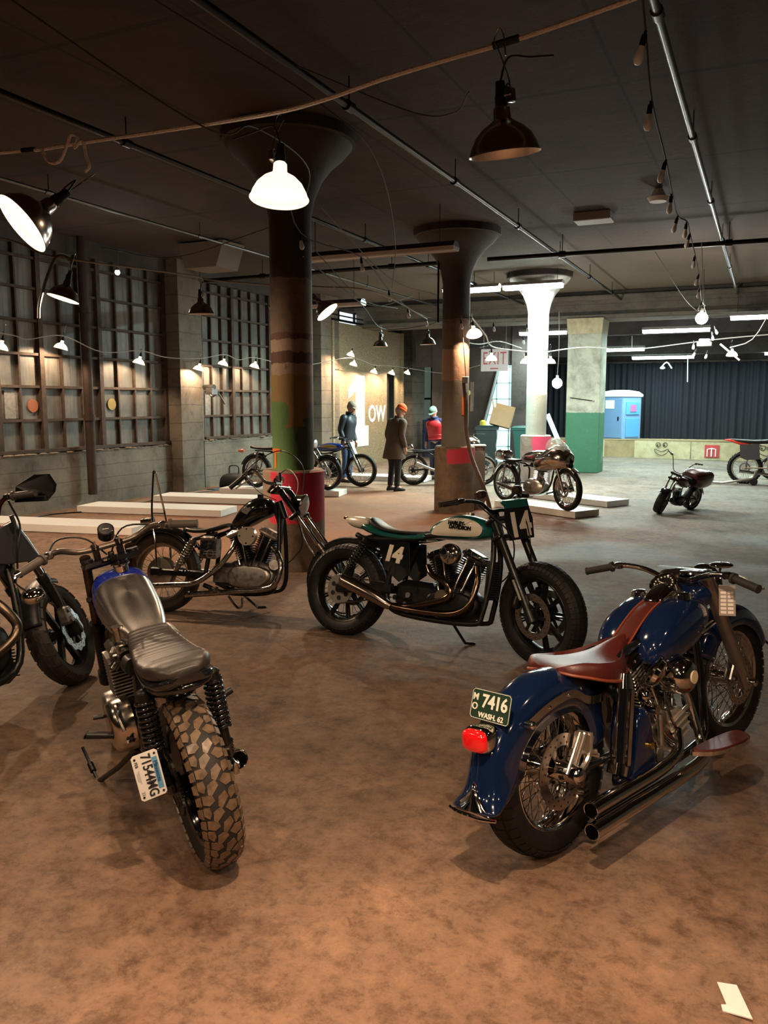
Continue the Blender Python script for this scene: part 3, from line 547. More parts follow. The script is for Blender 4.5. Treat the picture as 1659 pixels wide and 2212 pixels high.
fluo(-7.55,13.6,3.45,0,1.9,False,'unlit dark fixture left of the second column, over the windows')
fluo(-5.55,16.45,3.98,0,1.2,True,'lit fluorescent fixture just left of the glowing column',330)
fluo(-4.28,16.45,3.98,0,1.2,True,'lit fluorescent fixture crossing the top of the glowing column',520)
fluo(-5.4,21.9,3.52,0,1.25,True,'lit fluorescent fixture seen right behind the glowing column',220)
fluo(-3.82,24.9,3.22,0,1.25,True,'lit fluorescent fixture just right of the green pillar',200)
fluo(-2.88,26.6,3.06,0,1.8,True,'lit fluorescent fixture in front of the curtain top',170)
fluo(-2.1,22.0,3.48,0,1.6,True,'lit fluorescent fixture under the bright work light',260)
fluo(-.05,20.0,3.55,0,1.5,True,'lit fluorescent fixture cut by the right edge of view',300)
fluo(.5,26.4,3.10,0,1.2,True,'lit fluorescent fixture low at the far right edge',150)
# paper scrap
mb=MB(); mb.add([(-.035,2.435,.012),(.018,2.442,.014),(.062,2.315,.014),(-.015,2.328,.004),(-.02,2.350,.006),(-.006,2.350,.010)],[(0,5,4,3,2,1)])
tag(mb.build('paper_scrap',mat('clean_white_paper',(.95,.93,.90),.7),None,None,solid=.004),'small torn white paper scrap on the floor at the bottom right','paper')
# ------------------------------------------------------------------ clamp lamps
aluO=mat('spun_aluminium_shade',(.42,.36,.32),.22,1,var=.15,vscale=6); aluI=mat('bright_shade_inside',(.80,.74,.68),.35,.6)
WARM=(1.0,.70,.45); bulbOn=mat('glowing_lamp_bulb',(1,.9,.8),.4,emit=(1,.80,.60),es=90); bulbOff=mat('frosted_bulb',(.80,.76,.70),.3)
bloomS=mat('shade_with_bloom',(.8,.7,.6),.5,emit=(1,.74,.52),es=1.6)  # bloom of the lit lamps put into the outer shade as glow
def lamp(loc,dirv,D,lit,power,label,group,hook=.16,name='clamp_lamp',glowin=True):
    s=D/.272; d=-Vector(dirv).normalized(); q=d.to_track_quat('Z','Y')
    t=thing(name,label,'clamp lamp',loc,q.to_euler(),group)
    P=[(.024,.0),(.031,-.008),(.033,-.045),(.046,-.056),(.078,-.075),(.106,-.103),(.125,-.138),(.134,-.165),(.138,-.168)]
    mb=MB(); mb.m=0; mb.lathe([(r*s,z*s) for r,z in P],n=32); mb.m=1; mb.lathe([((r-.002)*s,(z-.002)*s) for r,z in P],n=32)
    mb.build('shade',[bloomS if lit and D<.27 and dirv[1]>-.6 and abs(dirv[0])<.5 else aluO,aluI],t,50)
    mb=MB(); mb.cyl((0,0,0),(0,0,.035*s),.024*s); mb.cyl((0,0,.035*s),(0,0,.085*s),.021*s,.017*s); mb.build('socket',blkf,t)
    mb=MB(); mb.ell((0,0,-.085*s),(.030*s,.030*s,.032*s),14,10); mb.cyl((0,0,-.065*s),(0,0,-.02*s),.018*s,.014*s); mb.build('bulb',bulbOn if lit else bulbOff,t)
    if D>.2:
        mb=MB(); mb.tube([(.03*s,0,.02*s),(.036*s,.01,.07*s),(.028*s,0,.12*s),(.0,0,.12*s+hook*.5),(-.012*s,0,.10*s+hook*.8),(.012*s,0,.10*s+hook),(.03*s,0,.10*s+hook*.8),(.032*s,0,.10*s+hook*.4)],.0026,6,4); mb.tor((.034*s,0,.055*s),(1,0,0),.014*s,.004*s,16,6); mb.build('wire_hook',chromed,t)
        mb=MB(); mb.bbox((.040*s,0,.03*s),(.02*s,.05*s,.05*s),.004); mb.cyl((.03*s,-.02*s,.03*s),(.06*s,-.02*s,.03*s),.008*s); mb.build('clamp_bracket',chromed,t)
        MB().tube([(0,0,.08*s),(.03,.02,.16*s),(.12,.02,.14*s),(.22,.01,.12*s)],.004,6,5).build('cord',blkf,t)
    if lit and power>0:
        l=bpy.data.lights.new('lamp_light','SPOT'); l.energy=power; l.color=WARM; l.shadow_soft_size=.03; l.spot_size=R_(158); l.spot_blend=.35
        o=bpy.data.objects.new('lamp_light',l); COL.objects.link(o); o.parent=t; o.location=(0,0,-.13*s)
    return t
D_=(0,0,-1)
BIG='large clamp lamps hung from the ropes'; SM='small clamp lamps strung along the windows'
lamp((-.96,3.17,2.80),(.047,.163,-.98),.272,False,0,'large unlit aluminium clamp lamp at the upper right on the rope',BIG,hook=.16)
lamp((-2.02,3.32,2.755),(.03,-.14,-1),.262,True,40,'brightly lit clamp lamp glaring in front of the green column',BIG,hook=.12)
lamp((-2.77,2.72,2.53),(-.36,-.66,-.60),.262,True,50,'tilted lit clamp lamp cut by the left edge of view',BIG,hook=.14)
lamp((-5.63,5.66,2.76),(-.19,-.22,-.96),.272,True,270,'tilted clamp lamp hanging before the left windows under a curved hose',BIG,hook=.16)
lamp((-5.53,7.42,2.80),(0,.05,-1),.272,False,0,'dark unlit clamp lamp hanging before the concrete pier',BIG,hook=.1)
lamp((-4.51,8.15,2.80),(.60,.10,-.72),.272,True,190,'clamp lamp tilted sideways just right of the green column',BIG,hook=.1)
lamp((-6.39,13.86,2.86),(0,.02,-1),.272,False,0,'dark unlit clamp lamp in front of the strand board wall',BIG,hook=.12)
lamp((-5.24,13.27,2.83),(.03,.03,-1),.272,False,0,'dark unlit clamp lamp just left of the pink-patched column',BIG,hook=.12)
lamp((-4.06,12.15,2.83),(.25,-.35,-1),.24,True,110,'lit clamp lamp glowing against the pink-patched column',BIG,hook=.1)
lamp((-4.55,14.67,2.58),(0,-.05,-1),.215,True,70,'small lit clamp lamp left of the letter X of the exit board',SM)
lamp((-4.22,15.83,2.57),(0,-.05,-1),.215,True,70,'small lit clamp lamp at the right end of the exit board',SM)
lamp((-3.95,16.7,2.60),(0,-.05,-1),.215,True,60,'small lit clamp lamp touching the right side of the glowing column',SM)
lamp((-.62,17.3,2.70),(0,-.1,-1),.215,True,60,'small lit clamp lamp at far right in front of the curtain',SM)
NM=['first lit lamp from the left on the window string','second lit lamp from the left on the window string','third lit lamp on the window string, left of the concrete pier','lit lamp on the window string in front of the concrete pier','lit lamp on the window string just right of the concrete pier','last lit lamp on the window string before the green column']
WS=[(-9.82,8.587,2.56),(-9.82,9.7,2.63),(-9.82,11.44,2.475),(-9.62,12.84,2.41),(-9.82,13.9,2.55),(-9.82,15.02,2.545)]
for i,(p,n) in enumerate(zip(WS,NM)): lamp(p,(-.22,-.15,-1),.21,True,60,n,SM)
# out of frame to the left and before it, same string
for p,n in(((-9.5,7.0,2.5),'lit clamp lamp of the window string, outside the left edge'),): lamp(p,(-.2,0,-1),.21,True,50,n,SM)
WB=[(-9.35,18.6,2.95),(-9.35,18.75,2.72),(-9.4,20.05,2.58),(-9.4,21.2,2.58),(-9.4,22.3,2.62)]
NB=['upper lit lamp at the left edge of the strand board wall','lower lit lamp at the left edge of the strand board wall','lit lamp above the painted numeral, left one','lit lamp above the painted letters','lit lamp above the doorway of the strand board wall']
for p,n in zip(WB,NB): lamp(p,(-.22,-.2,-1),.20,True,95,n,SM)
# unseen lamps: overhead ones follow the shadows, those behind are added for brightness and sparkle
for p,pw_ in(((-.62,1.6,2.76),205),((1.35,2.9,2.85),26),((.3,.1,2.8),110),((-2.2,-.3,2.75),120),((-4.4,1.5,2.75),38),((2.6,1.2,2.8),42),((-1.2,-1.6,2.7),30),((1.6,-1.2,2.75),30),((-3.6,-1.0,2.7),25)): lamp(p,D_,.272,True,pw_,'unseen lit clamp lamp around the viewer, some added to brighten the foreground',BIG)
lamp((-7.0,5.2,2.78),(.30,.15,-.95),.272,True,260,'added lit clamp lamp, unseen outside the left edge of view',BIG)  # added lamp, brings light to the green column, chopper and platforms
# ropes
ropeM=mat('white_braided_rope',(.80,.76,.72),.8,bump=.6,bscale=150); cordM=mat('grey_brown_cord',(.16,.14,.12),.7); dcord=mat('dark_string_cord',(.03,.025,.02),.7)
def rope(nm,P,r,m,lab,cat='rope',sub=8):
    return tag(MB().tube(P,r,7,sub).build(nm,m),lab,cat)
rope('rope',[(-6.2,3.18,3.05),(-3.706,3.18,2.95),(-3.385,3.18,2.93),(-2.967,3.18,2.925),(-2.556,3.18,2.918),(-1.982,3.18,2.915),(-1.721,3.18,2.934),(-1.448,3.18,2.975),(-1.194,3.18,3.003),(-.956,3.18,3.025),(-.766,3.18,3.050),(-.508,3.18,3.091),(-.415,3.18,3.107),(1.5,3.1,3.4)],.0095,ropeM,'white rope running up across the top of the picture carrying lamps')
rope('rope_tail',[(-3.28,3.17,2.92),(-3.24,3.17,2.86),(-3.17,3.17,2.855),(-3.12,3.17,2.92),(-3.09,3.17,2.965),(-3.05,3.17,2.95),(-3.07,3.17,2.905),(-3.02,3.17,2.93),(-3.0,3.17,2.86),(-2.985,3.17,2.81),(-3.01,3.17,2.79)],.008,ropeM,'curled loose end of white rope beside the leftmost lamp')
rope('black_tape',[(-3.42,3.18,2.935),(-3.34,3.18,2.931)],.014,blkf,'black tape wrapped round the rope at the left','tape',1)
rope('black_tape',[(-1.0,3.18,3.022),(-.9,3.18,3.034)],.014,blkf,'black tape wrapped round the rope above the unlit lamp','tape',1)
rope('rope',[(-8.6,5.75,3.5),(-6.878,5.8,3.27),(-6.343,5.8,3.15),(-6.0,5.75,3.02),(-5.58,5.8,2.94),(-5.5,7.2,3.0),(-5.45,7.5,2.99),(-4.9,7.9,2.95),(-4.5,8.2,2.95),(-4.15,8.9,2.95),(-4.75,12.0,2.95)],.009,mat('pale_grey_cord',(.34,.31,.28),.7),'grey twisted rope running along the left windows to the green column')
rope('dark_cord',[(-4.15,7.2,3.1),(-4.9,10,2.98),(-6.3,13.8,3.0),(-5.2,13.2,2.98),(-4.6,12.2,3.0)],.007,dcord,'dark sagging cord carrying lamps in front of the strand board','cord')
rope('lamp_cable',[(-9.8,6.5,2.72),(-9.8,8.576,2.655),(-9.8,9.0,2.60),(-9.8,9.68,2.70),(-9.8,10.5,2.50),(-9.8,11.42,2.57),(-9.8,12.1,2.49),(-9.6,12.82,2.50),(-9.8,13.88,2.63),(-9.8,14.36,2.55),(-9.8,14.99,2.62),(-9.6,16.4,2.5),(-9.4,18.6,2.78),(-9.4,20,2.66),(-9.4,21.2,2.68),(-9.4,22.4,2.66),(-8.2,22.2,2.5),(-6.5,20,2.6)],.008,mat('pale_cord',(.40,.37,.33),.7),'thin pale cord of the lamp string along the left windows','cord',6)
rope('lamp_cable',[(-4.12,12.25,2.97),(-4.2,13.2,2.78),(-4.5,14.6,2.68),(-4.25,15.8,2.66),(-4.1,16.6,2.68),(-3.4,17.3,2.8),(-2.5,18,2.78),(-.7,17.3,2.9),(1.5,17,3.0)],.011,ropeM,'white cord between the columns carrying small lit lamps','cord')
rope('lamp_cable',[(-4.1,12.2,3.02),(-4.35,12.9,2.85),(-4.7,13.6,2.74),(-4.7,14.4,2.72),(-4.5,15.0,2.80),(-4.3,15.8,2.72)],.007,ropeM,'second looped white cord right of the pink-patched column','cord')
rope('curved_hose',[(-5.78,5.45,2.42),(-5.76,5.45,2.55),(-5.72,5.5,2.75),(-5.65,5.55,2.93),(-5.60,5.6,2.95),(-5.56,5.65,2.91)],.014,mat('grey_rubber',(.10,.09,.08),.5),'grey curved hose hooked over the rope by the left windows','hose')
rope('wire',[(-3.6,2.0,4.2),(-2.9,3.4,3.7),(-2.35,4.3,3.35),(-2.5,5.4,3.3),(-3.3,7.5,3.2),(-4.0,9.0,3.0)],.004,dcord,'thin dark wire crossing diagonally above the lit lamp','wire')
rope('wire',[(-3.2,2.2,3.6),(-2.35,3.12,2.92),(-2.2,3.4,2.95),(-2.6,4.6,3.1),(-3.8,6.6,3.4)],.004,dcord,'thin dark wire tied to the rope near the lit lamp','wire')
rope('wire',[(-1.8,3.1,3.05),(-1.5,3.6,2.98),(-1.25,3.45,2.90),(-1.1,3.2,2.88)],.003,dcord,'thin cord hanging left of the large unlit lamp','wire')
for i,(a,b) in enumerate((((-4.2,7.3,3.3),(-5.5,12.6,3.2)),((-4.15,7.4,2.95),(-5.0,12.0,3.3)),((-8.8,9.5,3.9),(-4.6,7.4,3.45)),((-4.1,7.5,3.6),(-4.6,12,3.3)),((-1.6,13.2,3.9),(-.9,17,3.2)),((-.8,11,3.6),(-1.0,15.5,3.2)))):
    m_=(Vector(a)+Vector(b))/2-Vector((0,0,.22)); rope('wire',[a,m_,b],.005,cordM if i%2 else dcord,'thin slack wire under the ceiling','wire').__setitem__('group','slack wires under the ceiling')
# edison bulb strings
blbM=mat('frosted_string_bulb',(.82,.88,.94),.3)
def sbulb(p,dirv,lab,s=1,grp='unlit string bulbs'):
    q=(-Vector(dirv).normalized()).to_track_quat('Z','Y'); t=thing('string_bulb',lab,'light bulb',p,q.to_euler(),grp)
    MB().lathe([(.001,-.105),(.012,-.103),(.021,-.090),(.0235,-.072),(.019,-.045),(.013,-.022),(.012,-.01)],n=16).build('glass_bulb',blbM,t,60)
    mb=MB(); mb.cyl((0,0,-.02),(0,0,.03),.016,.014); mb.cyl((0,0,.03),(0,0,.05),.008); mb.build('socket',blkf,t)
SB=[(-.63,4.39,3.42),(-.67,5.02,3.30),(-.72,6.22,3.30),(-.77,7.19,3.29),(-.83,8.28,3.34),(-.8,8.9,3.40),(-.83,9.6,3.42),(-.86,10.8,3.38),(-.9,12.0,3.33),(-.95,13.0,3.28),(-1.0,14.2,3.22)]
for i,p in enumerate(SB): sbulb(p,(-.1 if i%2 else -.25,.0,-1),['nearest hanging string bulb, at the top right','second hanging string bulb from the top right','third string bulb down, beside the bright conduit','fourth string bulb down, above the round detector','fifth string bulb down, right of the rectangular fixture'][i] if i<5 else 'small unlit string bulb far along the right-hand string')
rope('bulb_string',[(-.58,3.6,3.7)]+[(p[0]+.01,p[1],p[2]+.05) for p in SB]+[(-1.0,15.2,3.3)],.006,dcord,'dark cord of bulbs receding at the upper right','cord',5)
LB=[((-4.05,7.0,3.22),'string bulb hanging in front of the green column top'),((-4.05,8.3,3.20),'string bulb just right of the green column'),((-4.62,10.3,3.12),'string bulb below the long unlit fixture'),((-4.85,11.5,3.02),'string bulb between the two front columns'),((-5.0,12.6,3.0),'string bulb left of the second column'),((-4.85,13.2,2.95),'string bulb above the hanging dark lamps'),((-4.2,12.0,2.88),'string bulb against the second column'),((-4.25,13.8,2.98),'string bulb just right of the second column'),((-4.15,15.6,3.10),'string bulb left of the glowing column, upper'),((-4.3,15.9,2.90),'string bulb left of the glowing column, lower')]
for p,l in LB: sbulb(p,(.15,0,-1),l)
rope('bulb_string',[(-3.6,6.0,3.6)]+[(p[0],p[1],p[2]+.05) for p,l in LB[:6]],.006,dcord,'dark cord of bulbs between the two front columns','cord',5)
# two naked work lights and a distant bare bulb
def worklight(p,r,power,lab,stem=1.2):
    t=thing('work_light',lab,'work light',p)
    MB().ell((0,0,0),(r,r,r)).build('bulb',mat('white_hot_bulb',(1,1,1),.4,emit=(1,.96,.92),es=70),t)
    mb=MB(); mb.cyl((0,0,r*.8),(0,0,r+.06),.03); mb.tube([(0,0,r+.05),(.02,0,stem*.5),(.0,0,stem)],.006,5); mb.build('cord',cordM,t)
    l=bpy.data.lights.new('bulb_light','POINT'); l.energy=power; l.color=(1,.95,.90); l.shadow_soft_size=r*1.3; o=bpy.data.objects.new('bulb_light',l); COL.objects.link(o); o.parent=t; o.location=(0,0,-r*2.6)
worklight((-4.1,18.0,2.10),.11,110,'naked white work light hanging right of the glowing column',1.5)
worklight((-1.05,15.24,3.10),.10,90,'naked bright bulb hanging at the end of the right-hand string',.8)
worklight((-8.6,9.6,3.55),.035,6,'small bare white bulb near the ceiling by the left windows',.4)

# hanging odds and ends near the end of the right-hand string and over the stage
def hang(nm,P,r,m,lab,cat): return tag(MB().tube(P,r,6,3).build(nm,m),lab,cat)
hang('hanging_tube',[(-.75,15.5,2.68),(-.43,15.5,2.40)],.018,pw,'short white tube hanging at a slant below the right-hand string','tube')
hang('loose_cable',[(-1.956,24.0,2.95),(-1.95,24,2.73),(-1.934,24.0,2.234)],.014,pw,'white cord end hanging in front of the curtain, middle one','cord')
hang('loose_cable',[(-3.43,24.0,3.5),(-3.42,24.0,3.1)],.012,pw,'white cord hanging beside the green pillar top','cord')
hang('loose_cable',[(.0,15.6,3.2),(-.25,15.6,2.75),(-.6,15.6,2.62)],.010,pw,'slack pale cord looping to the right-hand string end','cord')
t=thing('clamp','white spring clamp hanging over the stage curtain','clamp',(-2.49,24.0,2.72)); mb=MB(); mb.tube([(-.16,0,-.12),(0,0,.05),(.14,0,-.12)],.022,6,3); mb.ell((-.10,0,-.10),(.07,.03,.04)); mb.build('clamp_jaw',pw,t)
t=thing('junction_box','small grey box and bulbs tangled at the end of the right-hand string','electrical box',(-1.0,15.45,2.68)); MB().bbox((0,0,0),(.24,.12,.08),.01).build('box',gm,t); MB().bbox((.0,0,.07),(.18,.08,.04),.008).build('lid',pw,t)
for i,q in enumerate(((-.14,0,-.12),(.05,0,-.15),(-.18,.05,.02),(.12,0,.16),(.16,.03,.26))): sbulb((-1.0+q[0],15.45+q[1],2.68+q[2]),(.2*(i-2),0,-1),'small unlit bulb in the tangle at the end of the right-hand string')
# ------------------------------------------------------------------ motorcycle components
def steerM(wb,rake,trail,ang):
    o=Vector((wb+trail,0,0)); a=Vector((-math.sin(rake),0,math.cos(rake)))
    return Matrix.Translation(o)@Matrix.Rotation(ang,4,a)@Matrix.Translation(-o)
def bike(name,label,x,y,yaw,lean,z=0,cat='motorcycle'):
    t=thing(name,label,cat,(x,y,z),(R_(-lean),0,R_(yaw))); return t
def tyre_prof(R,w,ri,k=.0):
    a=w/2; h=R-ri; P=[]
    for i in range(9):
        f=R_(-78+19.5*i); P.append((R-h*.52*(1-math.cos(f)),a*math.sin(f)/math.sin(R_(78))))
    P=[(ri-.004,-a*.62),(ri+.012,-a*.80)]+P+[(ri+.012,a*.80),(ri-.004,a*.62)]
    return P
def blocks(mb,c,R,w,ri,n,polys,h0=.0,h1=.008,span=1):
    a=w/2; H=R-ri; N=8
    for k in range(n):
        for poly in polys:
            bot=[];top=[]
            for u,v in poly:
                th=2*PI*(k+u)/n; f=R_(78)*v; rr=R-H*.52*(1-math.cos(f)); yy=a*math.sin(f)/math.sin(R_(78))
                for lst,h in((bot,-.004),(top,h1)):
                    r2=rr+h*math.cos(f*.9); y2=yy+h*math.sin(f*.9); lst.append(Vector((c[0]+r2*math.cos(th),y2,c[1]+r2*math.sin(th))))
            m=len(poly); mb.add(bot+top,[tuple(range(m,2*m))]+[(i,(i+1)%m,(i+1)%m+m,i+m) for i in range(m)])
KNOB=[[(.05,-.22),(.30,-.30),(.62,-.02),(.52,.10),(.20,.04)],[(.55,.02),(.80,-.06),(1.12,.24),(1.02,.34),(.70,.30)],
      [(.0,-.62),(.30,-.62),(.42,-.36),(.22,-.32),(.02,-.38)],[(.50,.40),(.74,.36),(.94,.46),(.80,.66),(.50,.64)],[(.55,-.60),(.85,-.56),(.90,-.30),(.66,-.12),(.46,-.34)],[(.06,.22),(.30,.16),(.44,.36),(.36,.60),(.04,.58)],
      [(.08,-.98),(.42,-.98),(.46,-.68),(.06,-.68)],[(.56,.70),(.96,.70),(.92,.98),(.58,.98)],[(.56,-.96),(.90,-.94),(.90,-.68),(.58,-.66)],[(.06,.68),(.42,.68),(.42,.96),(.10,.94)]]
GRID=[[(.08,v+.02),(.92,v+.02),(.92,v+.30),(.08,v+.30)] for v in(-.98,-.66,-.34,-.02,.30,.62)]
DUAL=[[(.06,-.05),(.9,-.05),(1.25,-.42),(.42,-.42)],[(.45,-.46),(1.28,-.46),(1.40,-.92),(.58,-.92)],[(.06,.05),(.42,.42),(1.25,.42),(.9,.05)],[(.45,.46),(.58,.92),(1.40,.92),(1.28,.46)]]
MX=[[(.1,-.16),(.5,-.16),(.5,.16),(.1,.16)],[(.55,-.5),(.95,-.5),(.95,-.22),(.55,-.22)],[(.55,.22),(.95,.22),(.95,.5),(.55,.5)],[(.1,-.95),(.5,-.95),(.5,-.6),(.1,-.6)],[(.1,.6),(.5,.6),(.5,.95),(.1,.95)]]
VINT=[[(.05,-.30),(.95,-.30),(.80,.0),(.95,.30),(.05,.30),(.2,0)],[(.1,-.8),(.9,-.8),(.9,-.40),(.1,-.40)],[(.1,.4),(.9,.4),(.9,.8),(.1,.8)]]
def wheel(root,name,cx,cz,R,w,ri,kind='spoke',T=None,rimM=chrome,hubM=None,spM=None,n=40,tread=None,tyM=rubber,blkM=None,disc=None,spr=None,detail=1,hubr=.05,hubw=.11,pitch=36):
    # wheel > tyre, rim, spokes, brake_disc, sprocket
    hubM=hubM or rimM; spM=spM or rimM; c=(cx,0,cz); ny=48 if detail else 28
    mb=MB(T); mb.cyl((cx,-hubw/2,cz),(cx,hubw/2,cz),hubr*.62,n=20)
    for s in(-1,1): mb.cyl((cx,s*hubw/2,cz),(cx,s*(hubw/2-.012),cz),hubr,n=24)
    mb.cyl((cx,-hubw/2-.04,cz),(cx,hubw/2+.04,cz),.012,n=10)
    W=mb.build(name,hubM,root)
    mb=MB(T); mb.lathe(tyre_prof(R,w,ri),c,(0,1,0),ny,loop=True); mats=[tyM,blkM or tyM]
    if tread: mb.m=1; blocks(mb,(cx,cz),R-.006,w,ri,pitch,tread,h1=.020 if tread is MX else .008)
    mb.build('tyre',mats,W,50)
    mb=MB(T); a=w*.34
    P=[(ri+.012,-a),(ri+.004,-a-.006),(ri-.008,-a),(ri-.012,-a+.012),(ri-.022,-a*.45),(ri-.026,0),(ri-.022,a*.45),(ri-.012,a-.012),(ri-.008,a),(ri+.004,a+.006),(ri+.012,a),(ri-.002,a*.4),(ri-.004,0),(ri-.002,-a*.4)]
    mb.lathe(P,c,(0,1,0),ny,loop=True); mb.build('rim',rimM,W,40)
    if kind=='spoke':
        mb=MB(T)
        for i in range(n):
            s=1 if i%2 else -1; th=2*PI*i/n; off=R_(26)*(1 if (i//2)%2 else -1)
            p=Vector((cx+hubr*.92*math.cos(th+off),s*hubw*.46,cz+hubr*.92*math.sin(th+off))); q=Vector((cx+(ri-.022)*math.cos(th),s*a*.22,cz+(ri-.022)*math.sin(th)))
            mb.cyl(p,q,.0022 if detail else .003,n=4,cap=False)
        mb.build('spokes',spM,W,60)
    else:
        mb=MB(T)
        for i in range(n):
            th=2*PI*i/n
            for d in((-.05,.05) if kind=='twin' else (0,)):
                rot=Matrix.Rotation(-(th+d),3,'Y'); L_=ri-.02-hubr*.7; mb.box(Vector((cx,0,cz))+rot@Vector((hubr*.7+L_/2,0,0)),(L_,.030 if kind=='twin' else .035,.011 if kind=='twin' else .03),rot)
        mb.build('cast_spokes',rimM,W,None,bevel=.003)
    for dd in (disc or []):
        y,r,m,wave=dd[0],dd[1],dd[2],dd[3] if len(dd)>3 else 0
        mb=MB(T); k=72; rings=[]
        for yy in(y-.0025,y+.0025):
            rings.append([Vector((cx+(r+wave*.006*math.cos(12*2*PI*i/k))*math.cos(2*PI*i/k),yy,cz+(r+wave*.006*math.cos(12*2*PI*i/k))*math.sin(2*PI*i/k))) for i in range(k)])
        inn=[[Vector((cx+r*.68*math.cos(2*PI*i/k),yy,cz+r*.68*math.sin(2*PI*i/k))) for i in range(k)] for yy in(y+.0025,y-.0025)]
        mb.loft(rings+inn,loop=True); D_=mb.build('brake_disc',m,W,30)
        mb=MB(T)
        for i in range(6):
            th=2*PI*i/6; rot=Matrix.Rotation(-th,3,'Y'); mb.box(Vector((cx,y,cz))+rot@Vector((r*.5,0,0)),(r*.5,.006,.022),rot)
        mb.cyl((cx,y-.006,cz),(cx,y+.006,cz),r*.32,n=24); mb.build('disc_carrier',blkm if wave else hubM,D_,30)
        if detail:
            mb=MB(T)
            for i in range(36):
                th=2*PI*i/36; rr=r*(.76 if i%2 else .90); s=1 if y>0 else -1; mb.cyl((cx+rr*math.cos(th),y+s*.0027,cz+rr*math.sin(th)),(cx+rr*math.cos(th),y+s*.0032,cz+rr*math.sin(th)),.0042,n=8)
            mb.build('drilled_holes',blkf,D_,None)
    if spr:
        y,r,m=spr; mb=MB(T); k=48; g=[]
        for yy in(y-.004,y+.004): g.append([Vector((cx+(r+(.006 if i%2 else 0))*math.cos(2*PI*i/(2*k)),yy,cz+(r+(.006 if i%2 else 0))*math.sin(2*PI*i/(2*k)))) for i in range(2*k)])
        mb.loft(g); D_=mb.build('sprocket',m,W,30)
        mb=MB(T); s=1 if y>0 else -1
        for i in range(6): th=2*PI*(i+.5)/6; mb.cyl((cx+r*.62*math.cos(th),y+s*.0045,cz+r*.62*math.sin(th)),(cx+r*.62*math.cos(th),y+s*.006,cz+r*.62*math.sin(th)),r*.17,n=14)
        mb.build('sprocket_holes',blkf,D_,None)
    return W
def fork(root,T,ax,top,hw,ru,rl,split=.55,upM=chrome,loM=alu,gait=False,triple=True):
    # one fork_leg each side: stanchion above, slider below
    a=Vector((ax[0],0,ax[1])); b=Vector((top[0],0,top[1])); d=(b-a).normalized()
    for s in(-1,1):
        y=Vector((0,s*hw,0)); mid=a+(b-a)*split
        mb=MB(T); mb.cyl(mid+y,b+y,ru,n=16); mb.cyl(b+y,b+y+d*.02,ru*1.15,n=16); leg=mb.build('fork_leg',upM,root)
        mb=MB(T); mb.cyl(a+y-d*.03,mid+y,rl*.92,rl,n=16); mb.cyl(mid+y-d*.02,mid+y+d*.03,rl*1.18,n=16); mb.cyl(a+y-d*.035,a+y+d*.04,rl*1.25,n=14); mb.build('slider',loM,leg)
        if gait:
            mb=MB(T); L_=(b-a).length*.30; k=10
            for i in range(k): mb.cyl(mid+y+d*(L_*i/k),mid+y+d*(L_*(i+.55)/k),ru*1.7,ru*1.45,n=16)
            mb.build('fork_gaiter',blkf,leg)
    if triple:
        for q,nm in((.02,'upper_yoke'),(.20,'lower_yoke')):
            p=b+(a-b)*q; mb=MB(T); rot=Matrix.Rotation(math.atan2(d.x,d.z),3,'Y'); mb.bbox(p-Vector((.02,0,0)),(.085,hw*2+.07,.032),.01,rot); mb.build(nm,blkm,root,30)
def bars(root,T,P,r,m,gl=.12,gripM=grip,levers=True,name='handlebar',leverM=alu):
    # P: right-hand path from centre outward (y<0), mirrored
    full=[Vector((p[0],-p[1],p[2])) for p in P[::-1]]+[Vector(p) for p in P]
    if abs(P[0][1])<1e-6: full=[Vector((p[0],-p[1],p[2])) for p in P[:0:-1]]+[Vector(p) for p in P]
    H=MB(T).tube(full,r,12,5).build(name,m,root,60)
    for s in(1,-1):
        e=Vector((P[-1][0],P[-1][1]*s,P[-1][2])); q=Vector((P[-2][0],P[-2][1]*s,P[-2][2])); d=(e-q).normalized(); g0=e-d*gl
        mb=MB(T); mb.cyl(g0,e,r*1.45,r*1.4,n=16); mb.cyl(g0-d*.004,g0+d*.008,r*2.0,n=16); mb.cyl(e,e+d*.006,r*1.55,n=16); mb.build('hand_grip',gripM,H)
        mb=MB(T); k=g0-d*.035; mb.bbox(k,(.035,.035,.032),.006); mb.cyl(k,k+Vector((.05,0,.0)),.008,n=8); mb.build('switch_clamp',chromed if m is not blkm else blkm,H)
        if levers:
            mb=MB(T); a=k+Vector((.045,0,0)); mb.tube([a,a+d*.05+Vector((.02,0,-.002)),a+d*.12+Vector((.008,0,-.006)),a+d*.17+Vector((.0,0,-.004))],[.006,.005,.0045,.006],6,4); mb.build('lever',leverM,H)
    return H
def fender(root,name,c,R,a0,a1,w,dep,m,T=None,th=.003,n=28,flare=0,prof=None,flip=None):
    # U-section mudguard; angles in degrees from +x, counter-clockwise (seen from +y side mirrored)
    rings=[]
    for i in range(n+1):
        t=i/n; a=R_(a0+(a1-a0)*t); f=flare*max(0,(t-.72)/.28)**2 if flare else 0; g=[]; k=10
        ww=w/2*(1+f*.55); RR=R+f*.09
        for j in range(-k,k+1):
            q=j/k; ph=q*PI/2; y=ww*math.sin(ph) if abs(q)<1 else ww*math.copysign(1,q); y=ww*math.copysign(abs(math.sin(ph))**.8,q); r=RR-dep*(1-math.cos(ph)**.75 if abs(q)<1 else 1)
            g.append(Vector((c[0]+r*math.cos(a),y,c[1]+r*math.sin(a))))
        rings.append(g)
    mb=MB(T); mb.loft(rings,caps=False,closed=False); return mb.build(name,m,root,50,solid=th)
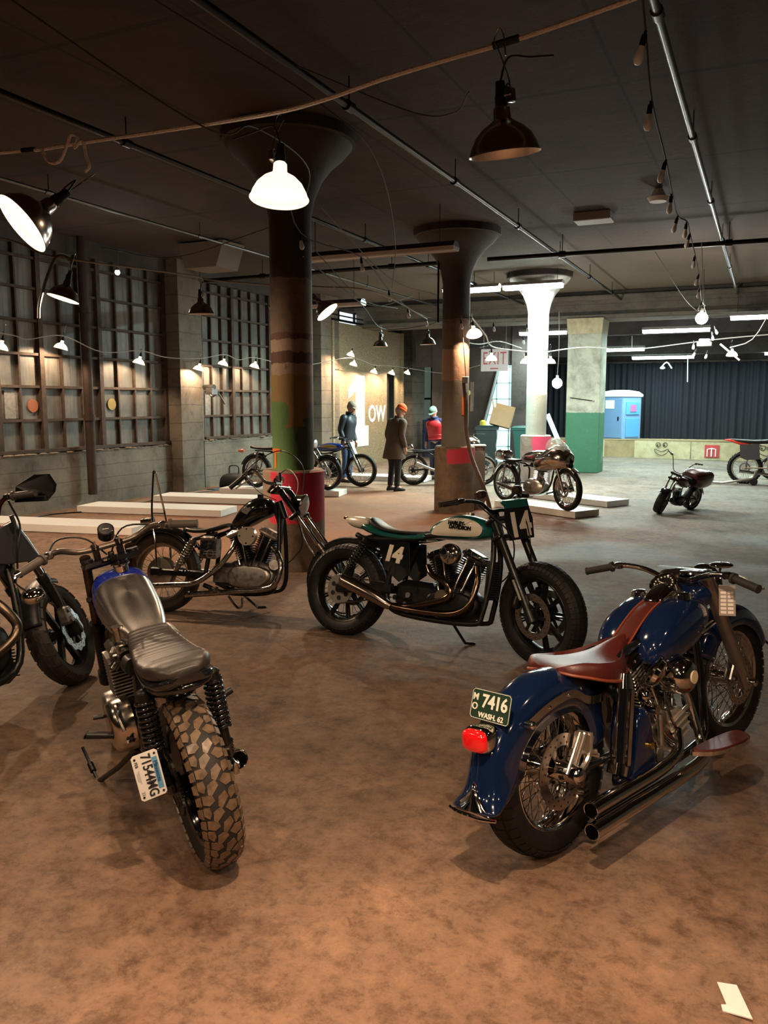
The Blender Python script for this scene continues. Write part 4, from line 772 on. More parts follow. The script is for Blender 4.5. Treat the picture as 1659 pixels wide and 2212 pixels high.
def fins(mb,a,b,r,rf,n,sq=0,ns=20):
    a=Vector(a);b=Vector(b);d=b-a; mb.cyl(a,b,r,n=ns)
    for i in range(n):
        p=a+d*((i+.3)/n); q=a+d*((i+.72)/n)
        if sq:
            u,w_,z=frame_of(d); ang=math.atan2(d.x,d.z); rot=Matrix.Rotation(ang,3,'Y'); mb.bbox((p+q)/2,(rf*2,rf*2*sq,(q-p).length),.004,rot)
        else: mb.cyl(p,q,rf,n=ns)
def shock(root,top,bot,y,r=.026,m=blkm,body=chrome,n=9,name='shock_absorber'):
    for s in(-1,1):
        a=Vector((top[0],y*s,top[1])); b=Vector((bot[0],y*s,bot[1])); d=b-a
        mb=MB(); mb.cyl(a,b,r*.42,n=12); mb.cyl(a-d*.02,a+d*.08,r*.9,n=14); mb.cyl(b-d*.22,b,r*.7,n=14); mb.ell(a,(r*.6,r,r*.6),10,6); mb.ell(b,(r*.6,r,r*.6),10,6); S_=mb.build(name,body,root)
        u,w_,z=frame_of(d); P=[]
        k=n*10
        for i in range(k+1): t=i/k; P.append(a+d*(.08+.72*t)+(u*math.cos(2*PI*n*t)+w_*math.sin(2*PI*n*t))*r)
        MB().tube(P,r*.20,6,1).build('spring',m,S_,60)
def frame_tubes(root,paths,r,m,name='frame'):
    mb=MB()
    for P in paths: mb.tube(P,r,10,4)
    return mb.build(name,m,root,60)
def both(*P): return [list(P),[(p[0],-p[1],p[2]) for p in P]]
def kickstand(root,a,b,m,foot=(.04,.05,0)):
    a=Vector(a); b=Vector(b); mb=MB(); mb.tube([a,a+(b-a)*.5,b],.010,8,1); mb.tube([b,b+Vector(foot)],.011,8,1); mb.ell(b+Vector(foot),(.018,.018,.010),8,6); return mb.build('kickstand',m,root)
def headlight(root,T,c,r,dep,m,lens=None,d=(1,0,0)):
    d=Vector(d).normalized(); c=Vector(c)
    mb=MB(T); mb.lathe([(.001,-dep),(r*.45,-dep*.93),(r*.8,-dep*.6),(r*.97,-dep*.15),(r*1.04,-dep*.1),(r*1.06,0),(r*.98,.008)],c,d,28); H=mb.build('headlight',m,root,60)
    mb=MB(T); mb.lathe([(r*.98,.004),(r*.7,.016),(r*.35,.022),(.001,.024)],c,d,28); mb.build('lens',lens or mat('headlight_glass',(.6,.62,.62),.08,.3,coat=1),H); return H
def pipes(root,P,r,m,name='exhaust_pipe',n=16,sub=6,hollow=True):
    mb=MB(); mb.tube(P,r,n,sub); E=mb.build(name,m,root,60)
    if hollow:
        a=Vector(P[-1]); d=(a-Vector(P[-2])).normalized(); q=r[-1] if isinstance(r,(list,tuple)) else r
        mb=MB(); mb.cyl(a+d*.0006,a+d*.0012,q*.82,n=18); mb.build('pipe_dark_inside_disc',mat('hollow_black',(.002,.002,.002),1,spec=0),E,None)  # flat black disc stands for the dark inside of the pipe
        mb=MB(); mb.tor(a,d,q*.93,q*.10,24,8); mb.build('pipe_rim',chrome,E)
    return E
def vtwin(root,x,z,hc,ang,cyM,headM,rockM,caseM,covM,r=.052,rf=.078,lr=.15,pushM=chrome,airM=chrome,air=None,ystep=0,pr=True,nf=9):
    # x,z: crank centre. two cylinders at +-ang; cam side y<0
    E=MB(); E.body([(x-.20,z-.06,z+.06,.07),(x-.17,z-.10,z+.10,.085),(x-.05,z-.13,z+.13,.09),(x+.08,z-.13,z+.13,.09),(x+.17,z-.09,z+.08,.08),(x+.20,z-.04,z+.04,.06)],18,3); eng=E.build('engine',caseM,root)
    for k,s in enumerate((-1,1)):
        d=Vector((math.sin(R_(ang))*s,0,math.cos(R_(ang)))); a=Vector((x,0,z))+d*.10; b=a+d*lr; c=b+d*.085
        mb=MB(); fins(mb,a,b,r,rf,nf,sq=.95); cy=mb.build('cylinder',cyM,eng,30)
        mb=MB(); rot=Matrix.Rotation(math.atan2(d.x,d.z),3,'Y')
        for i in range(4): mb.bbox(b+d*(.008+.017*i),(rf*1.95,rf*2.0,.010),.004,rot)
        mb.bbox((b+c)/2,(rf*1.5,rf*1.5,.08),.01,rot); mb.build('cylinder_head',headM,eng,30)
        mb=MB(); ry=-.02; p=c+Vector((0,ry,0)); mb.bbox(p,(rf*2.3,.13,.045),.016,rot); mb.bbox(p+d*.018,(rf*1.9,.09,.03),.012,rot)
        for q in(-.07,-.025,.025,.07): mb.cyl(p+rot@Vector((q,-.055,.0)),p+rot@Vector((q,-.055,.028)),.006,n=8)
        mb.build('rocker_box',rockM,eng,30)
        if pr:
            for q in(-.035,.03):
                e=b+d*.075+rot@Vector((q,-rf*.80,0)); f=Vector((x+s*.05+q*.9,-.10,z+.075)); mb=MB(); mb.cyl(f,e,.0085,n=10); mb.cyl(f,f+(e-f)*.14,.013,n=10); mb.cyl(e-(e-f)*.12,e,.012,n=10); mb.build('pushrod_tube',pushM,eng)
    mb=MB(); g=[]
    C=[(x-.17,z-.055),(x-.12,z-.085),(x+.0,z-.095),(x+.11,z-.075),(x+.17,z-.02),(x+.17,z+.03),(x+.12,z+.065),(x,z+.075),(x-.12,z+.06),(x-.17,z+.02)]
    Q=catmull([(a,0,b) for a,b in C],4,True); cx_=x; cz_=z-.01
    for y,k in((-.075,1),(-.112,1),(-.124,.93),(-.126,.85)): g.append([Vector((cx_+(q.x-cx_)*k,y,cz_+(q.z-cz_)*k)) for q in Q])
    mb.loft(g); mb.build('cam_cover',covM,eng,40)
    return eng
def plate(root,name,M,w,h,faceM,rimM,thick=.002):
    mb=MB(); k=.008; pts=[(w/2-k,-h/2),(w/2,-h/2+k),(w/2,h/2-k),(w/2-k,h/2),(-w/2+k,h/2),(-w/2,h/2-k),(-w/2,-h/2+k),(-w/2+k,-h/2)]
    mb.loft([[M@Vector((a,b,-thick)) for a,b in pts],[M@Vector((a,b,0)) for a,b in pts]]); P=mb.build(name,faceM,root,None)
    if rimM:
        mb=MB(); mb.tube([M@Vector((a*.965,b*.945,.0005)) for a,b in pts],.0011,5,1,closed=True); mb.build('plate_border',rimM,P)
    return P
def cable(root,P,T=None,r=.0045,m=blkf): return MB(T).tube(P,r,6,6).build('control_cable',m,root,60)
# ------------------------------------------------------------------ D: white and teal flat track racer, number 14
tealP=mat('metallic_teal_paint',(.008,.10,.09),.22,.2,coat=.8); creamP=mat('cream_white_paint',(.66,.62,.52),.25,coat=.6)
def tracker():
    t=bike('flat_track_motorcycle','black, teal and cream number 14 race motorcycle in the middle of the floor',-2.745,5.279,-6.2,12)
    wb=1.52; rake=R_(28); T=steerM(wb,rake,.11,R_(-25))
    disM=mat('brushed_disc_steel',(.32,.31,.30),.3,1)
    wheel(t,'rear_wheel',0,.335,.335,.14,.235,'twin',rimM=blkm,n=9,tread=GRID,pitch=60,spr=(-.095,.105,mat('bare_sprocket_alloy',(.42,.40,.36),.35,.8)),disc=[(.08,.12,disM)],hubw=.15)
    wheel(t,'front_wheel',wb,.345,.345,.13,.24,'twin',T,blkm,n=9,tread=GRID,pitch=60,disc=[(-.085,.15,disM),(.085,.15,disM)],hubw=.13,hubr=.06)
    fork(t,T,(wb,.345),(1.205,.95),.105,.027,.030,.42,blkm,blkm)
    # calipers, bare slider flash
    for s in(-1,1):
        mb=MB(T); mb.bbox((wb-.115,s*.095,.44),(.05,.05,.13),.012,Matrix.Rotation(R_(20),3,'Y')); c=mb.build('brake_caliper',blkm,t,30)
        mb=MB(T); mb.bbox((wb-.115,s*.122,.44),(.012,.006,.06),.003,Matrix.Rotation(R_(20),3,'Y')); mb.build('caliper_badge',alu,c)
    mb=MB(T); a=Vector((wb,-.137,.345)); u=Vector((-.46,0,.885)); mb.cyl(a+u*.12,a+u*.26,.009,n=8); mb.build('slider_guard',alu,t)
    # number plate
    Mp=T@basis((1.335,0,.93),(0,1,0),(-.22,0,1))
    mb=MB(T); P=[(-.115,-.11),(.115,-.11),(.13,.02),(.105,.13),(-.105,.13),(-.13,.02)]; Mq=basis((1.335,0,.93),(0,1,0),(-.22,0,1))
    mb.loft([[Mq@Vector((a,b,q)) for a,b in P] for q in(-.006,0)]); pl_=mb.build('number_plate',blk,t,None)
    text('plate_digits','14',.22,Mp@Matrix.Translation((0,-.02,.002)),creamP,pl_,.002,sx=.95,bold=.008)
    mb=MB(T); mb.loft([[Mq@Vector((a,b,c)) for a,b,c in((-.11,.10,.004),(.11,.10,.004),(.10,.15,-.05),(-.10,.15,-.05))],[Mq@Vector((a,b,c)) for a,b,c in((-.10,.15,.008),(.10,.15,.008),(.095,.165,-.07),(-.095,.165,-.07))]]); mb.build('teal_cowl',tealP,pl_,None)
    bars(t,T,[(1.16,0,1.0),(1.15,-.08,1.0),(1.13,-.16,1.06),(1.06,-.28,1.075),(1.02,-.41,1.06)],.012,blkm,levers=True,leverM=blkm)
    mb=MB(T); mb.bbox((1.18,-.19,1.12),(.045,.06,.05),.01); mb.bbox((1.20,.12,1.13),(.06,.05,.06),.012); mb.build('reservoir',mat('dark_reservoir',(.03,.012,.012),.3),t)
    cable(t,[(1.16,-.2,1.05),(1.36,-.1,.85),(1.30,-.06,.6),(1.15,-.07,.47),(1.22,-.1,.40)],T,.005); cable(t,[(1.15,.2,1.05),(1.42,.0,.86),(1.40,.02,.66),(1.32,0,.60)],T,.004)
    # frame
    frame_tubes(t,both((1.13,-.03,.86),(1.16,-.07,.62),(1.13,-.09,.30),(1.05,-.10,.22),(.55,-.10,.22),(.42,-.12,.30),(.42,-.12,.50),(.50,-.10,.72))+both((1.12,-.03,.84),(.80,-.08,.80),(.50,-.11,.74),(.20,-.12,.72),(.10,-.10,.74))+both((.45,-.11,.40),(.20,-.13,.37),(0,-.135,.335)),.019,blkm)
    mb=MB(); mb.cyl((1.10,0,.98),(1.17,0,.80),.035,n=16); mb.build('steering_head',blkm,t)
    mb=MB(); 
    for s in(-1,1): mb.bbox((.22,s*.135,.365),(.46,.035,.07),.012,Matrix.Rotation(R_(-5),3,'Y'))
    mb.build('swingarm',blkm,t,30)
    shock(t,(.21,.71),(.06,.45),.145,.030,blkm,blkm)
    # tank: cream with teal edges
    st=[(.655,.765,.80,.07),(.70,.765,.865,.105),(.78,.765,.915,.125),(.88,.77,.945,.135),(.98,.775,.945,.130),(1.07,.79,.92,.105),(1.13,.81,.88,.065)]
    tk=MB().body(st,28,3.0).build('fuel_tank',tealP,t,60)
    for s in(-1,1):
        mb=MB(); O=[(.700,.800),(.735,.850),(.80,.893),(.87,.914),(.96,.918),(1.04,.895),(1.075,.855),(1.055,.812),(.98,.797),(.84,.790),(.735,.788)]
        Q=catmull([(a,0,b) for a,b in O],5,True); g=[]
        def yy(x,z):
            import bisect
            for i in range(len(st)-1):
                if st[i][0]<=x<=st[i+1][0]:
                    f=(x-st[i][0])/(st[i+1][0]-st[i][0]); lo,hi,w=[st[i][k]+(st[i+1][k]-st[i][k])*f for k in(1,2,3)]; q=min(.98,abs((z-(lo+hi)/2)/((hi-lo)/2))); return w*(1-q**3.0)**(1/3.0)
            return .06
        cx_,cz_=.89,.853
        for k in(1,.8,.6,.4,.2,.02):
            g.append([Vector((cx_+(q.x-cx_)*k,s*(yy(cx_+(q.x-cx_)*k,cz_+(q.z-cz_)*k)+.0045),cz_+(q.z-cz_)*k)) for q in Q])
        mb.loft(g,caps=False); mb.build('cream_panel',creamP,tk,70)
        if s<0:
            for tx,dz,dx in(('HARLEY-',.018,-.014),('DAVIDSON',-.010,.014)):
                text('tank_lettering',tx,.034,basis((.915+dx,-.1425,.862+dz),(1,.03,-.02),(0,.14,1)),blk,tk,.003,sx=.92,bold=.0022)
    mb=MB(); mb.cyl((.93,0,.94),(.93,0,.965),.030,n=20); mb.build('filler_cap',alu,tk)
    # seat and tail
    mb=MB(); mb.body([(.08,.800,.805,.05),(.12,.78,.835,.09),(.20,.755,.825,.12),(.32,.735,.785,.135),(.50,.730,.775,.135),(.64,.745,.795,.12),(.67,.755,.79,.10)],24,3.2); s_=mb.build('seat_cowl',tealP,t,60)
    mb=MB(); mb.body([(-.06,.835,.86,.03),(.0,.80,.875,.06),(.08,.785,.878,.088),(.155,.790,.874,.098),(.17,.81,.85,.08)],20,3); mb.build('tail_hump',creamP,t,60)
    mb=MB(); mb.bbox((-.065,0,.858),(.04,.055,.022),.008); mb.build('tail_light',mat('smoked_red_lens',(.05,.006,.005),.2),t)
    mb=MB(); mb.body([(.165,.82,.868,.07),(.185,.80,.880,.088),(.22,.79,.858,.10),(.30,.775,.822,.112),(.42,.77,.806,.118),(.56,.77,.806,.108),(.64,.775,.812,.085)],22,3); mb.build('seat_pad',mat('black_seat_leather',(.012,.012,.012),.45,bump=.1,bscale=120),t,60)
    mb=MB(); mb.prism([(.05,.70),(.28,.77),(.36,.74),(.16,.66)],-.10,.10); mb.build('tail_bracket',blkm,t,None)
    # side number panels
    for s in(-1,1):
        mb=MB(); mb.prism([(.30,.72),(.55,.72),(.58,.50),(.50,.44),(.38,.52)],s*.125,s*.135); pn=mb.build('side_panel',blk,t,None)
        if s<0: text('panel_digits','14',.145,basis((.435,-.1375,.625),(1,0,-.10),(.08,0,1)),creamP,pn,.002,sx=.95,bold=.010,shear=.12)
    # engine
    e=vtwin(t,.885,.34,0,22.5,blkm,blkm,chrome,blkm,blkm,r=.052,rf=.078,lr=.165,nf=11)
    mb=MB(); mb.lathe([(.001,-.03),(.06,-.028),(.070,-.018),(.073,0),(.07,.03)],(.90,-.19,.668),(0,1,0),32); ac=mb.build('air_cleaner',chrome,e,50)
    mb=MB()
    for k in range(5):
        th=2*PI*k/5+.3; rot=Matrix.Rotation(th,3,'Y'); mb.box(Vector((.90,-.2205,.668))+rot@Vector((.035,0,0)),(.05,.004,.007),rot)
    mb.cyl((.90,-.19,.668),(.90,-.225,.668),.012); mb.build('cleaner_ribs',chromed,ac)
    mb=MB(); mb.cyl((.85,-.10,.38),(.85,-.165,.38),.045,n=24); mb.build('round_cover',mat('bronze_grey_cover',(.28,.23,.17),.3,.9),e)
    mb=MB(); mb.bbox((.62,-.03,.36),(.30,.18,.20),.04); mb.build('gearbox',blkm,e,30)
    mb=MB(); mb.bbox((1.14,0,.52),(.035,.16,.26),.008); mb.build('oil_cooler',blkf,e)
    mb=MB(); 
    for i in range(16): mb.bbox((1.145+.018,0,.42+i*.015),(.012,.165,.006),.002)
    mb.build('cooler_fins',alud,e)
    # exhaust
    br=mat('bronzed_exhaust',(.20,.14,.10),.18,1,var=.3,vscale=9)
    pipes(t,[(.70,-.10,.57),(.76,-.15,.52),(.88,-.175,.475),(.925,-.18,.42),(.90,-.18,.375),(.80,-.175,.335),(.62,-.17,.285),(.47,-.185,.275)],.021,br,hollow=False)
    pipes(t,[(1.06,-.08,.60),(1.085,-.12,.50),(1.06,-.15,.36),(.98,-.16,.29),(.85,-.165,.265),(.62,-.18,.265),(.46,-.185,.275)],.021,br,hollow=False)
    pipes(t,[(.49,-.185,.268),(.44,-.19,.285),(.33,-.20,.33),(.09,-.215,.41)],[.026,.036,.046,.048],mat('brushed_muffler',(.34,.29,.25),.2,1),name='muffler')
    for A,B,nm in(((.0,-.105,.432),(.45,-.105,.42),'upper_chain_run'),((.0,-.105,.228),(.45,-.105,.33),'lower_chain_run')):
        A=Vector(A);B=Vector(B); mb=MB()
        for i in range(30): mb.bbox(A+(B-A)*(i/30),(.018,.012,.009),.002)
        mb.build(nm,mat('chain_steel',(.12,.10,.08),.4,.9),t)
    kickstand(t,(.80,.12,.22),(.90,.20,.06),blkm); 
    for s in(-1,1):
        mb=MB(); mb.cyl((.60,s*.13,.33),(.56,s*.27,.34),.012); mb.cyl((.58,s*.20,.335),(.56,s*.28,.34),.017); mb.build('foot_peg',blkm,t)
    mb=MB(); mb.cyl((.59,-.14,.36),(.59,-.15,.36),.018); mb.cyl((.57,-.14,.30),(.57,-.15,.30),.012); mb.build('pivot_bolt',alu,t)
    return t
tracker()
# ------------------------------------------------------------------ C: black chopper with raked chrome fork
def chopper():
    t=bike('chopper_motorcycle','old black chopper with long raked chrome fork and tall sissy bar',-4.391,5.265,9.1,8)
    wb=1.585; rake=R_(37); T=steerM(wb,rake,.15,0)
    old=mat('tarnished_spokes',(.40,.34,.27),.35,.9,var=.3)
    wheel(t,'rear_wheel',0,.325,.325,.125,.232,'spoke',rimM=mat('tarnished_rim',(.33,.28,.22),.3,.9,var=.3),spM=old,n=40,hubM=alud,tyM=rubdust,tread=VINT,pitch=50)
    mb=MB(); mb.lathe([(.001,-.055),(.05,-.055),(.115,-.045),(.125,-.02),(.125,.01)],(0,-.02,.325),(0,1,0),30); mb.cyl((0,-.09,.325),(0,-.13,.325),.03); mb.build('drum_brake',old,t)
    wheel(t,'front_wheel',wb,.34,.34,.085,.268,'spoke',T,rimM=chromed,spM=old,n=40,hubM=chromed)
    fork(t,T,(wb,.34),(1.02,1.03),.095,.018,.026,.36,chrome,mat('dull_lower_leg',(.16,.14,.12),.3,.9),triple=False)
    d=Vector((1.02-wb,0,1.03-.34)).normalized()
    for q,nm in((.015,'upper_yoke'),(.30,'lower_yoke')):
        p=Vector((1.02,0,1.03))-d*(.89*q); mb=MB(); mb.bbox(p-Vector((.03,0,.0)),(.09,.26,.035),.012,Matrix.Rotation(math.atan2(d.x,d.z),3,'Y')); mb.build(nm,blkm,t,30)
    for s in(-1,1):
        mb=MB(); a=Vector((1.02,s*.095,1.03)); mb.cyl(a-d*.02,a-d*.27,.024,n=14); mb.build('fork_shroud',blk,t)
        mb=MB(); p=a-d*.57; mb.cyl(p+d*.02,p-d*.025,.030,n=14); mb.build('fork_collar',blkm,t)
        MB().tube([a-d*.29+Vector((.0,s*.01,.02)),a-d*.43+Vector((-.05,s*.01,-.03)),a-d*.6+Vector((-.06,s*.01,-.04))],.006,6,4).build('fork_rod',chromed,t)
    mb=MB(); mb.cyl((.985,0,.93),(1.04,0,.80),.032,n=14); mb.prism([(.93,.90),(1.0,.93),(1.03,.80),(1.02,.60),(.98,.78)],-.02,.02); mb.build('steering_head',blkm,t)
    bars(t,None,[(.97,0,1.075),(.965,-.07,1.07),(.93,-.16,1.08),(.88,-.26,1.16),(.845,-.30,1.13),(.745,-.37,1.02)],.0125,chrome,gl=.13,gripM=mat('black_ribbed_grip',(.01,.01,.01),.5))
    mb=MB(); [mb.cyl((.985,s*.045,1.03),(.96,s*.045,1.09),.012) for s in(-1,1)]; mb.bbox((.97,0,1.075),(.03,.13,.03),.008); mb.build('bar_riser',chrome,t)
    headlight(t,None,(1.20,0,.905),.088,.12,chrome,None,(.85,0,-.15))
    cable(t,[(.78,-.34,1.06),(.90,-.28,1.22),(1.05,-.14,1.32),(1.17,0,1.22),(1.17,.03,1.02),(1.14,.03,.90)],None,.004); cable(t,[(.83,-.30,1.12),(.90,-.2,1.0),(1.0,-.08,.94)],None,.003); cable(t,[(.80,.33,1.12),(.95,.25,1.2),(1.10,.1,1.1),(1.13,0,.95)],None,.004); cable(t,[(1.15,-.05,.85),(1.22,-.06,.62),(1.15,-.05,.50),(1.05,-.04,.42)],None,.004)
    frame_tubes(t,both((1.0,-.02,.86),(1.02,-.05,.75),(1.035,-.08,.48),(1.02,-.10,.27),(.92,-.10,.21),(.60,-.10,.20),(.42,-.11,.25))+[[(1.0,0,.90),(.85,0,.80),(.55,0,.67),(.40,0,.60)]]+both((.50,-.06,.66),(.36,-.11,.62),(.30,-.13,.60))+both((.42,-.10,.30),(.45,-.07,.60),(.40,-.03,.66)),.018,blkm)
    mb=MB()
    for s in(-1,1): mb.bbox((.20,s*.115,.335),(.46,.030,.05),.01); mb.bbox((.0,s*.12,.335),(.10,.03,.07),.01)
    mb.build('swingarm',blkm,t,30)
    shock(t,(.33,.60),(.19,.36),.145,.030,chromed,alud,9)
    # sissy bar
    mb=MB()
    for s in(-1,1): mb.tube([(.0,s*.115,.36),(-.02,s*.115,.55),(-.07,s*.10,.80),(-.105,s*.045,1.02),(-.12,s*.018,1.13)],.008,8,5)
    mb.tube([(-.12,.018,1.13),(-.125,0,1.145),(-.12,-.018,1.13)],.010,8,3); mb.tube([(-.075,-.098,.80),(-.075,.098,.80)],.007,8,1); mb.build('sissy_bar',chrome,t)
    mb=MB(); mb.cyl((-.10,-.03,.74),(-.20,-.03,.73),.035,.030); mb.build('tail_light',chromed,t)
    fender(t,'rear_fender',(0,.325),.375,150,35,.15,.05,blk)
    mb=MB(); mb.body([(.60,.70,.735,.05),(.64,.695,.80,.085),(.70,.70,.885,.11),(.78,.735,.945,.12),(.86,.78,.96,.112),(.93,.81,.94,.09),(.955,.85,.91,.05)],26,2.5); tk=mb.build('fuel_tank',blk,t,60)
    mb=MB(); c=[(-.034,.0),(-.022,.018),(-.01,.014),(0,.028),(.012,.014),(.024,.020),(.034,.002),(.02,-.010),(.006,-.028),(-.012,-.020),(-.026,-.014)]
    mb.prism([(.765+a*1.25,.855+b*1.25) for a,b in c],-.1265,-.110); mb.build('tank_emblem',alu,tk,None)
    mb=MB(); mb.cyl((.83,0,.955),(.83,0,.98),.026); mb.build('filler_cap',chrome,tk)
    mb=MB(); mb.body([(.18,.66,.72,.04),(.22,.66,.71,.09),(.30,.655,.695,.11),(.40,.665,.70,.10),(.52,.70,.735,.07),(.57,.715,.745,.05)],22,3); mb.build('seat',mat('worn_black_leather',(.02,.017,.015),.4),t,60)
    mb=MB(); mb.bbox((.46,-.10,.55),(.14,.10,.18),.02); mb.cyl((.40,-.14,.615),(.53,-.14,.62),.014); ob=mb.build('oil_tank',chromed,t,30)
    mb=MB(); mb.tor((.49,-.158,.50),(0,1,0),.03,.006,18,6); mb.box((.49,-.16,.50),(.12,.008,.008)); mb.box((.49,-.16,.52),(.10,.006,.006)); mb.build('vented_bracket',alu,ob)
    e=vtwin(t,.80,.345,0,23,blkm,blkm,mat('bright_rocker_alloy',(.66,.60,.54),.32,.9),alud,alu,r=.048,rf=.072,lr=.17)
    mb=MB(); mb.cyl((.81,-.15,.655),(.81,-.20,.655),.072,n=36); ac=mb.build('air_cleaner',mat('peach_reflecting_disc',(.72,.62,.52),.3,.6),e,30)
    mb=MB(); [mb.cyl((.81+a,-.20,.655+b),(.81+a,-.204,.655+b),.007,n=8) for a,b in((0,.055),(0,-.055),(.055,0),(-.055,0))]; mb.build('cover_screws',blkf,ac)
    MB().bbox((.59,-.03,.34),(.20,.16,.18),.03).build('gearbox',alud,e,30); MB().cyl((.99,-.05,.43),(1.02,-.13,.44),.04).build('generator',alud,e,30)
    pipes(t,[(.665,-.09,.60),(.66,-.13,.54),(.58,-.155,.42),(.48,-.175,.33),(.37,-.19,.265),(.20,-.20,.245),(-.02,-.21,.225)],[.020,.020,.021,.021,.022,.022,.023],chromed)
    pipes(t,[(.98,-.08,.57),(1.045,-.12,.52),(1.085,-.15,.42),(1.04,-.165,.29),(.93,-.165,.245),(.75,-.165,.225),(.47,-.17,.19),(.30,-.175,.17)],[.020,.021,.021,.022,.022,.023,.023,.024],chromed,hollow=False)
    kickstand(t,(.62,.11,.20),(.78,.14,.07),blkm); mb=MB(); mb.tube([(.66,-.16,.18),(.76,-.20,.10),(.80,-.21,.12),(.80,-.21,.18)],.009,6,3); mb.build('shift_pedal',chromed,t)
    for s in(-1,1): mb=MB(); mb.cyl((.55,s*.15,.23),(.55,s*.25,.23),.018); mb.build('foot_peg',chromed,t)
chopper()
# ------------------------------------------------------------------ E: blue cruiser, chrome and red leather
def bluebike():
    t=bike('cruiser_motorcycle','dark blue cruiser with fishtail fender, red leather saddle and chrome, at the right',-.655,2.97,67.7,6)
    wb=1.50; rake=R_(30); T=steerM(wb,rake,.10,R_(-4))
    blu=mat('deep_blue_gloss_paint',(.004,.012,.045),.10,0,coat=1); 
    red=mat('oxblood_leather',(.080,.012,.008),.42,var=.2,vscale=5,bump=.08,bscale=150); redE=mat('russet_leather_edge',(.22,.045,.018),.45)
    dM=mat('bright_disc_steel',(.55,.50,.46),.22,1)
    wheel(t,'rear_wheel',0,.325,.325,.145,.222,'spoke',n=60,hubr=.055,disc=[(-.078,.142,dM)],tread=VINT,pitch=44)
    wheel(t,'front_wheel',wb,.33,.33,.115,.235,'spoke',T,n=60,hubr=.05,disc=[(-.085,.12,dM)],tread=VINT,pitch=44)
    # white wall-less tyre; rear caliper with bracket
    mb=MB(); mb.bbox((.095,-.112,.415),(.075,.05,.085),.012,Matrix.Rotation(R_(25),3,'Y')); [mb.cyl((.12+.018*i,-.10,.37-.012*i),(.165+.012*i,-.12,.36-.02*i),.012) for i in range(4)]; c=mb.build('brake_caliper',mat('machined_caliper',(.62,.56,.50),.3,.9),t,30)
    mb=MB(); mb.tube([(.0,-.125,.325),(.08,-.135,.46)],.010,8,1); mb.tube([(-.035,-.125,.335),(.05,-.135,.47)],.007,8,1); mb.tube([(.12,-.13,.45),(.10,-.13,.36),(.02,-.13,.31)],.012,8,3); mb.build('caliper_strut',mat('satin_bright_metal',(.7,.64,.58),.25,.9),c)
    mb=MB(); mb.cyl((0,-.08,.325),(0,-.15,.325),.040,.034,n=22); mb.ell((0,-.15,.325),(.034,.022,.034)); mb.cyl((.03,-.13,.25),(.03,-.16,.25),.018); mb.build('axle_cover',chrome,t)
    # fenders
    P=[(-.435,.298,.098),(-.405,.345,.086),(-.378,.43,.080),(-.345,.51,.082),(-.285,.585,.086),(-.20,.645,.088),(-.10,.682,.090),(.0,.695,.090),(.12,.682,.089),(.22,.638,.087),(.29,.56,.086),(.335,.46,.084),(.35,.38,.08)]
    Q=catmull([(a,0,b) for a,b,c in P],4); Wd=catmull([(c,0,0) for a,b,c in P],4); rings=[]
    for i,p in enumerate(Q):
        d=(Q[min(i+1,len(Q)-1)]-Q[max(i-1,0)]).normalized(); nrm=Vector((-d.z,0,d.x)); 
        tt=i/(len(Q)-1); dep=.155 if tt>.15 else .155*(.25+.75*tt/.15); g=[]; k=10
        ctr=Vector((0,0,.325)); inw=(ctr-p).normalized(); w_=Wd[i].x
        for j in range(-k,k+1):
            q=j/k; ph=abs(q)*PI/2; y=math.copysign(w_*math.sin(ph)**.75 if q else 0,q); g.append(p+inw*(dep*(1-math.cos(ph)**.55 if abs(q)<1 else 1))+Vector((0,y,0)))
        rings.append(g)
    mb=MB(); mb.loft(rings,caps=False,closed=False); rf=mb.build('rear_fender',blu,t,60,solid=.004)
    mb=MB(); V=[(-.428,.290,-.104),(-.432,.312,-.05),(-.398,.385,0),(-.432,.312,.05),(-.428,.290,.104)]
    g0=[Vector((x-.010,y,z)) for x,z,y in V]; g1=[Vector((x-.014,y*.7,z-.012-(.0 if abs(y)>.01 else .04))) for x,z,y in V]
    mb.tube([(-.424,-.104,.288),(-.438,-.05,.286),(-.443,0,.288),(-.438,.05,.286),(-.424,.104,.288)],.0065,8,5); mb.build('fender_tip',chrome,rf)
    mb=MB(); rows=[[Vector((-.440+.032*k+.012*abs(q)**2,q*(.100*(1-k)**1.7+.003),.286+.105*k)) for q in(-1,-.6,-.3,0,.3,.6,1)] for k in(0,.15,.3,.5,.75,1)]; mb.loft(rows,caps=False,closed=False); mb.build('fender_tip_plate',chrome,rf,60,solid=.003)
    # chrome fender struts
    for s in(-1,1):
        mb=MB(); R2=catmull([(-.21,0,.565),(-.09,0,.598),(.03,0,.612),(.09,0,.600),(.15,0,.565),(.22,0,.55),(.29,0,.555)],4); g=[]
        for p in R2: g.append([p+Vector((0,s*(.100+.006*a),.016*b)) for a,b in((-1,-1),(1,-1),(1,1),(-1,1))])
        mb.loft(g); st=mb.build('fender_strut',chrome,t,40)
        mb=MB(); mb.cyl((-.21,s*.09,.563),(-.21,s*.120,.563),.014); mb.ell((-.21,s*.120,.563),(.015,.009,.015)); [mb.ell((x,s*.108,z),(.007,.006,.007)) for x,z in((-.09,.596),(.03,.612))]; mb.build('strut_bolts',chrome,st)
    # licence plate and tail light
    M=basis((-.292,.0,.632),(0,-1,0),(.30,0,1)); M=M@Matrix.Rotation(R_(-2),4,'Z')
    ink=mat('cream_plate_ink',(.75,.75,.66),.5); gp=plate(t,'licence_plate',M,.180,.108,mat('dark_green_plate',(.012,.035,.02),.4),ink)
    text('plate_number','7416',.066,M@Matrix.Translation((.018,.012,.001)),ink,gp,.0012,sx=.92,bold=.0015,space=.95)
    text('plate_prefix','M\nO',.034,M@Matrix.Translation((-.070,.006,.001)),ink,gp,.0012,sx=1,bold=.0005)
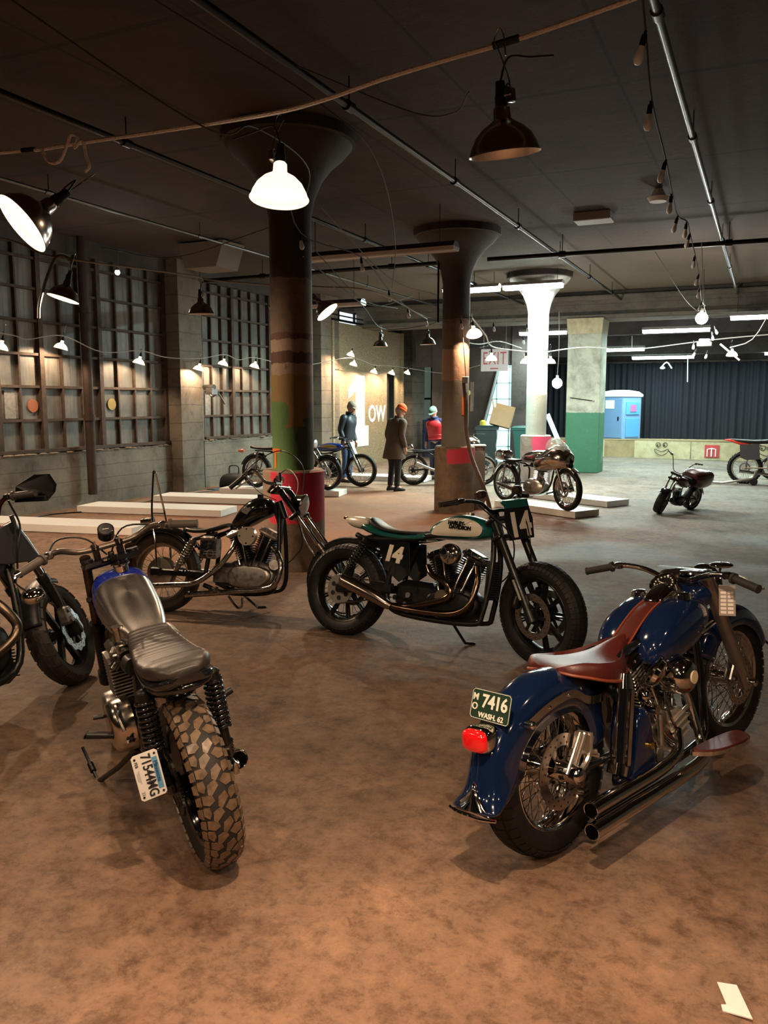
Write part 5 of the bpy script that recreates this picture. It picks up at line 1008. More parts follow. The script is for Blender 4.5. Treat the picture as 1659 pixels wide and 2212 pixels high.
    text('plate_state','WASH. 62',.026,M@Matrix.Translation((.008,-.037,.001)),ink,gp,.0012,sx=1,bold=.0006)
    mb=MB(); mb.box(M@Vector((0,-.075,-.012)),(.02,.06,.05)); mb.build('plate_bracket',blkm,t)
    mb=MB(); mb.loft([[Vector((x,w_*math.copysign(abs(math.cos(a))**.6,math.cos(a)),.535+h*math.copysign(abs(math.sin(a))**.6,math.sin(a)))) for a in [2*PI*j/28 for j in range(28)]] for x,w_,h in((-.30,.040,.036),(-.32,.052,.044),(-.35,.058,.046),(-.375,.058,.046),(-.382,.054,.042))]); tl=mb.build('tail_light',chrome,t,50)
    mb=MB(); mb.loft([[Vector((x,w_*math.copysign(abs(math.cos(a))**.55,math.cos(a)),.535+h*math.copysign(abs(math.sin(a))**.55,math.sin(a)))) for a in [2*PI*j/28 for j in range(28)]] for x,w_,h in((-.380,.052,.039),(-.396,.051,.038),(-.406,.040,.029),(-.409,.018,.013))])
    mb.build('red_lens',mat('glowing_red_lens',(.60,.006,.008),.15,coat=1,emit=(1,.01,.01),es=.16),tl,60)
    # tanks (two halves) with leather strap between
    st=[(.60,.61,.65,.03),(.625,.595,.70,.062),(.69,.58,.762,.088),(.78,.578,.806,.098),(.89,.595,.830,.099),(1.0,.63,.826,.090),(1.08,.67,.80,.065),(1.12,.70,.765,.03)]
    for s in(-1,1):
        tk=MB().body(st,28,2.5,6,yoff=s*.084).build('fuel_tank',blu,t,60)
        mb=MB(); mb.cyl((.93,s*.105,.825),(.93,s*.105,.848),.038,.034,n=28); mb.ell((.93,s*.105,.848),(.034,.034,.010)); mb.build('filler_cap',chrome,tk)
        mb=MB(); [mb.bbox((1.0,s*(.186),.69+q),(.13-.05*(q>0),.010,.008),.003,Matrix.Rotation(R_(-10),3,'Y')) for q in(0,.02)]; mb.build('tank_badge',alu,tk)
    mb=MB(); g=[]
    for x,z,w_ in((.54,.675,.046),(.60,.705,.045),(.68,.752,.043),(.76,.79,.042),(.83,.812,.041),(.88,.824,.040)):
        g.append([Vector((x,y,z+q)) for y,q in((-w_,-.002),(-w_,.006),(-w_*.5,.010),(0,.011),(w_*.5,.010),(w_,.006),(w_,-.002))])
    mb.loft(g); stp=mb.build('tank_strap',red,t,60)
    mb=MB(); [mb.tube([(x,s*w_,z+.006) for x,z,w_ in((.54,.675,.046),(.60,.705,.045),(.68,.752,.043),(.76,.79,.042),(.83,.812,.041),(.88,.824,.040))],.0035,6,4) for s in(-1,1)]; mb.build('strap_edge',redE,stp)
    # dash and speedometer
    mb=MB(); mb.body([(.83,.79,.825,.034),(.86,.79,.85,.048),(.92,.79,.875,.058),(1.0,.78,.895,.06),(1.05,.78,.88,.05),(1.08,.78,.86,.03)],22,2.4); da=mb.build('dash_console',chrome,t,60)
    ax=(-.60,0,.80); mb=MB(); mb.lathe([(.0,.001),(.056,.0),(.062,.004),(.064,.012),(.062,-.02)],(.965,0,.880),ax,30); mb.build('speedometer_bezel',chrome,da)
    a=Vector(ax).normalized(); Ms=basis(Vector((.965,0,.880))+a*.006,(0,-1,0),a.cross(Vector((0,-1,0)))); mb=MB(); mb.lathe([(.001,.0),(.052,0)],(Ms@Vector((0,0,0))),ax,28); mb.build('speedometer_face',mat('black_dial',(.01,.01,.012),.2,coat=1),da)
    mb=MB()
    for i in range(12):
        th=R_(-30+i*22); p=Ms@Vector((.042*math.cos(th),.042*math.sin(th),.001)); mb.ell(p,(.0035,.0035,.0035),6,4)
    mb.tube([Ms@Vector((0,0,.002)),Ms@Vector((-.03,.012,.002))],.0013,5,1); mb.tube([Ms@Vector((0,0,.002)),Ms@Vector((.025,-.008,.002))],.0013,5,1); mb.build('dial_marks',ink,da)
    # handlebar, grips, round mirror, windscreen bracket, headlamp nacelle
    bars(t,T,[(1.09,0,.885),(1.09,-.06,.885),(1.08,-.16,.92),(1.05,-.25,.935),(1.02,-.32,.925),(.99,-.43,.90)],.0125,chrome,gl=.13)
    mb=MB(T); mb.cyl((1.06,.01,.905),(1.055,.01,.92),.040,.042,n=26); mb.tube([(1.06,.01,.91),(1.08,.01,.88)],.006,6,1); mb.build('round_mirror',chrome,t)
    mb=MB(T); mb.body([(1.10,.74,.86,.09),(1.16,.73,.89,.12),(1.24,.74,.90,.11),(1.30,.76,.89,.09)],24,2.3); nc=mb.build('nacelle',blu,t,60)
    headlight(t,T,(1.33,0,.835),.088,.06,chrome,None,(1,0,-.03)); mb=MB(T); mb.tor((1.22,0,.905),(0,0,1),.082,.009,30,8); mb.ell((1.22,0,.90),(.075,.075,.012)); mb.build('nacelle_trim',chrome,nc)
    mb=MB(T); mb.loft([[Vector((1.12+q,y,.932)) for y in(-.12,.12)] for q in(0,.02)],caps=False,closed=False); mb.build('instrument_glare_shield',mat('pale_blue_glass',(.3,.4,.45),.05),t,None,solid=.003)
    mb=MB(T); mb.ell((1.12,-.20,.965),(.045,.055,.014)); mb.tube([(1.10,-.20,.925),(1.12,-.20,.96)],.006,6,1); mb.build('mirror',chrome,t)
    # fork: covered tubes
    ca=Vector((wb,0,.33)); cb=Vector((1.16,0,.90)); d=(cb-ca).normalized()
    for s in(-1,1):
        mb=MB(T); p=Vector((0,s*.105,0)); mb.cyl(ca+p+d*.10,ca+p+d*.66,.034,.030,n=20); fl=mb.build('fork_leg',chromed if 0 else mat('satin_fork_cover',(.36,.31,.27),.3,.9),t)
        mb=MB(T); mb.cyl(ca+p-d*.03,ca+p+d*.12,.030,.034,n=16); mb.cyl(ca+p+Vector((0,s*.02,0)),ca+p+Vector((.0,s*.055,0)),.016); mb.ell(ca+p+Vector((0,s*.055,0)),(.018,.012,.018)); mb.build('slider',chrome,fl)
        mb=MB(T); mb.bbox(ca+p*.82+Vector((-.09,0,.07)),(.05,.04,.12),.01,Matrix.Rotation(R_(30),3,'Y')); mb.build('front_caliper',chromed,t)
    fender(t,'front_fender',(wb,.33),.375,25,150,.155,.10,blu,T)
    mb=MB(T); mb.tube([(wb+.34,-.07,.44),(wb+.352,0,.475),(wb+.34,.07,.44)],.006,6,4); mb.build('fender_bumper',chrome,t)
    # handling: tag in plastic sleeve hanging from right grip
    # saddle with skirt and buffed centre
    mb=MB(); S_=[(.06,.690,.706,.05),(.075,.682,.716,.10),(.12,.668,.722,.145),(.18,.648,.715,.170),(.26,.628,.702,.172),(.34,.612,.695,.152),(.42,.600,.698,.112),(.49,.600,.712,.072),(.55,.620,.722,.048),(.61,.650,.722,.032)]
    rings=[]
    for x,lo,hi,w_ in [(a.x,b.x,b.y,b.z) for a,b in zip(catmull([(s[0],0,0) for s in S_],5),catmull([(s[1],s[2],s[3]) for s in S_],5))]:
        g=[]
        for j in range(-10,11):
            q=j/10; y=w_*q; k_=max(0,min(1,(.42-x)/.3)); dish=-.022*math.cos(q*PI/2)*k_-(1-k_)*.045*q*q; edge=hi+dish
            if abs(q)>.86: edge=hi-.035*((abs(q)-.86)/.14)
            g.append(Vector((x,y,edge)))
        for j in range(10,-11,-1): g.append(Vector((x,w_*.96*j/10,lo-.012)))
        rings.append(g)
    mb.loft(rings); sd=mb.build('saddle',red,t,60)
    mb=MB(); pts=[(s[0],-s[3],s[1]-.008) for s in S_]+[(s[0],s[3],s[1]-.008) for s in S_[::-1]]; mb.tube(pts,.006,6,4,closed=True); mb.build('saddle_edge',redE,sd)
    # frame, horseshoe tank, toolbox, shock covers
    frame_tubes(t,both((1.08,-.03,.72),(1.12,-.06,.60),(1.10,-.09,.25),(1.0,-.11,.16),(.55,-.12,.15),(.40,-.12,.20),(.30,-.115,.55),(.42,-.08,.66),(.75,-.04,.70),(1.08,-.02,.78))+both((.38,-.11,.30),(.2,-.12,.32),(0,-.11,.325)),.018,blk)
    for s in(-1,1):
        mb=MB(); mb.cyl((.27,s*.15,.28),(.335,s*.15,.59),.037,.037,n=26); mb.cyl((.255,s*.15,.25),(.272,s*.15,.29),.041,.041,n=22); mb.cyl((.33,s*.15,.575),(.342,s*.15,.63),.041,.030,n=22); mb.bbox((.30,s*.19,.43),(.03,.012,.30),.005,Matrix.Rotation(R_(12),3,'Y')); mb.build('shock_cover',chrome,t)
        mb=MB(); pr=[(.30,.18),(.48,.15),(.50,.30),(.475,.44),(.43,.47),(.385,.44),(.335,.30)]; Q=catmull([(a,0,b) for a,b in pr],4,True)
        mb.loft([[Vector((.41+(q.x-.41)*k,s*y,.30+(q.z-.30)*k)) for q in Q] for y,k in((.10,1),(.165,1),(.178,.94),(.182,.82))]); tb=mb.build('side_tool_box',blu,t,50)
        mb=MB(); mb.cyl((.455,s*.18,.315),(.455,s*.194,.315),.014); mb.build('brass_lock',mat('brass',(.65,.42,.10),.25,1),tb)
        fb=MB(); O=[(.66,-.0),(.72,.07),(.86,.10),(.98,.10),(1.06,.06),(1.08,0),(.98,-.02),(.75,-.02)]
        Q=catmull([(a,b,0) for a,b in O],4,True); fb.loft([[Vector((q.x,s*(.25+q.y),z-.06*(q.x-.85))) for q in Q] for z in(.215,.232)]); F_=fb.build('footboard',chrome,t,40)
        fb=MB(); fb.loft([[Vector((.87+(q.x-.87)*.93,s*(.25+.04+(q.y-.04)*.88),z-.06*(q.x-.85))) for q in Q] for z in(.231,.238)]); fb.build('footboard_pad',red,F_,40)
    mb=MB(); mb.bbox((.36,0,.50),(.14,.20,.22),.04); mb.build('oil_tank',blk,t,30)
    # engine
    e=vtwin(t,.72,.30,0,22.5,alud,alu,chrome,alu,mat('ribbed_alloy_cover',(.62,.56,.50),.3,.8),r=.050,rf=.075,lr=.155)
    mb=MB(); [mb.bbox((.78+.01*i,-.130,.235+i*.036),(.19-.008*i,.022,.016),.007,Matrix.Rotation(R_(-14),3,'Y')) for i in range(4)]; mb.build('cover_ribs',mat('ribbed_alloy_cover',(.62,.56,.50),.3,.8),e,40)
    mb=MB(); mb.lathe([(.001,-.07),(.03,-.069),(.062,-.055),(.078,-.03),(.082,0),(.082,.05)],(.775,-.15,.525),(0,1,0),34); ac=mb.build('air_cleaner',chrome,e,60)
    mb=MB(); mb.cyl((.775,-.219,.525),(.775,-.224,.525),.028,n=24); mb.build('cleaner_badge',mat('cream_badge',(.62,.50,.32),.4),ac)
    mb=MB(); mb.lathe([(.001,-.045),(.035,-.044),(.062,-.03),(.068,-.012),(.078,-.010),(.078,0),(.06,.012),(.001,.02)],(.60,-.13,.575),(-.3,1,.6),32); mb.build('horn',chrome,t)
    mb=MB(); mb.bbox((.90,-.13,.50),(.10,.02,.07),.01); mb.build('coil_cover',mat('grey_metal_cover',(.3,.28,.26),.35,.8),t)
    mb=MB(); mb.cyl((.57,-.08,.235),(.57,-.16,.235),.036,.030); mb.bbox((.57,-.08,.30),(.09,.10,.10),.02); mb.bbox((.64,-.10,.345),(.05,.10,.12),.015); mb.cyl((.60,-.15,.27),(.60,-.15,.40),.014); mb.build('oil_pump',alu,e)
    for k,(x0,z0) in enumerate(((.50,.42),(.545,.36),(.645,.40),(.69,.42))): MB().tube([(x0,-.13,z0),(x0+.01,-.15,z0-.07),(x0+.05,-.15,z0-.13),(x0+.08,-.12,z0-.15)],.007,6,4).build('oil_line',chrome,e)
    mb=MB(); mb.cyl((.50,-.15,.45),(.50,-.20,.45),.02); mb.ell((.50,-.14,.50),(.03,.03,.03)); mb.build('kick_cover',chrome,t)
    # crash bar
    for z0,x0,x1,y0 in((.205,0.0,.70,-.195),(.15,-.045,.90,-.225)):
        pipes(t,[(x1+.06,y0+.06,z0+.08 if z0>.18 else z0+.0),(x1-.02,y0+.02,z0+.012),(x1-.20,y0,z0),(x0+.2,y0,z0),(x0,y0,z0)],[.024,.024,.028,.031,.031],chrome,n=24)
    pipes(t,[(.60,-.09,.46),(.60,-.13,.40),(.63,-.14,.32),(.70,-.15,.25),(.74,-.15,.22)],.017,chrome,hollow=False)
    pipes(t,[(.86,-.06,.48),(.92,-.09,.42),(.95,-.11,.32),(.95,-.14,.20),(.90,-.17,.16)],.018,chrome,hollow=False)
    kickstand(t,(.75,.13,.16),(.88,.24,.04),blkm)
    tg=MB(T); M2=basis((1.17,-.20,.79),(.45,-.9,0),(0,0,1)); tg.loft([[M2@Vector((a,b,q)) for a,b in((-.035,-.065),(.035,-.065),(.035,.075),(-.035,.075))] for q in(0,.002)]); tg.m=1
    for i in range(6):
        for j in range(2): tg.loft([[M2@Vector((a,b,q)) for a,b in((-.028+j*.03,-.055+i*.018),(-.004+j*.03,-.055+i*.018),(-.004+j*.03,-.043+i*.018),(-.028+j*.03,-.043+i*.018))] for q in(.0022,.003)])
    o=tg.build('registration_tag',[mat('clear_sleeve',(.45,.38,.34),.2,alpha=.6),mat('pale_print',(.75,.70,.66),.6)],t,None)
bluebike()
# ------------------------------------------------------------------ A: bare metal cafe racer, nearest left
def cafe():
    t=bike('cafe_racer_motorcycle','custom motorcycle with bare metal tank, blue nose and ribbed brown-black seat, nearest on the left',-1.795,2.403,141.8,9.5)
    wb=1.42; rake=R_(27); T=steerM(wb,rake,.1,R_(4))
    kn=mat('dusty_tan_tread_blocks',(.17,.108,.066),.42,0,var=.55,vscale=34,rvar=.12)
    wheel(t,'rear_wheel',0,.325,.325,.135,.225,'cast',rimM=blk,n=7,tread=KNOB,tyM=mat('black_tyre_carcass',(.012,.010,.009),.7),blkM=kn,pitch=22,disc=[(-.09,.12,alud)],spr=(.085,.10,blkm),hubw=.15)
    wheel(t,'front_wheel',wb,.33,.33,.10,.24,'cast',T,blk,n=7,tread=GRID,pitch=50,disc=[(.07,.13,alud)])
    fork(t,T,(wb,.33),(1.11,1.0),.105,.022,.030,.45,mat('dark_stanchion',(.10,.07,.05),.25,.9),blkm,triple=False)
    mb=MB(T); mb.bbox((1.06,0,.985),(.075,.27,.030),.012); mb.cyl((1.03,0,.99),(1.03,0,1.012),.022,n=6); mb.cyl((1.03,0,1.01),(1.03,0,1.022),.014); 
    for s in(-1,1): mb.cyl((1.075,s*.105,.97),(1.075,s*.105,1.012),.028); mb.bbox((1.085,s*.055,1.02),(.032,.03,.06),.006); mb.bbox((1.085,s*.055,1.058),(.045,.034,.028),.008)
    mb.build('upper_yoke',blk,t,30)
    mb=MB(T); mb.bbox((1.16,0,.80),(.08,.27,.04),.012); mb.build('lower_yoke',blkm,t,30)
    mb=MB(T); mb.cyl((1.03,0,1.022),(1.03,0,1.03),.014,n=6); [mb.cyl((1.06,s*.055,1.05),(1.058,s*.055,1.09),.005,n=6) for s in(-1,1)]; mb.cyl((1.02,.03,1.0),(1.02,.03,1.008),.02); mb.build('yoke_bolts',chrome,t)
    H=bars(t,T,[(1.085,0,1.05),(1.085,-.10,1.052),(1.085,-.15,1.062),(1.07,-.205,1.085),(1.03,-.26,1.088),(.955,-.40,1.062)],.0135,mat('satin_grey_brown_bar',(.10,.08,.065),.32,.8),gl=.125,gripM=mat('brown_grey_grip',(.05,.038,.030),.6),leverM=chromed)
    mb=MB(T); mb.cyl((1.15,-.02,1.085),(1.118,-.02,1.122),.038,n=26); g=mb.build('speedometer',blk,t,40)
    mb=MB(T); mb.cyl((1.119,-.02,1.121),(1.1168,-.02,1.1235),.032,n=24); mb.build('dial_face',mat('black_dial',(.01,.01,.012),.2,coat=1),g); mb=MB(T); mb.cyl((1.116,-.005,1.125),(1.113,-.033,1.122),.0015,n=6); mb.build('needle',creamP,g)
    mb=MB(T); mb.ell((.93,.375,.955),(.05,.05,.035)); mb.tube([(.945,.415,1.06),(.925,.43,1.03),(.93,.40,.985)],.006,6,4); mb.cyl((.95,.40,1.063),(.945,.425,1.058),.014); mb.build('bar_end_mirror',chrome,t)
    cable(t,[(1.03,.27,1.08),(1.12,.20,1.13),(1.14,.08,1.10),(1.13,0,1.0)],T); cable(t,[(1.04,-.25,1.09),(1.15,-.1,1.10),(1.16,0,.95)],T)
    # tank
    st=[(.455,.74,.795,.070),(.48,.725,.802,.078),(.56,.72,.830,.098),(.68,.71,.868,.118),(.80,.705,.905,.128),(.90,.71,.935,.132),(.98,.735,.950,.126),(1.04,.78,.945,.105),(1.075,.83,.92,.07)]
    tk=MB(); tk.body(st,32,2.7,6); K=tk.build('fuel_tank',steel,t,60)
    mb=MB(); s2=[(a,l-.002,h+.003,w_+.003) for a,l,h,w_ in ((.905,.711,.936,.132),(.925,.716,.940,.1315),(.95,.722,.946,.130),(.98,.735,.950,.126),(1.04,.78,.945,.105),(1.075,.83,.92,.07))]
    mb.body(s2,32,2.7,6); mb.build('blue_nose_band',mat('royal_blue_paint',(.008,.018,.19),.18,coat=1),K,60)
    mb=MB(); k=[]
    mb.cyl((.955,-.018,.945),(.955,-.018,.972),.033,n=24)
    for i in range(4): r_=Matrix.Rotation(R_(45*i+10),3,'Z'); mb.bbox((.955,-.018,.980),(.082,.021,.016),.005,r_)
    mb.build('filler_cap',chrome,K,30)
    # ribbed seat
    mb=MB(); S_=[(.470,.775,.800,.072),(.44,.765,.805,.082),(.36,.745,.790,.098),(.25,.738,.783,.110),(.14,.738,.785,.119),(.04,.745,.800,.122),(-.04,.755,.822,.119),(-.10,.765,.835,.108),(-.14,.775,.830,.088),(-.165,.785,.812,.055)]
    A_=catmull([(s[0],s[1],s[2]) for s in S_],9); W_=catmull([(s[3],0,0) for s in S_],9); rings=[]; n=len(A_)
    for i,(p,w_) in enumerate(zip(A_,W_)):
        rib=.0065*abs(math.sin(i*PI/3)) if .0<p.x<.45 else 0; g=[]; zc=(p.y+p.z)/2; hz=(p.z-p.y)/2
        for j in range(28):
            a=2*PI*j/28; c,s=math.cos(a),math.sin(a); y=w_.x*math.copysign(abs(c)**.62,c); z=zc+hz*math.copysign(abs(s)**.55,s)
            if s>0.25 and abs(c)<.93: z+=rib
            g.append(Vector((p.x,y,z)))
        rings.append(g)
    mb.loft(rings); se=mb.build('ribbed_seat',mat('brown_black_leather',(.026,.020,.017),.42,bump=.06,bscale=150),t,60)
    mb=MB(); mb.body([(-.175,.762,.790,.06),(-.15,.745,.788,.095),(-.10,.738,.775,.114),(0,.722,.755,.122),(.15,.715,.742,.118),(.3,.715,.745,.105),(.44,.735,.77,.085)],26,3.5); mb.build('seat_pan',blk,t,60)
    # frame: rear loop and cross strut
    frame_tubes(t,both((.46,-.07,.73),(.2,-.095,.71),(.0,-.10,.72),(-.10,-.085,.735),(-.15,-.03,.74),(-.155,0,.74))+both((1.06,-.03,.92),(1.08,-.05,.75),(1.06,-.09,.45),(.98,-.11,.24),(.60,-.12,.22),(.40,-.12,.28),(.36,-.115,.42),(.40,-.08,.72))+[[(1.06,0,.93),(.8,0,.76),(.5,0,.73),(.4,0,.72)]],.016,blk)
    mb=MB(); mb.tube([(-.02,.09,.70),(-.01,0,.665),(-.02,-.09,.70)],.013,8,4); mb.build('rear_cross_tube',blk,t)
    mb=MB(); mb.body([(.04,.60,.70,.05),(.10,.58,.715,.075),(.20,.57,.715,.085),(.30,.58,.71,.07)],16,5); mb.build('battery_box',chromed,t,40)
    mb=MB(); mb.bbox((.20,0,.55),(.10,.10,.06),.01); mb.cyl((.16,-.05,.60),(.16,.05,.60),.02); mb.build('linkage',chromed,t)
    for s in(-1,1):
        mb=MB(); mb.bbox((.20,s*.105,.345),(.46,.032,.055),.01,Matrix.Rotation(R_(-3),3,'Y')); mb.build('swingarm_arm',blk,t,30)
    shock(t,(.02,.70),(.02,.42),.125,.033,blk,blkm,10)
    mb=MB(); mb.cyl((0,.08,.325),(0,.15,.325),.014,n=12); mb.cyl((0,-.08,.325),(0,-.155,.325),.016,n=12); mb.bbox((.0,-.135,.325),(.07,.02,.05),.006); mb.build('axle_bolts',chromed,t)
    mb=MB(); mb.bbox((.10,-.135,.37),(.08,.05,.10),.012); [mb.bbox((.10,-.163,.34+i*.014),(.06,.01,.007),.002) for i in range(5)]; mb.build('rear_brake_caliper',blk,t,30)
    mb=MB(); mb.bbox((.12,-.145,.285),(.04,.03,.05),.006); mb.build('caliper_bolt_block',chrome,t)
    chM=mat('oily_chain',(.05,.045,.04),.25,.9)
    for A,B,nm in((Vector((.48,.085,.39)),Vector((0,.085,.425)),'upper_chain_run'),(Vector((.48,.085,.30)),Vector((0,.085,.225)),'lower_chain_run')):
        mb=MB()
        for i in range(34): mb.bbox(A+(B-A)*(i/34),(.017,.014,.010),.002)
        mb.build(nm,chM,t)
    # engine: finned twin with polished left cover
    E=MB(); E.body([(.42,.30,.44,.10),(.46,.26,.49,.13),(.60,.235,.50,.15),(.78,.24,.49,.15),(.90,.28,.46,.12),(.94,.33,.43,.08)],20,3.2); e=E.build('engine',alud,t,50)
    mb=MB(); mb.bbox((.66,.0,.575),(.13,.26,.17),.02); [mb.bbox((.66,0,.50+i*.0145),(.19,.33,.007),.003) for i in range(12)]; mb.build('cylinder_block',mat('grey_brown_fins',(.20,.17,.145),.4,.8),e,30)
    mb=MB(); mb.bbox((.66,0,.695),(.17,.30,.05),.018); mb.bbox((.66,0,.725),(.10,.24,.03),.012); mb.build('cylinder_head',alud,e,30)
    pr=[(.40,.37),(.43,.33),(.52,.31),(.60,.33),(.63,.40),(.61,.48),(.53,.52),(.44,.51),(.40,.45)]; Q=catmull([(a,0,b) for a,b in pr],4,True)
    mb=MB(); mb.loft([[Vector((.51+(q.x-.51)*k,y,.415+(q.z-.415)*k)) for q in Q] for y,k in((.13,1.04),(.195,1.0),(.215,.9),(.223,.7),(.225,.3))]); cv=mb.build('clutch_cover',mat('polished_alloy',(.52,.47,.41),.2,1,var=.12,rvar=.06),e,60)
    mb=MB(); pr2=[(.66,.34),(.72,.31),(.80,.32),(.84,.38),(.82,.45),(.74,.48),(.67,.45)]; Q=catmull([(a,0,b) for a,b in pr2],4,True); mb.loft([[Vector((.75+(q.x-.75)*k,y,.395+(q.z-.395)*k)) for q in Q] for y,k in((.13,1.04),(.19,1.0),(.205,.85),(.21,.4))]); mb.build('generator_cover',alu,e,60)
    mb=MB(); mb.bbox((.56,.10,.71),(.09,.055,.08),.012); mb.cyl((.56,.10,.75),(.56,.10,.80),.022); mb.cyl((.56,.10,.80),(.56,.10,.812),.026); mb.cyl((.50,.10,.705),(.44,.10,.70),.03,.04); [mb.cyl((.56+q,.13,.70),(.56+q,.145,.70),.008) for q in(-.03,.03)]; mb.cyl((.56,.13,.66),(.56,.15,.64),.02); mb.build('carburettor',chromed,t,40)
    mb=MB(); mb.lathe([(.001,-.05),(.035,-.05),(.04,.0),(.03,.04)],(.38,.10,.70),(1,0,0),18); mb.build('pod_air_filter',blkf,t)
    mb=MB(); mb.tube([(.46,.17,.505),(.44,.185,.53),(.40,.19,.50),(.37,.18,.44)],.008,6,4); mb.ell((.465,.165,.50),(.014,.014,.014)); mb.build('clutch_arm',chromed,t)
    br=mat('bronze_header',(.22,.16,.11),.2,1)
    for s in(-1,1): pipes(t,[(.75,s*.07,.62),(.88,s*.09,.60),(.95,s*.11,.48),(.93,s*.12,.32),(.80,s*.13,.22),(.55,s*.14,.215)],.019,blkm,hollow=False)
    pipes(t,[(.60,-.14,.215),(.40,-.16,.23),(.10,-.18,.29)],[.022,.035,.038],blkm,name='muffler')
    mb=MB(); mb.tube([(.40,.14,.385),(.42,.20,.40),(.44,.24,.415)],.009,6,1); mb.cyl((.43,.21,.41),(.455,.315,.44),.013,.016); mb.cyl((.455,.315,.44),(.457,.318,.442),.018); pg=mb.build('foot_peg',blkm,t)
    MB().tube([(.36,.155,.395),(.44,.17,.40),(.53,.20,.445),(.56,.235,.455)],.007,6,4).build('shift_lever',blkm,t); mb=MB(); mb.cyl((.555,.23,.455),(.56,.27,.46),.009); mb.build('shift_tip',blkf,t)
    mb=MB(); mb.cyl((.35,-.15,.44),(.35,-.19,.45),.01); mb.cyl((.35,-.18,.45),(.35,-.265,.475),.015); mb.build('foot_peg',blkf,t)
    for y in(.15,.165): mb=MB(); mb.cyl((.385,y,.385),(.385,y+.014,.385),.012,n=6); mb.build('frame_bolt',chrome,t)
    # kickstand folded out, pushed foot
    mb=MB(); mb.tube([(.47,.14,.31),(.66,.21,.17),(.88,.29,.035)],.012,8,1); mb.bbox((.885,.292,.025),(.06,.05,.03),.008); mb.tube([(.885,.292,.04),(.98,.305,.10),(1.03,.315,.155)],.007,6,1); mb.cyl((.93,.298,.068),(.97,.303,.092),.014); mb.build('kickstand',blkm,t)
    # side mounted plate
    M=basis((-.121,.181,.463),(0,-.035,-1),(0,-1,.035)); ink=mat('black_plate_ink',(.02,.02,.025),.5)
    P=plate(t,'licence_plate',M,.172,.090,mat('white_plate_enamel',(.72,.70,.66),.45),None)
    mb=MB(); mb.box((-.05,.15,.46),(.13,.03,.03)); mb.tube([(-.11,.18,.44),(-.05,.15,.40),(.0,.12,.34)],.008,6,1); mb.build('plate_bracket',blkm,t)
    text('plate_number','71544MG',.046,M@Matrix.Translation((0,.001,.001)),ink,P,.0008,sx=.86,bold=.0008)
    mb=MB(); mb.box((0,.030,.0008),(.120,.018,.0006)); mb.T=M; mb.build('blue_band',mat('sky_blue_band',(.10,.30,.50),.5),P,None)
    text('plate_state','Minnesota',.019,M@Matrix.Translation((-.006,.030,.002)),mat('dark_blue_ink',(.02,.05,.15),.5),P,.0006)
    text('plate_month','FEB',.014,M@Matrix.Translation((-.052,-.033,.001)),ink,P,.0006); text('plate_year','22',.015,M@Matrix.Translation((.058,-.033,.001)),mat('grey_ink',(.25,.25,.27),.5),P,.0006)
    mb=MB(T=M); [mb.cyl((a,b,0),(a,b,.002),.004,n=10) for a,b in((-.072,.034),(.072,.034),(-.072,-.034),(.072,-.034))]; mb.build('plate_screws',blkf,P)
    mb=MB(T=M); [mb.box((-.005,-.030-i*.004,.0008),(.05-.01*i,.0012,.0005)) for i in range(3)]; mb.build('fine_print',mat('grey_ink',(.25,.25,.27),.5),P,None)
cafe()
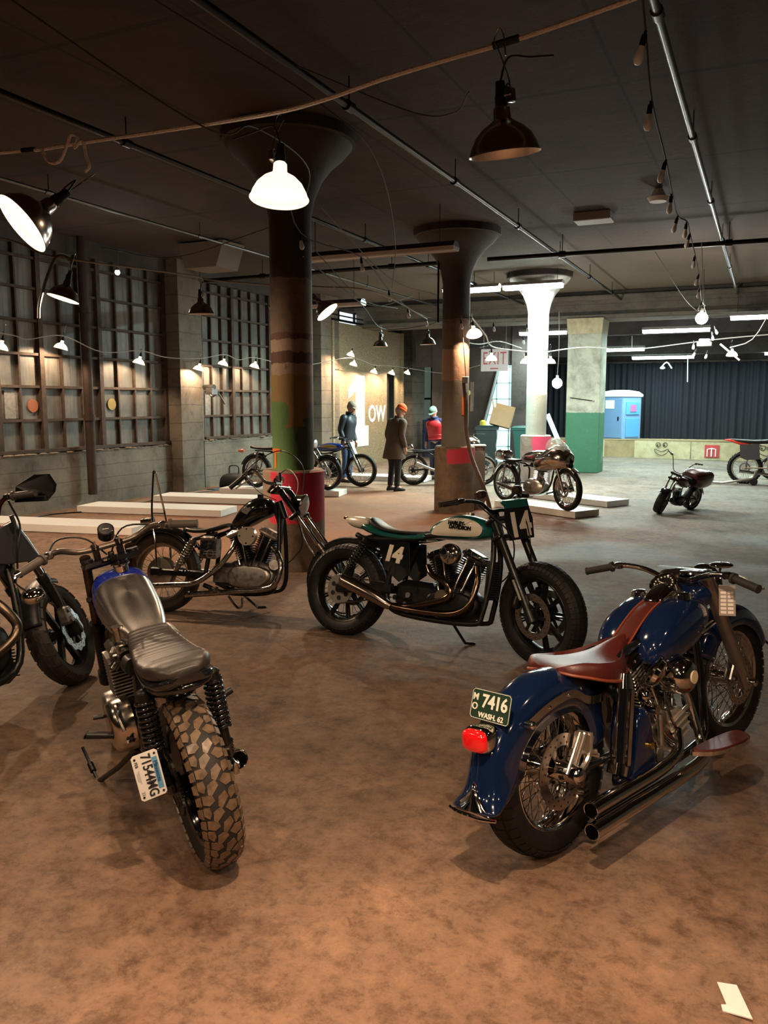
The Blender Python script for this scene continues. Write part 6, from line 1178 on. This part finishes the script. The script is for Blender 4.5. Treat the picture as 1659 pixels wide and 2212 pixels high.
# ------------------------------------------------------------------ B: adventure style bike cut by the left edge
def advent():
    t=bike('street_motorcycle','black motorcycle with handguard and wavy front disc, cut by the left edge',-3.72,2.145,90.3,11.8)
    wb=1.487; rake=R_(25); T=steerM(wb,rake,.1,R_(24.3))
    bl=mat('bluish_bright_disc',(.55,.72,.80),.25,.9)
    wheel(t,'front_wheel',wb,.32,.32,.125,.225,'cast',T,blkm,n=6,tread=DUAL,pitch=24,tyM=mat('black_tyre_carcass',(.012,.010,.009),.7),blkM=rubdust,disc=[(-.085,.135,bl,1)],hubw=.13)
    wheel(t,'rear_wheel',0,.325,.325,.15,.225,'cast',rimM=blkm,n=6,tread=DUAL,pitch=24,tyM=rubdust)
    fork(t,T,(wb,.32),(1.17,.99),.10,.024,.030,.5,mat('chrome_stanchion_dark',(.3,.28,.26),.2,1),blkm)
    mb=MB(T); mb.bbox((wb-.10,-.115,.41),(.07,.06,.11),.014); mb.cyl((wb-.10,-.14,.44),(wb-.10,-.155,.44),.018); mb.cyl((wb-.10,-.14,.38),(wb-.10,-.155,.38),.018); mb.build('brake_caliper',alud,t,30)
    MB(T).tube([(wb-.17,-.12,.72),(wb-.12,-.13,.55),(wb-.08,-.12,.44)],.004,6,4).build('brake_hose',alu,t)
    fender(t,'front_fender',(wb,.32),.355,75,165,.13,.05,blkf,T)
    bars(t,None,[(1.13,0,1.06),(1.13,-.08,1.07),(1.09,-.17,1.13),(1.065,-.28,1.16),(1.10,-.43,1.152)],.013,blkm,gl=.13,gripM=mat('dark_grey_grip',(.04,.036,.034),.5),leverM=blkm)
    for s in(-1,1):
        O=[(1.10,.27,1.125),(1.12,.28,1.21),(1.17,.38,1.255),(1.20,.44,1.245),(1.20,.475,1.18),(1.18,.475,1.14),(1.15,.44,1.10)]
        mb=MB(); mb.add([Vector((a,s*b,c)) for a,b,c in O]+[Vector((a+.02,s*b,c)) for a,b,c in O],[tuple(range(7)),tuple(range(13,6,-1))]+[(i,(i+1)%7,(i+1)%7+7,i+7) for i in range(7)]); mb.build('handguard',blk,t,None)
    frame_tubes(t,both((1.10,-.04,.85),(1.11,-.10,.75),(1.08,-.13,.45),(.98,-.14,.22),(.6,-.14,.20),(.45,-.14,.35),(.45,-.12,.70),(.1,-.1,.80))+both((1.14,-.03,.88),(.8,-.14,.75),(.45,-.14,.6)),.022,blkm)
    gy=mat('grey_tank_plastic',(.022,.022,.025),.4)
    mb=MB(); mb.body([(.55,.72,.86,.10),(.70,.70,.96,.14),(.90,.69,1.0,.16),(1.05,.72,1.01,.15),(1.12,.78,.99,.10)],22,3); tk=mb.build('fuel_tank',gy,t,50)
    for s in(-1,1):
        mb=MB(); mb.prism([(.85,.98),(1.04,1.0),(1.15,1.03),(1.27,.82),(1.24,.79),(1.05,.80),(.88,.84)],s*.15,s*.18); sh=mb.build('tank_shroud',gy,t,None,bevel=.006)
        mb=MB(); mb.tube([(1.16,s*.166,1.02),(1.225,s*.166,.92),(1.275,s*.166,.82)],.007,6,1); mb.build('shroud_edge_glint',mat('pale_blue_glint',(.35,.5,.6),.3,.6),sh)  # bluish highlight on the shroud rim, built as a pale strip
    mb=MB(); mb.body([(.98,.98,1.02,.08),(1.05,.97,1.045,.10),(1.13,.97,1.04,.09),(1.17,.98,1.01,.06)],16,3); mb.build('red_cowl',mat('bright_red_plastic',(.60,.04,.015),.3),t,50)
    mb=MB(); mb.body([(-.2,.84,.90,.08),(.1,.80,.87,.13),(.4,.78,.85,.12),(.6,.80,.88,.09)],18,3); mb.build('seat',blkf,t,60)
    mb=MB(); mb.body([(.50,.28,.46,.12),(.60,.20,.50,.15),(.85,.19,.52,.16),(.98,.24,.50,.14),(1.03,.30,.42,.10)],18,3.2); e=mb.build('engine',blkm,t,50)
    mb=MB(); fins(mb,(.86,0,.48),(.90,0,.74),.07,.12,12,sq=.95); mb.build('cylinder',blkm,e,30)
    mb=MB(); mb.bbox((.98,0,.24),(.10,.22,.16),.03); [mb.bbox((1.03,-.10,.19+i*.018),(.012,.03,.008),.003) for i in range(9)]; mb.build('skid_plate',blkm,e,30)
    pipes(t,[(.93,-.08,.66),(.96,-.15,.60),(.995,-.19,.52),(1.01,-.20,.46),(.96,-.20,.40),(.80,-.19,.34),(.5,-.18,.32)],.027,mat('bronze_grey_elbow',(.20,.15,.11),.35,1,var=.3),hollow=False)
    MB().tube([(1.13,-.12,.80),(1.12,-.12,.70),(1.09,-.12,.58)],.014,8,4).build('radiator_pipe',chromed,t)
    cable(t,[(1.07,-.26,1.14),(1.13,-.24,1.0),(1.10,-.22,.88),(1.12,-.16,.75)],None,.006); MB().tube([(1.085,-.24,1.06),(1.095,-.24,1.02),(1.10,-.235,.98)],.012,6,1).build('cable_adjuster',blkf,t)
    kickstand(t,(.7,.14,.2),(.85,.25,.04),blkm)
    shock(t,(.25,.72),(.15,.40),.10,.03,blkm,blkm)
    mb=MB(); [mb.bbox((.22,s*.11,.33),(.48,.035,.06),.01) for s in(-1,1)]; mb.build('swingarm',blkm,t,30)
advent()
# ------------------------------------------------------------------ the smaller motorcycles at the back
silv=mat('polished_silver_bodywork',(.62,.58,.54),.12,1); darkred=mat('dark_maroon_paint',(.06,.008,.012),.25,coat=.8)
def far(name,label,x,y,yaw,lean,z=.0,wb=1.4,R=.31,w=.10,Rf=None,wf=.09,st=0,rake=27,kind='spoke',rimM=chrome,tank=None,tankM=blk,seatM=blkf,seat=None,hump=None,humpM=silv,fair=False,barP=None,engM=alud,up=(.26,.72),head=None,pipesP=None,pipeM=chrome,fend=True,ffend=True,fendM=blk,topx=None,frameM=blkm,cat='motorcycle',discs=True,tread=None,forkM=chrome,sh=True,scale=1):
    t=bike(name,label,x,y,yaw,lean,z,cat); ri=R*.76; Rf=Rf or R; rk=R_(rake); T=steerM(wb,rk,.09,R_(st)); H=up[1]
    wheel(t,'rear_wheel',0,R,R,w,ri,kind,rimM=rimM,n=32 if kind=='spoke' else 6,detail=0,hubr=.05,tread=tread,pitch=30 if tread else 36,disc=[(-.07,.11,alu)] if discs else None)
    wheel(t,'front_wheel',wb,Rf,Rf,wf,Rf*.78,kind,T,rimM,n=32 if kind=='spoke' else 6,detail=0,hubr=.05,tread=tread,pitch=30 if tread else 36,disc=[(-.07,.12,alu)] if discs else None)
    hx=wb-(H+.14-Rf)*math.tan(rk); fork(t,T,(wb,Rf),(hx,H+.14),.085*scale,.018*scale,.024*scale,.5,forkM,alud,triple=True)
    k=scale
    frame_tubes(t,both((hx-.03,-.02*k,H+.06),(hx-.0,-.05*k,H-.1),(hx-.08,-.09*k,.26*k+.02),(.45*wb,-.1*k,.18*k),(.30*wb,-.1*k,.3*k),(.28*wb,-.1*k,H-.10),(.0,-.09*k,H-.05))+[[(hx-.03,0,H+.06),(.55*wb,0,H-.06),(.28*wb,0,H-.1)]],.014*k,frameM)
    mb=MB(); [mb.tube([(.32*wb,s*.09*k,.34*k),(0,s*.09*k,R)],.016*k,8,1) for s in(-1,1)]; mb.build('swingarm',frameM,t)
    if sh: shock(t,(.07,H-.08),(.02,R+.03),.11*k,.024*k,chromed,chromed,7)
    tk=tank or [(.33*wb,H-.03,H+.04,.07),(.40*wb,H-.04,H+.10,.11),(.55*wb,H-.04,H+.14,.12),(.68*wb,H,H+.12,.09),(.73*wb,H+.03,H+.08,.05)]
    TK=MB().body(tk,22,2.7).build('fuel_tank',tankM,t,60)
    sp=seat or [(-.12,H-.01,H+.05,.07),(.02,H-.03,H+.02,.11),(.2*wb,H-.04,H+.02,.11),(.34*wb,H-.02,H+.05,.08)]
    MB().body(sp,18,3).build('seat',seatM,t,60)
    if hump: MB().body(hump,20,2.6).build('tail_hump',humpM,t,60)
    bp=barP or [(hx-.02,0,H+.18),(hx-.02,-.1,H+.19),(hx-.08,-.22,H+.24),(hx-.16,-.34,H+.22)]
    bars(t,T,bp,.011*k,chrome if forkM is chrome else blkm,gl=.10*k,levers=k>.8)
    mb=MB(); mb.body([(.36*wb,.22*k,.36*k,.09*k),(.42*wb,.17*k,.42*k,.12*k),(.58*wb,.17*k,.42*k,.12*k),(.66*wb,.24*k,.36*k,.08*k)],16,3); e=mb.build('engine',engM,t,50)
    mb=MB(); fins(mb,(.55*wb,0,.36*k),(.58*wb,0,H-.14),.05*k,.085*k,9,sq=.95); mb.build('cylinder',engM,e,30)
    mb=MB(); mb.bbox((.59*wb,0,H-.11),(.15*k,.17*k,.07*k),.02*k); mb.build('cylinder_head',alu,e,30)
    mb=MB(); mb.cyl((.47*wb,-.11*k,.29*k),(.47*wb,-.15*k,.29*k),.085*k,.07*k,n=24); mb.build('side_cover',alu,e,30)
    pp=pipesP or [(.62*wb,-.08,H-.16),(.70*wb,-.11,H-.24),(.68*wb,-.13,.24),(.50*wb,-.14,.19),(.25*wb,-.16,.22),(-.10,-.18,.27)]
    pipes(t,pp,[.017*k]*(len(pp)-2)+[.028*k,.032*k],pipeM)
    if fend: fender(t,'rear_fender',(0,R),R+.035,60,160,w*1.25,.05,fendM,n=14)
    if fend and ffend: fender(t,'front_fender',(wb,Rf),Rf+.03,50,135,wf*1.25,.035,fendM,T,n=14)
    if head: headlight(t,T,(hx+.12,0,H+.10),head,head*1.2,chrome)
    return t,T,H,hx
# F silver racer
t,T,H,hx=far('racing_motorcycle','polished silver racer with half fairing standing on a white platform',-3.72,12.92,-34,2,.106,1.38,.31,.10,.315,.09,-6,26,tankM=silv,engM=alu,up=(.26,.70),
  seat=[(.0,.66,.71,.08),(.1,.65,.70,.12),(.3,.65,.70,.12),(.45,.67,.72,.09)],hump=[(-.30,.72,.78,.03),(-.22,.67,.82,.09),(-.10,.66,.84,.12),(-.02,.67,.83,.11),(.0,.70,.80,.09)],
  tank=[(.42,.66,.72,.09),(.50,.65,.80,.13),(.68,.65,.86,.15),(.85,.66,.86,.15),(.98,.68,.82,.10)],barP=[(1.07,0,.80),(1.07,-.08,.80),(1.10,-.16,.79),(1.0,-.30,.77)],fendM=silv,
  pipesP=[(.85,-.08,.50),(.98,-.11,.42),(.95,-.13,.26),(.75,-.14,.20),(.35,-.16,.23),(-.02,-.18,.30)])
mb=MB(); rings=[]
for x,zl,zh,w_ in((.72,.56,.72,.16),(.86,.52,.80,.20),(1.02,.52,.92,.215),(1.16,.54,.97,.20),(1.28,.57,.93,.165),(1.38,.62,.86,.10),(1.42,.68,.80,.04)):
    rings.append([Vector((x,w_*math.sin(a)*(1 if abs(a)<2.2 else .8),(zl+zh)/2+(zh-zl)/2*math.cos(a))) for a in [R_(-150+300*j/24) for j in range(25)]])
mb.loft(rings,caps=False,closed=False); fa=mb.build('half_fairing',silv,t,60,solid=.004)
mb=MB(); rings=[[Vector((x,w_*math.sin(a),z+h*math.cos(a))) for a in [R_(-80+160*j/12) for j in range(13)]] for x,z,h,w_ in((1.02,.86,.20,.16),(1.12,.88,.17,.155),(1.24,.88,.10,.13),(1.33,.86,.04,.08))]
mb.loft(rings,caps=False,closed=False); mb.build('windscreen',mat('clear_screen',(.75,.80,.80),.03,alpha=.35,coat=1),fa,60,solid=.003)
mb=MB(); mb.cyl((1.36,0,.66),(1.42,0,.66),.055,.05,n=20); mb.build('headlamp_opening',blkf,fa)
t['label']='polished silver racer with half fairing standing on a white platform'
# L silver cafe racer behind column 2
t,T,H,hx=far('racing_motorcycle','silver cafe racer with bubble fairing partly hidden by the pink-patched column',-6.50,15.72,24,3,0,1.42,.31,.11,.31,.09,0,26,tankM=silv,up=(.26,.72),seat=[(-.02,.70,.74,.08),(.1,.69,.73,.12),(.3,.69,.73,.12),(.45,.70,.75,.09)],hump=[(-.30,.73,.80,.03),(-.2,.70,.84,.09),(-.05,.69,.86,.12),(.0,.70,.83,.10)],barP=[(1.1,0,.82),(1.1,-.1,.82),(1.12,-.2,.81),(1.0,-.34,.79)],fendM=silv,fend=False,
  pipesP=[(.9,-.08,.5),(1.0,-.11,.42),(.95,-.13,.26),(.75,-.14,.22),(.4,-.17,.32),(.05,-.20,.46)])
mb=MB(); rings=[[Vector((x,w_*math.sin(a),(zl+zh)/2+(zh-zl)/2*math.cos(a))) for a in [R_(-140+280*j/20) for j in range(21)]] for x,zl,zh,w_ in((.9,.60,.95,.20),(1.05,.60,1.02,.21),(1.2,.64,1.02,.19),(1.33,.70,.95,.12),(1.38,.76,.86,.05))]
mb.loft(rings,caps=False,closed=False); mb.build('bubble_fairing',silv,t,60,solid=.004)
mb=MB(); mb.cyl((1.22,-.15,.80),(1.27,-.19,.80),.035); mb.build('indicator',blkf,t)
# J chrome motorcycle behind column 1
t,T,H,hx=far('motorcycle','chrome-forked motorcycle half hidden behind the green column, on a white platform',-8.62,13.133,4.4,5,.106,1.455,.31,.11,.31,.09,-8,33,tankM=blk,up=(.26,.74),head=.075,rimM=chromed,barP=[(1.0,0,.98),(1.0,-.1,.98),(.94,-.24,1.04),(.82,-.36,1.02)])
mb=MB(); mb.body([(-.40,.66,.70,.03),(-.36,.65,.715,.045),(-.28,.655,.71,.045)],12,2.5); mb.build('tail_light',mat('pale_red_lens',(.6,.16,.12),.2),t)
# K blue and gold bobber
t,T,H,hx=far('motorcycle','blue and gold bobber with big thin front wheel and white fork plate',-8.685,14.627,13.8,5,0,1.4,.32,.09,.335,.08,-8,26,tankM=mat('cobalt_paint',(.01,.03,.20),.2,coat=1),up=(.26,.74),forkM=blkm,rimM=chromed,fendM=blk,ffend=False,discs=False,pipeM=blkm,engM=blkm,barP=[(1.1,0,.96),(1.08,-.1,.97),(1.0,-.24,1.0),(.88,-.36,.98)])
for s in(-1,1): MB().ell((.74,s*.112,.80),(.17,.010,.04)).build('gold_panel',mat('gold_paint',(.45,.32,.10),.35,.5),t)
mb=MB(T); mb.bbox((hx+.10,0,.78),(.015,.14,.26),.004,Matrix.Rotation(R_(-24),3,'Y')); mb.build('fork_plate',white,t,None)
mb=MB(); mb.tube([(.62,-.12,.22),(.66,-.2,.02)],.012,6,1); mb.build('prop_stand',chromed,t)
# G minibike
t,T,H,hx=far('minibike','small dark maroon minibike leaning on its stand on the open floor at the right',-1.018,14.02,243.8,14,0,.85,.19,.13,.195,.12,19,24,kind='cast',rimM=alud,tankM=darkred,up=(.2,.48),scale=.62,discs=False,fendM=blk,engM=blkm,fend=True,
  tank=[(.30,.42,.46,.05),(.36,.41,.54,.09),(.52,.43,.58,.10),(.62,.48,.56,.06)],seat=[(-.16,.50,.60,.08),(-.06,.48,.60,.13),(.14,.47,.57,.13),(.32,.47,.55,.09)],barP=[(.62,0,.64),(.62,-.07,.66),(.60,-.13,.78),(.56,-.19,.86),(.50,-.27,.87)],
  pipesP=[(.55,-.07,.34),(.60,-.09,.26),(.5,-.1,.14),(.2,-.12,.16),(-.08,-.13,.22)])
mb=MB(); mb.body([(-.28,.44,.60,.12),(-.15,.40,.66,.18),(.08,.38,.66,.19),(.24,.42,.62,.14)],14,3.4); mb.build('dark_carrier',darkred,t,50)
# H dirt bike
t,T,H,hx=far('dirt_bike','dirt bike with red tail and knobbly rear wheel cut by the right edge',-.31,18.9,1,1,0,1.47,.335,.13,.35,.09,0,26,tankM=mat('red_plastic',(.6,.03,.02),.35),up=(.26,.86),tread=MX,rimM=mat('dusty_pale_rim',(.45,.42,.38),.5,.5),fend=False,frameM=mat('tan_swingarm',(.35,.30,.22),.5,.6),discs=True,engM=alud,seat=[(-.30,.88,.94,.06),(-.1,.85,.93,.10),(.2,.83,.92,.11),(.6,.85,.95,.09)])
mb=MB(); mb.body([(-.42,.90,.92,.03),(-.3,.87,.93,.07),(-.1,.80,.90,.09),(.1,.76,.86,.08)],14,3); mb.build('red_rear_fender',mat('red_plastic',(.6,.03,.02),.35),t,50)
mb=MB(); mb.prism([(-.12,.82),(.25,.84),(.28,.52),(.02,.50),(-.10,.55)],-.14,-.12); mb.build('side_plate',greyP,t,None)
t=thing('paddock_stand','grey paddock stand lying on the floor by the dirt bike wheel','stand',(-.70,18.55,0))
MB().tube([(-.45,-.1,.05),(.0,-.12,.04),(.55,.0,.14),(.62,.1,.30)],.025,8,1).build('lever_arm',alu,t); MB().tube([(-.50,-.1,.055),(-.36,-.1,.05)],.032,8,1).build('rubber_handle',blkf,t)
mb=MB(); mb.cyl((.58,-.02,.075),(.58,.05,.075),.075,n=20); mb.build('stand_wheel',blkf,t)
# wheel of a further bike past the dirt bike
far('motorcycle','motorcycle beyond the dirt bike, only its chrome-spoked wheel in view',.22,20.2,10,3,0,1.3,.26,.09,.28,.08,0,26,up=(.26,.66),fend=False,fendM=silv)
# ------------------------------------------------------------------ people
def skin(name,V,E,m,parent,sub=2,smooth=True):
    # V: list (x,y,z,rx,ry)
    me=bpy.data.meshes.new(name); me.from_pydata([v[:3] for v in V],E,[]); me.materials.append(m); o=bpy.data.objects.new(name,me); COL.objects.link(o); o.parent=parent
    k=o.modifiers.new('skin','SKIN'); k.use_smooth_shade=True; k.branch_smoothing=.6
    d=me.skin_vertices[0].data
    for i,v in enumerate(V): d[i].radius=(v[3],v[4] if len(v)>4 else v[3]); d[i].use_root=(i==0)
    q=o.modifiers.new('s','SUBSURF'); q.levels=sub; q.render_levels=sub; return o
skinM=mat('skin',(.50,.27,.18),.5); 
def person(label,loc,head_,H,jm,tm,capm,capkind,hair,bend=.0,coat=0,vest=None,look=-25,arms=None,shoe=blkf,turn=0):
    s=H/1.76; t=thing('person',label,'person',loc,(0,0,R_(head_))); t.scale=(s,s,s)
    b=bend; ch=(.03+.20*b,0,1.33-.03*b); nk=(.05+.32*b,0,1.48-.06*b); sh=lambda k:(.02+.28*b,k*.175,1.415-.05*b)
    arms=arms or {1:((-.03+.22*b,.235,1.14),(.06+.2*b,.23,.90)),-1:((-.03+.22*b,-.235,1.14),(.06+.2*b,-.23,.90))}
    hd=Vector((nk[0]+.05,0,nk[2]+.15))
    V=[(0,0,.95,.13,.15),(.02+.07*b,0,1.14,.11,.14),(*ch,.115,.16),(*nk,.055,.058),(nk[0]+.025,0,nk[2]+.07,.062,.06),(hd.x,0,hd.z,.082,.07),(hd.x+.005,0,hd.z+.07,.06,.058)]; E=[(0,1),(1,2),(2,3),(3,4),(4,5),(5,6)]
    hands=[]
    for k in(1,-1):
        el,wr=arms[k]; i=len(V); V+=[(*sh(k),.06),(*el,.042),(*wr,.028),((wr[0]+.02),wr[1],wr[2]-.06,.034,.018)]; E+=[(2,i),(i,i+1),(i+1,i+2),(i+2,i+3)]; hands.append((k,Vector(V[-1][:3]),i+3))
        for q in range(4):
            p=hands[-1][1]; j=len(V); V+=[(p.x+.022-.015*q,p.y,p.z-.045,.009),(p.x+.024-.016*q+.006,p.y-k*.008,p.z-.078,.008),(p.x+.022-.015*q+.012,p.y-k*.022,p.z-.098+.004*abs(q-1.3),.007)]; E+=[(i+3,j),(j,j+1),(j+1,j+2)]
        p=hands[-1][1]; j=len(V); V+=[(p.x+.035,p.y-k*.008,p.z-.005,.010),(p.x+.050,p.y-k*.016,p.z-.035,.009)]; E+=[(i+3,j),(j,j+1)]
        i=len(V); V+=[(0,k*.09,.88,.09),(.03,k*.10,.50,.060),(-.02,k*.11,.10,.042),(.10,k*.125,.035,.035)]; E+=[(0,i),(i,i+1),(i+1,i+2),(i+2,i+3)]
    B=skin('body',V,E,skinM,t,2)
    # jacket: torso and sleeves
    low=.66 if coat else .92; fl=.05 if coat else 0
    def ring(x,z,rx,ry,n=22,tilt=0): return [Vector((x+rx*math.copysign(abs(math.cos(a))**.85,math.cos(a)),ry*math.copysign(abs(math.sin(a))**.8,math.sin(a)),z+tilt*math.cos(a))) for a in [2*PI*j/n for j in range(n)]]
    def trunk(lo,g,f): return [ring(0,lo,.150+g+f,.195+g+f),ring(.0,lo+.02,.155+g+f,.20+g+f),ring(0.01+.03*b,1.02,.150+g,.190+g),ring(.02+.07*b,1.16,.148+g,.188+g),ring(ch[0],1.30-.03*b,.150+g,.208+g,tilt=-.02-.1*b),ring(ch[0]+.02+.05*b,1.40-.05*b,.125+g,.195+g,tilt=-.03-.1*b),ring((ch[0]+nk[0])/2+.01,1.455-.06*b,.085+g*.6,.125+g,tilt=-.02-.06*b),ring(nk[0],nk[2]+.015,.066,.070,tilt=-.01)]
    mb=MB(); mb.loft(trunk(low,0,fl))
    for k in(1,-1):
        el,wr=arms[k]; S0=Vector(sh(k)); W=Vector(wr); Eb=Vector(el)
        mb.tube([S0+Vector((0,-k*.05,-.01)),S0+Vector((0,k*.02,-.02)),(S0+Eb)/2+Vector((0,k*.012,0)),Eb,(Eb+W)/2,W+Vector((0,0,.0))],[.075,.082,.072,.062,.054,.048],14,4)
    J=mb.build('jacket',jm,t,60)
    mb=MB(); mb.lathe([(.072,-.02),(.080,.02),(.076,.045)],(nk[0]-.005,0,nk[2]),(.2,0,1),20); mb.build('collar',jm,J,60,solid=.01)
    if vest:
        mb=MB(); mb.loft(trunk(.95,.016,0)[:-1]); mb.build('vest',vest,t,60)
        mb=MB(); [mb.tube([(q.x,q.y,q.z) for q in ring(.015+.05*b*h_,.99+.09*h_*4,.170,.212)],.006,5,1,closed=True) for h_ in(0,.25,.5,.75,1.0)]; mb.build('vest_quilting',vest,t)
    elif not coat: MB().tube([(ch[0]+.155,0,ch[2]+.02),(.17,0,1.15),(.16,0,.95)],.005,5,4).build('zip',alu,J)
    for k in(1,-1):
        V=[(0,k*.05,.96,.12,.10),(0.005,k*.09,.80,.098),(.03,k*.10,.50,.074),(-.01,k*.11,.14,.062),(-.01,k*.11,.09,.060)]
        skin('trouser_leg',V,[(0,1),(1,2),(2,3),(3,4)],tm,t,2)
        mb=MB(); mb.loft([[Vector((x,k*.115+w_*math.sin(a),h/2+h/2*math.cos(a))) for a in [2*PI*j/14 for j in range(14)]] for x,w_,h in((-.085,.03,.05),(-.06,.042,.10),(0,.047,.11),(.08,.050,.075),(.15,.045,.055),(.19,.025,.035))]); mb.build('shoe',shoe,t,60)
    # face, hair, hat
    HM=Matrix.Translation(hd)@Matrix.Rotation(R_(turn),4,'Z')@Matrix.Rotation(R_(-look),4,'Y')
    mb=MB(HM); mb.ell((0,0,.01),(.100,.078,.122),18,14); mb.ell((.095,0,-.015),(.018,.013,.022),8,6); [mb.ell((-.005,k*.080,-.01),(.018,.010,.028),8,6) for k in(-1,1)]; mb.ell((.07,0,-.075),(.035,.035,.03),10,8); F_=mb.build('head',skinM,B,60)
    mb=MB(HM); [mb.ell((.090,k*.032,.015),(.010,.012,.007),8,6) for k in(-1,1)]; mb.build('eyes',mat('eye_dark',(.03,.02,.02),.3),F_)
    MB(HM).box((.098,0,-.052),(.008,.04,.006)).build('mouth',mat('lips',(.30,.12,.10),.5),F_)
    mb=MB(HM); mb.ell((-.022,0,.005),(.095,.086,.10),16,12); mb.build('hair',hair,B,60)
    mb=MB(HM)
    if capkind=='beanie': mb.ell((-.005,0,.065),(.110,.094,.095),18,12); mb.tor((0,0,.045),(0,0,1),.098,.015,24,8); mb.ell((-.01,0,.155),(.02,.02,.014))
    else:
        mb.ell((-.008,0,.055),(.108,.090,.080),18,12); mb.loft([[Vector((.07+.09*math.cos(a)*q,.075*math.sin(a),.050-.012*q+.0*q)) for a in [R_(-85+170*j/10) for j in range(11)]] for q in(.2,1.0)]+[[Vector((.07+.09*math.cos(a)*q,.075*math.sin(a),.044-.012*q)) for a in [R_(-85+170*j/10) for j in range(11)]] for q in(1.0,.2)],loop=True)
    mb.build('knit_hat' if capkind=='beanie' else 'cap',capm,B,60)
    return t
def cloth(n,c,r=.8): return mat(n,c,r,bump=.25,bscale=25,var=.15)
gh=mat('grey_hair',(.32,.28,.25),.7); bh=mat('brown_hair',(.10,.06,.04),.7)
person('man in a dark leather jacket and tan cap looking down, behind the blue bobber',(-8.05,15.75,0),-5,1.72,cloth('black_blue_jacket',(.018,.026,.036),.42),cloth('blue_jeans',(.05,.09,.20)),mat('tan_grey_cap',(.30,.25,.19),.8),'cap',gh,.10,look=-28,turn=-10)
person('man in an orange knit hat and long brown coat seen from behind',(-6.42,14.55,0),62,1.66,cloth('brown_olive_coat',(.095,.068,.048)),cloth('black_trousers',(.016,.015,.018)),mat('orange_knit',(.85,.13,.01),.8,bump=.3,bscale=120),'beanie',gh,.22,coat=1,look=-30,turn=-28)
person('man in a red vest and green-grey cap bent over the silver cafe racer',(-6.50,17.05,0),-98,1.62,cloth('navy_sleeves',(.02,.03,.10)),cloth('dark_navy_trousers',(.02,.025,.06)),mat('green_grey_cap',(.16,.26,.19),.8),'cap',gh,.25,vest=cloth('red_padded_vest',(.50,.015,.02),.5),look=-38)
person('person in a bright blue jacket almost hidden behind the pink-patched column',(-5.93,16.78,0),-100,1.60,cloth('bright_blue_jacket',(.02,.06,.42)),cloth('grey_trousers',(.06,.06,.07)),mat('dark_green_hat',(.05,.08,.07),.8),'beanie',bh,.2,look=-30)
# ---- parts made of several loose pieces become one object per piece
def islands(o,new):
    me=o.data; par=list(range(len(me.vertices)))
    def f(i):
        while par[i]!=i: par[i]=par[par[i]]; i=par[i]
        return i
    for p in me.polygons:
        a=f(p.vertices[0])
        for v in p.vertices[1:]: par[f(v)]=a
    G={}
    for p in me.polygons: G.setdefault(f(p.vertices[0]),[]).append(p)
    if len(G)<2: o.name=new; return
    for k,ps in G.items():
        ids=sorted({v for p in ps for v in p.vertices}); mp={v:i for i,v in enumerate(ids)}
        m=bpy.data.meshes.new(new); m.from_pydata([tuple(me.vertices[v].co) for v in ids],[],[[mp[v] for v in p.vertices] for p in ps])
        for q in me.materials: m.materials.append(q)
        m.polygons.foreach_set('material_index',[p.material_index for p in ps]); m.polygons.foreach_set('use_smooth',[True]*len(ps)); m.set_sharp_from_angle(angle=R_(35))
        c=bpy.data.objects.new(new,m); COL.objects.link(c); c.parent=o.parent
    bpy.data.objects.remove(o)
for nm,new in {'reservoir':'reservoir','pivot_bolt':'pivot_bolt','yoke_bolts':'yoke_bolt','axle_bolts':'axle_bolt','strut_bolts':'strut_bolt','hanging_wire':'hanging_wire','hanging_rod':'hanging_rod','plate_screws':'plate_screw','cover_screws':'cover_screw','eyes':'eye','sprocket_holes':'sprocket_hole','caliper_bolts':'caliper_bolt'}.items():
    for o in [o for o in bpy.data.objects if o.type=='MESH' and (o.name==nm or o.name.startswith(nm+'.'))]: islands(o,new)
# ------------------------------------------------------------------ camera, world, output
cd=bpy.data.cameras.new('camera'); cam=bpy.data.objects.new('camera',cd); COL.objects.link(cam)
cd.sensor_fit='VERTICAL'; cd.sensor_height=36; cd.lens=36*1790/2212; cd.clip_start=.05; cd.clip_end=200
cam.location=(0,0,1.7); cam.rotation_euler=(R_(90-7.57),0,R_(24.5)); SC.camera=cam
w=bpy.data.worlds.new('world'); SC.world=w; w.use_nodes=True; w.node_tree.nodes['Background'].inputs[0].default_value=(.30,.26,.24,1); w.node_tree.nodes['Background'].inputs[1].default_value=.02
SC.view_settings.view_transform='Standard'; SC.view_settings.look='None'; SC.view_settings.gamma=1; SC.view_settings.exposure=.18; SC.view_settings.use_curve_mapping=False
bpy.context.view_layer.update()
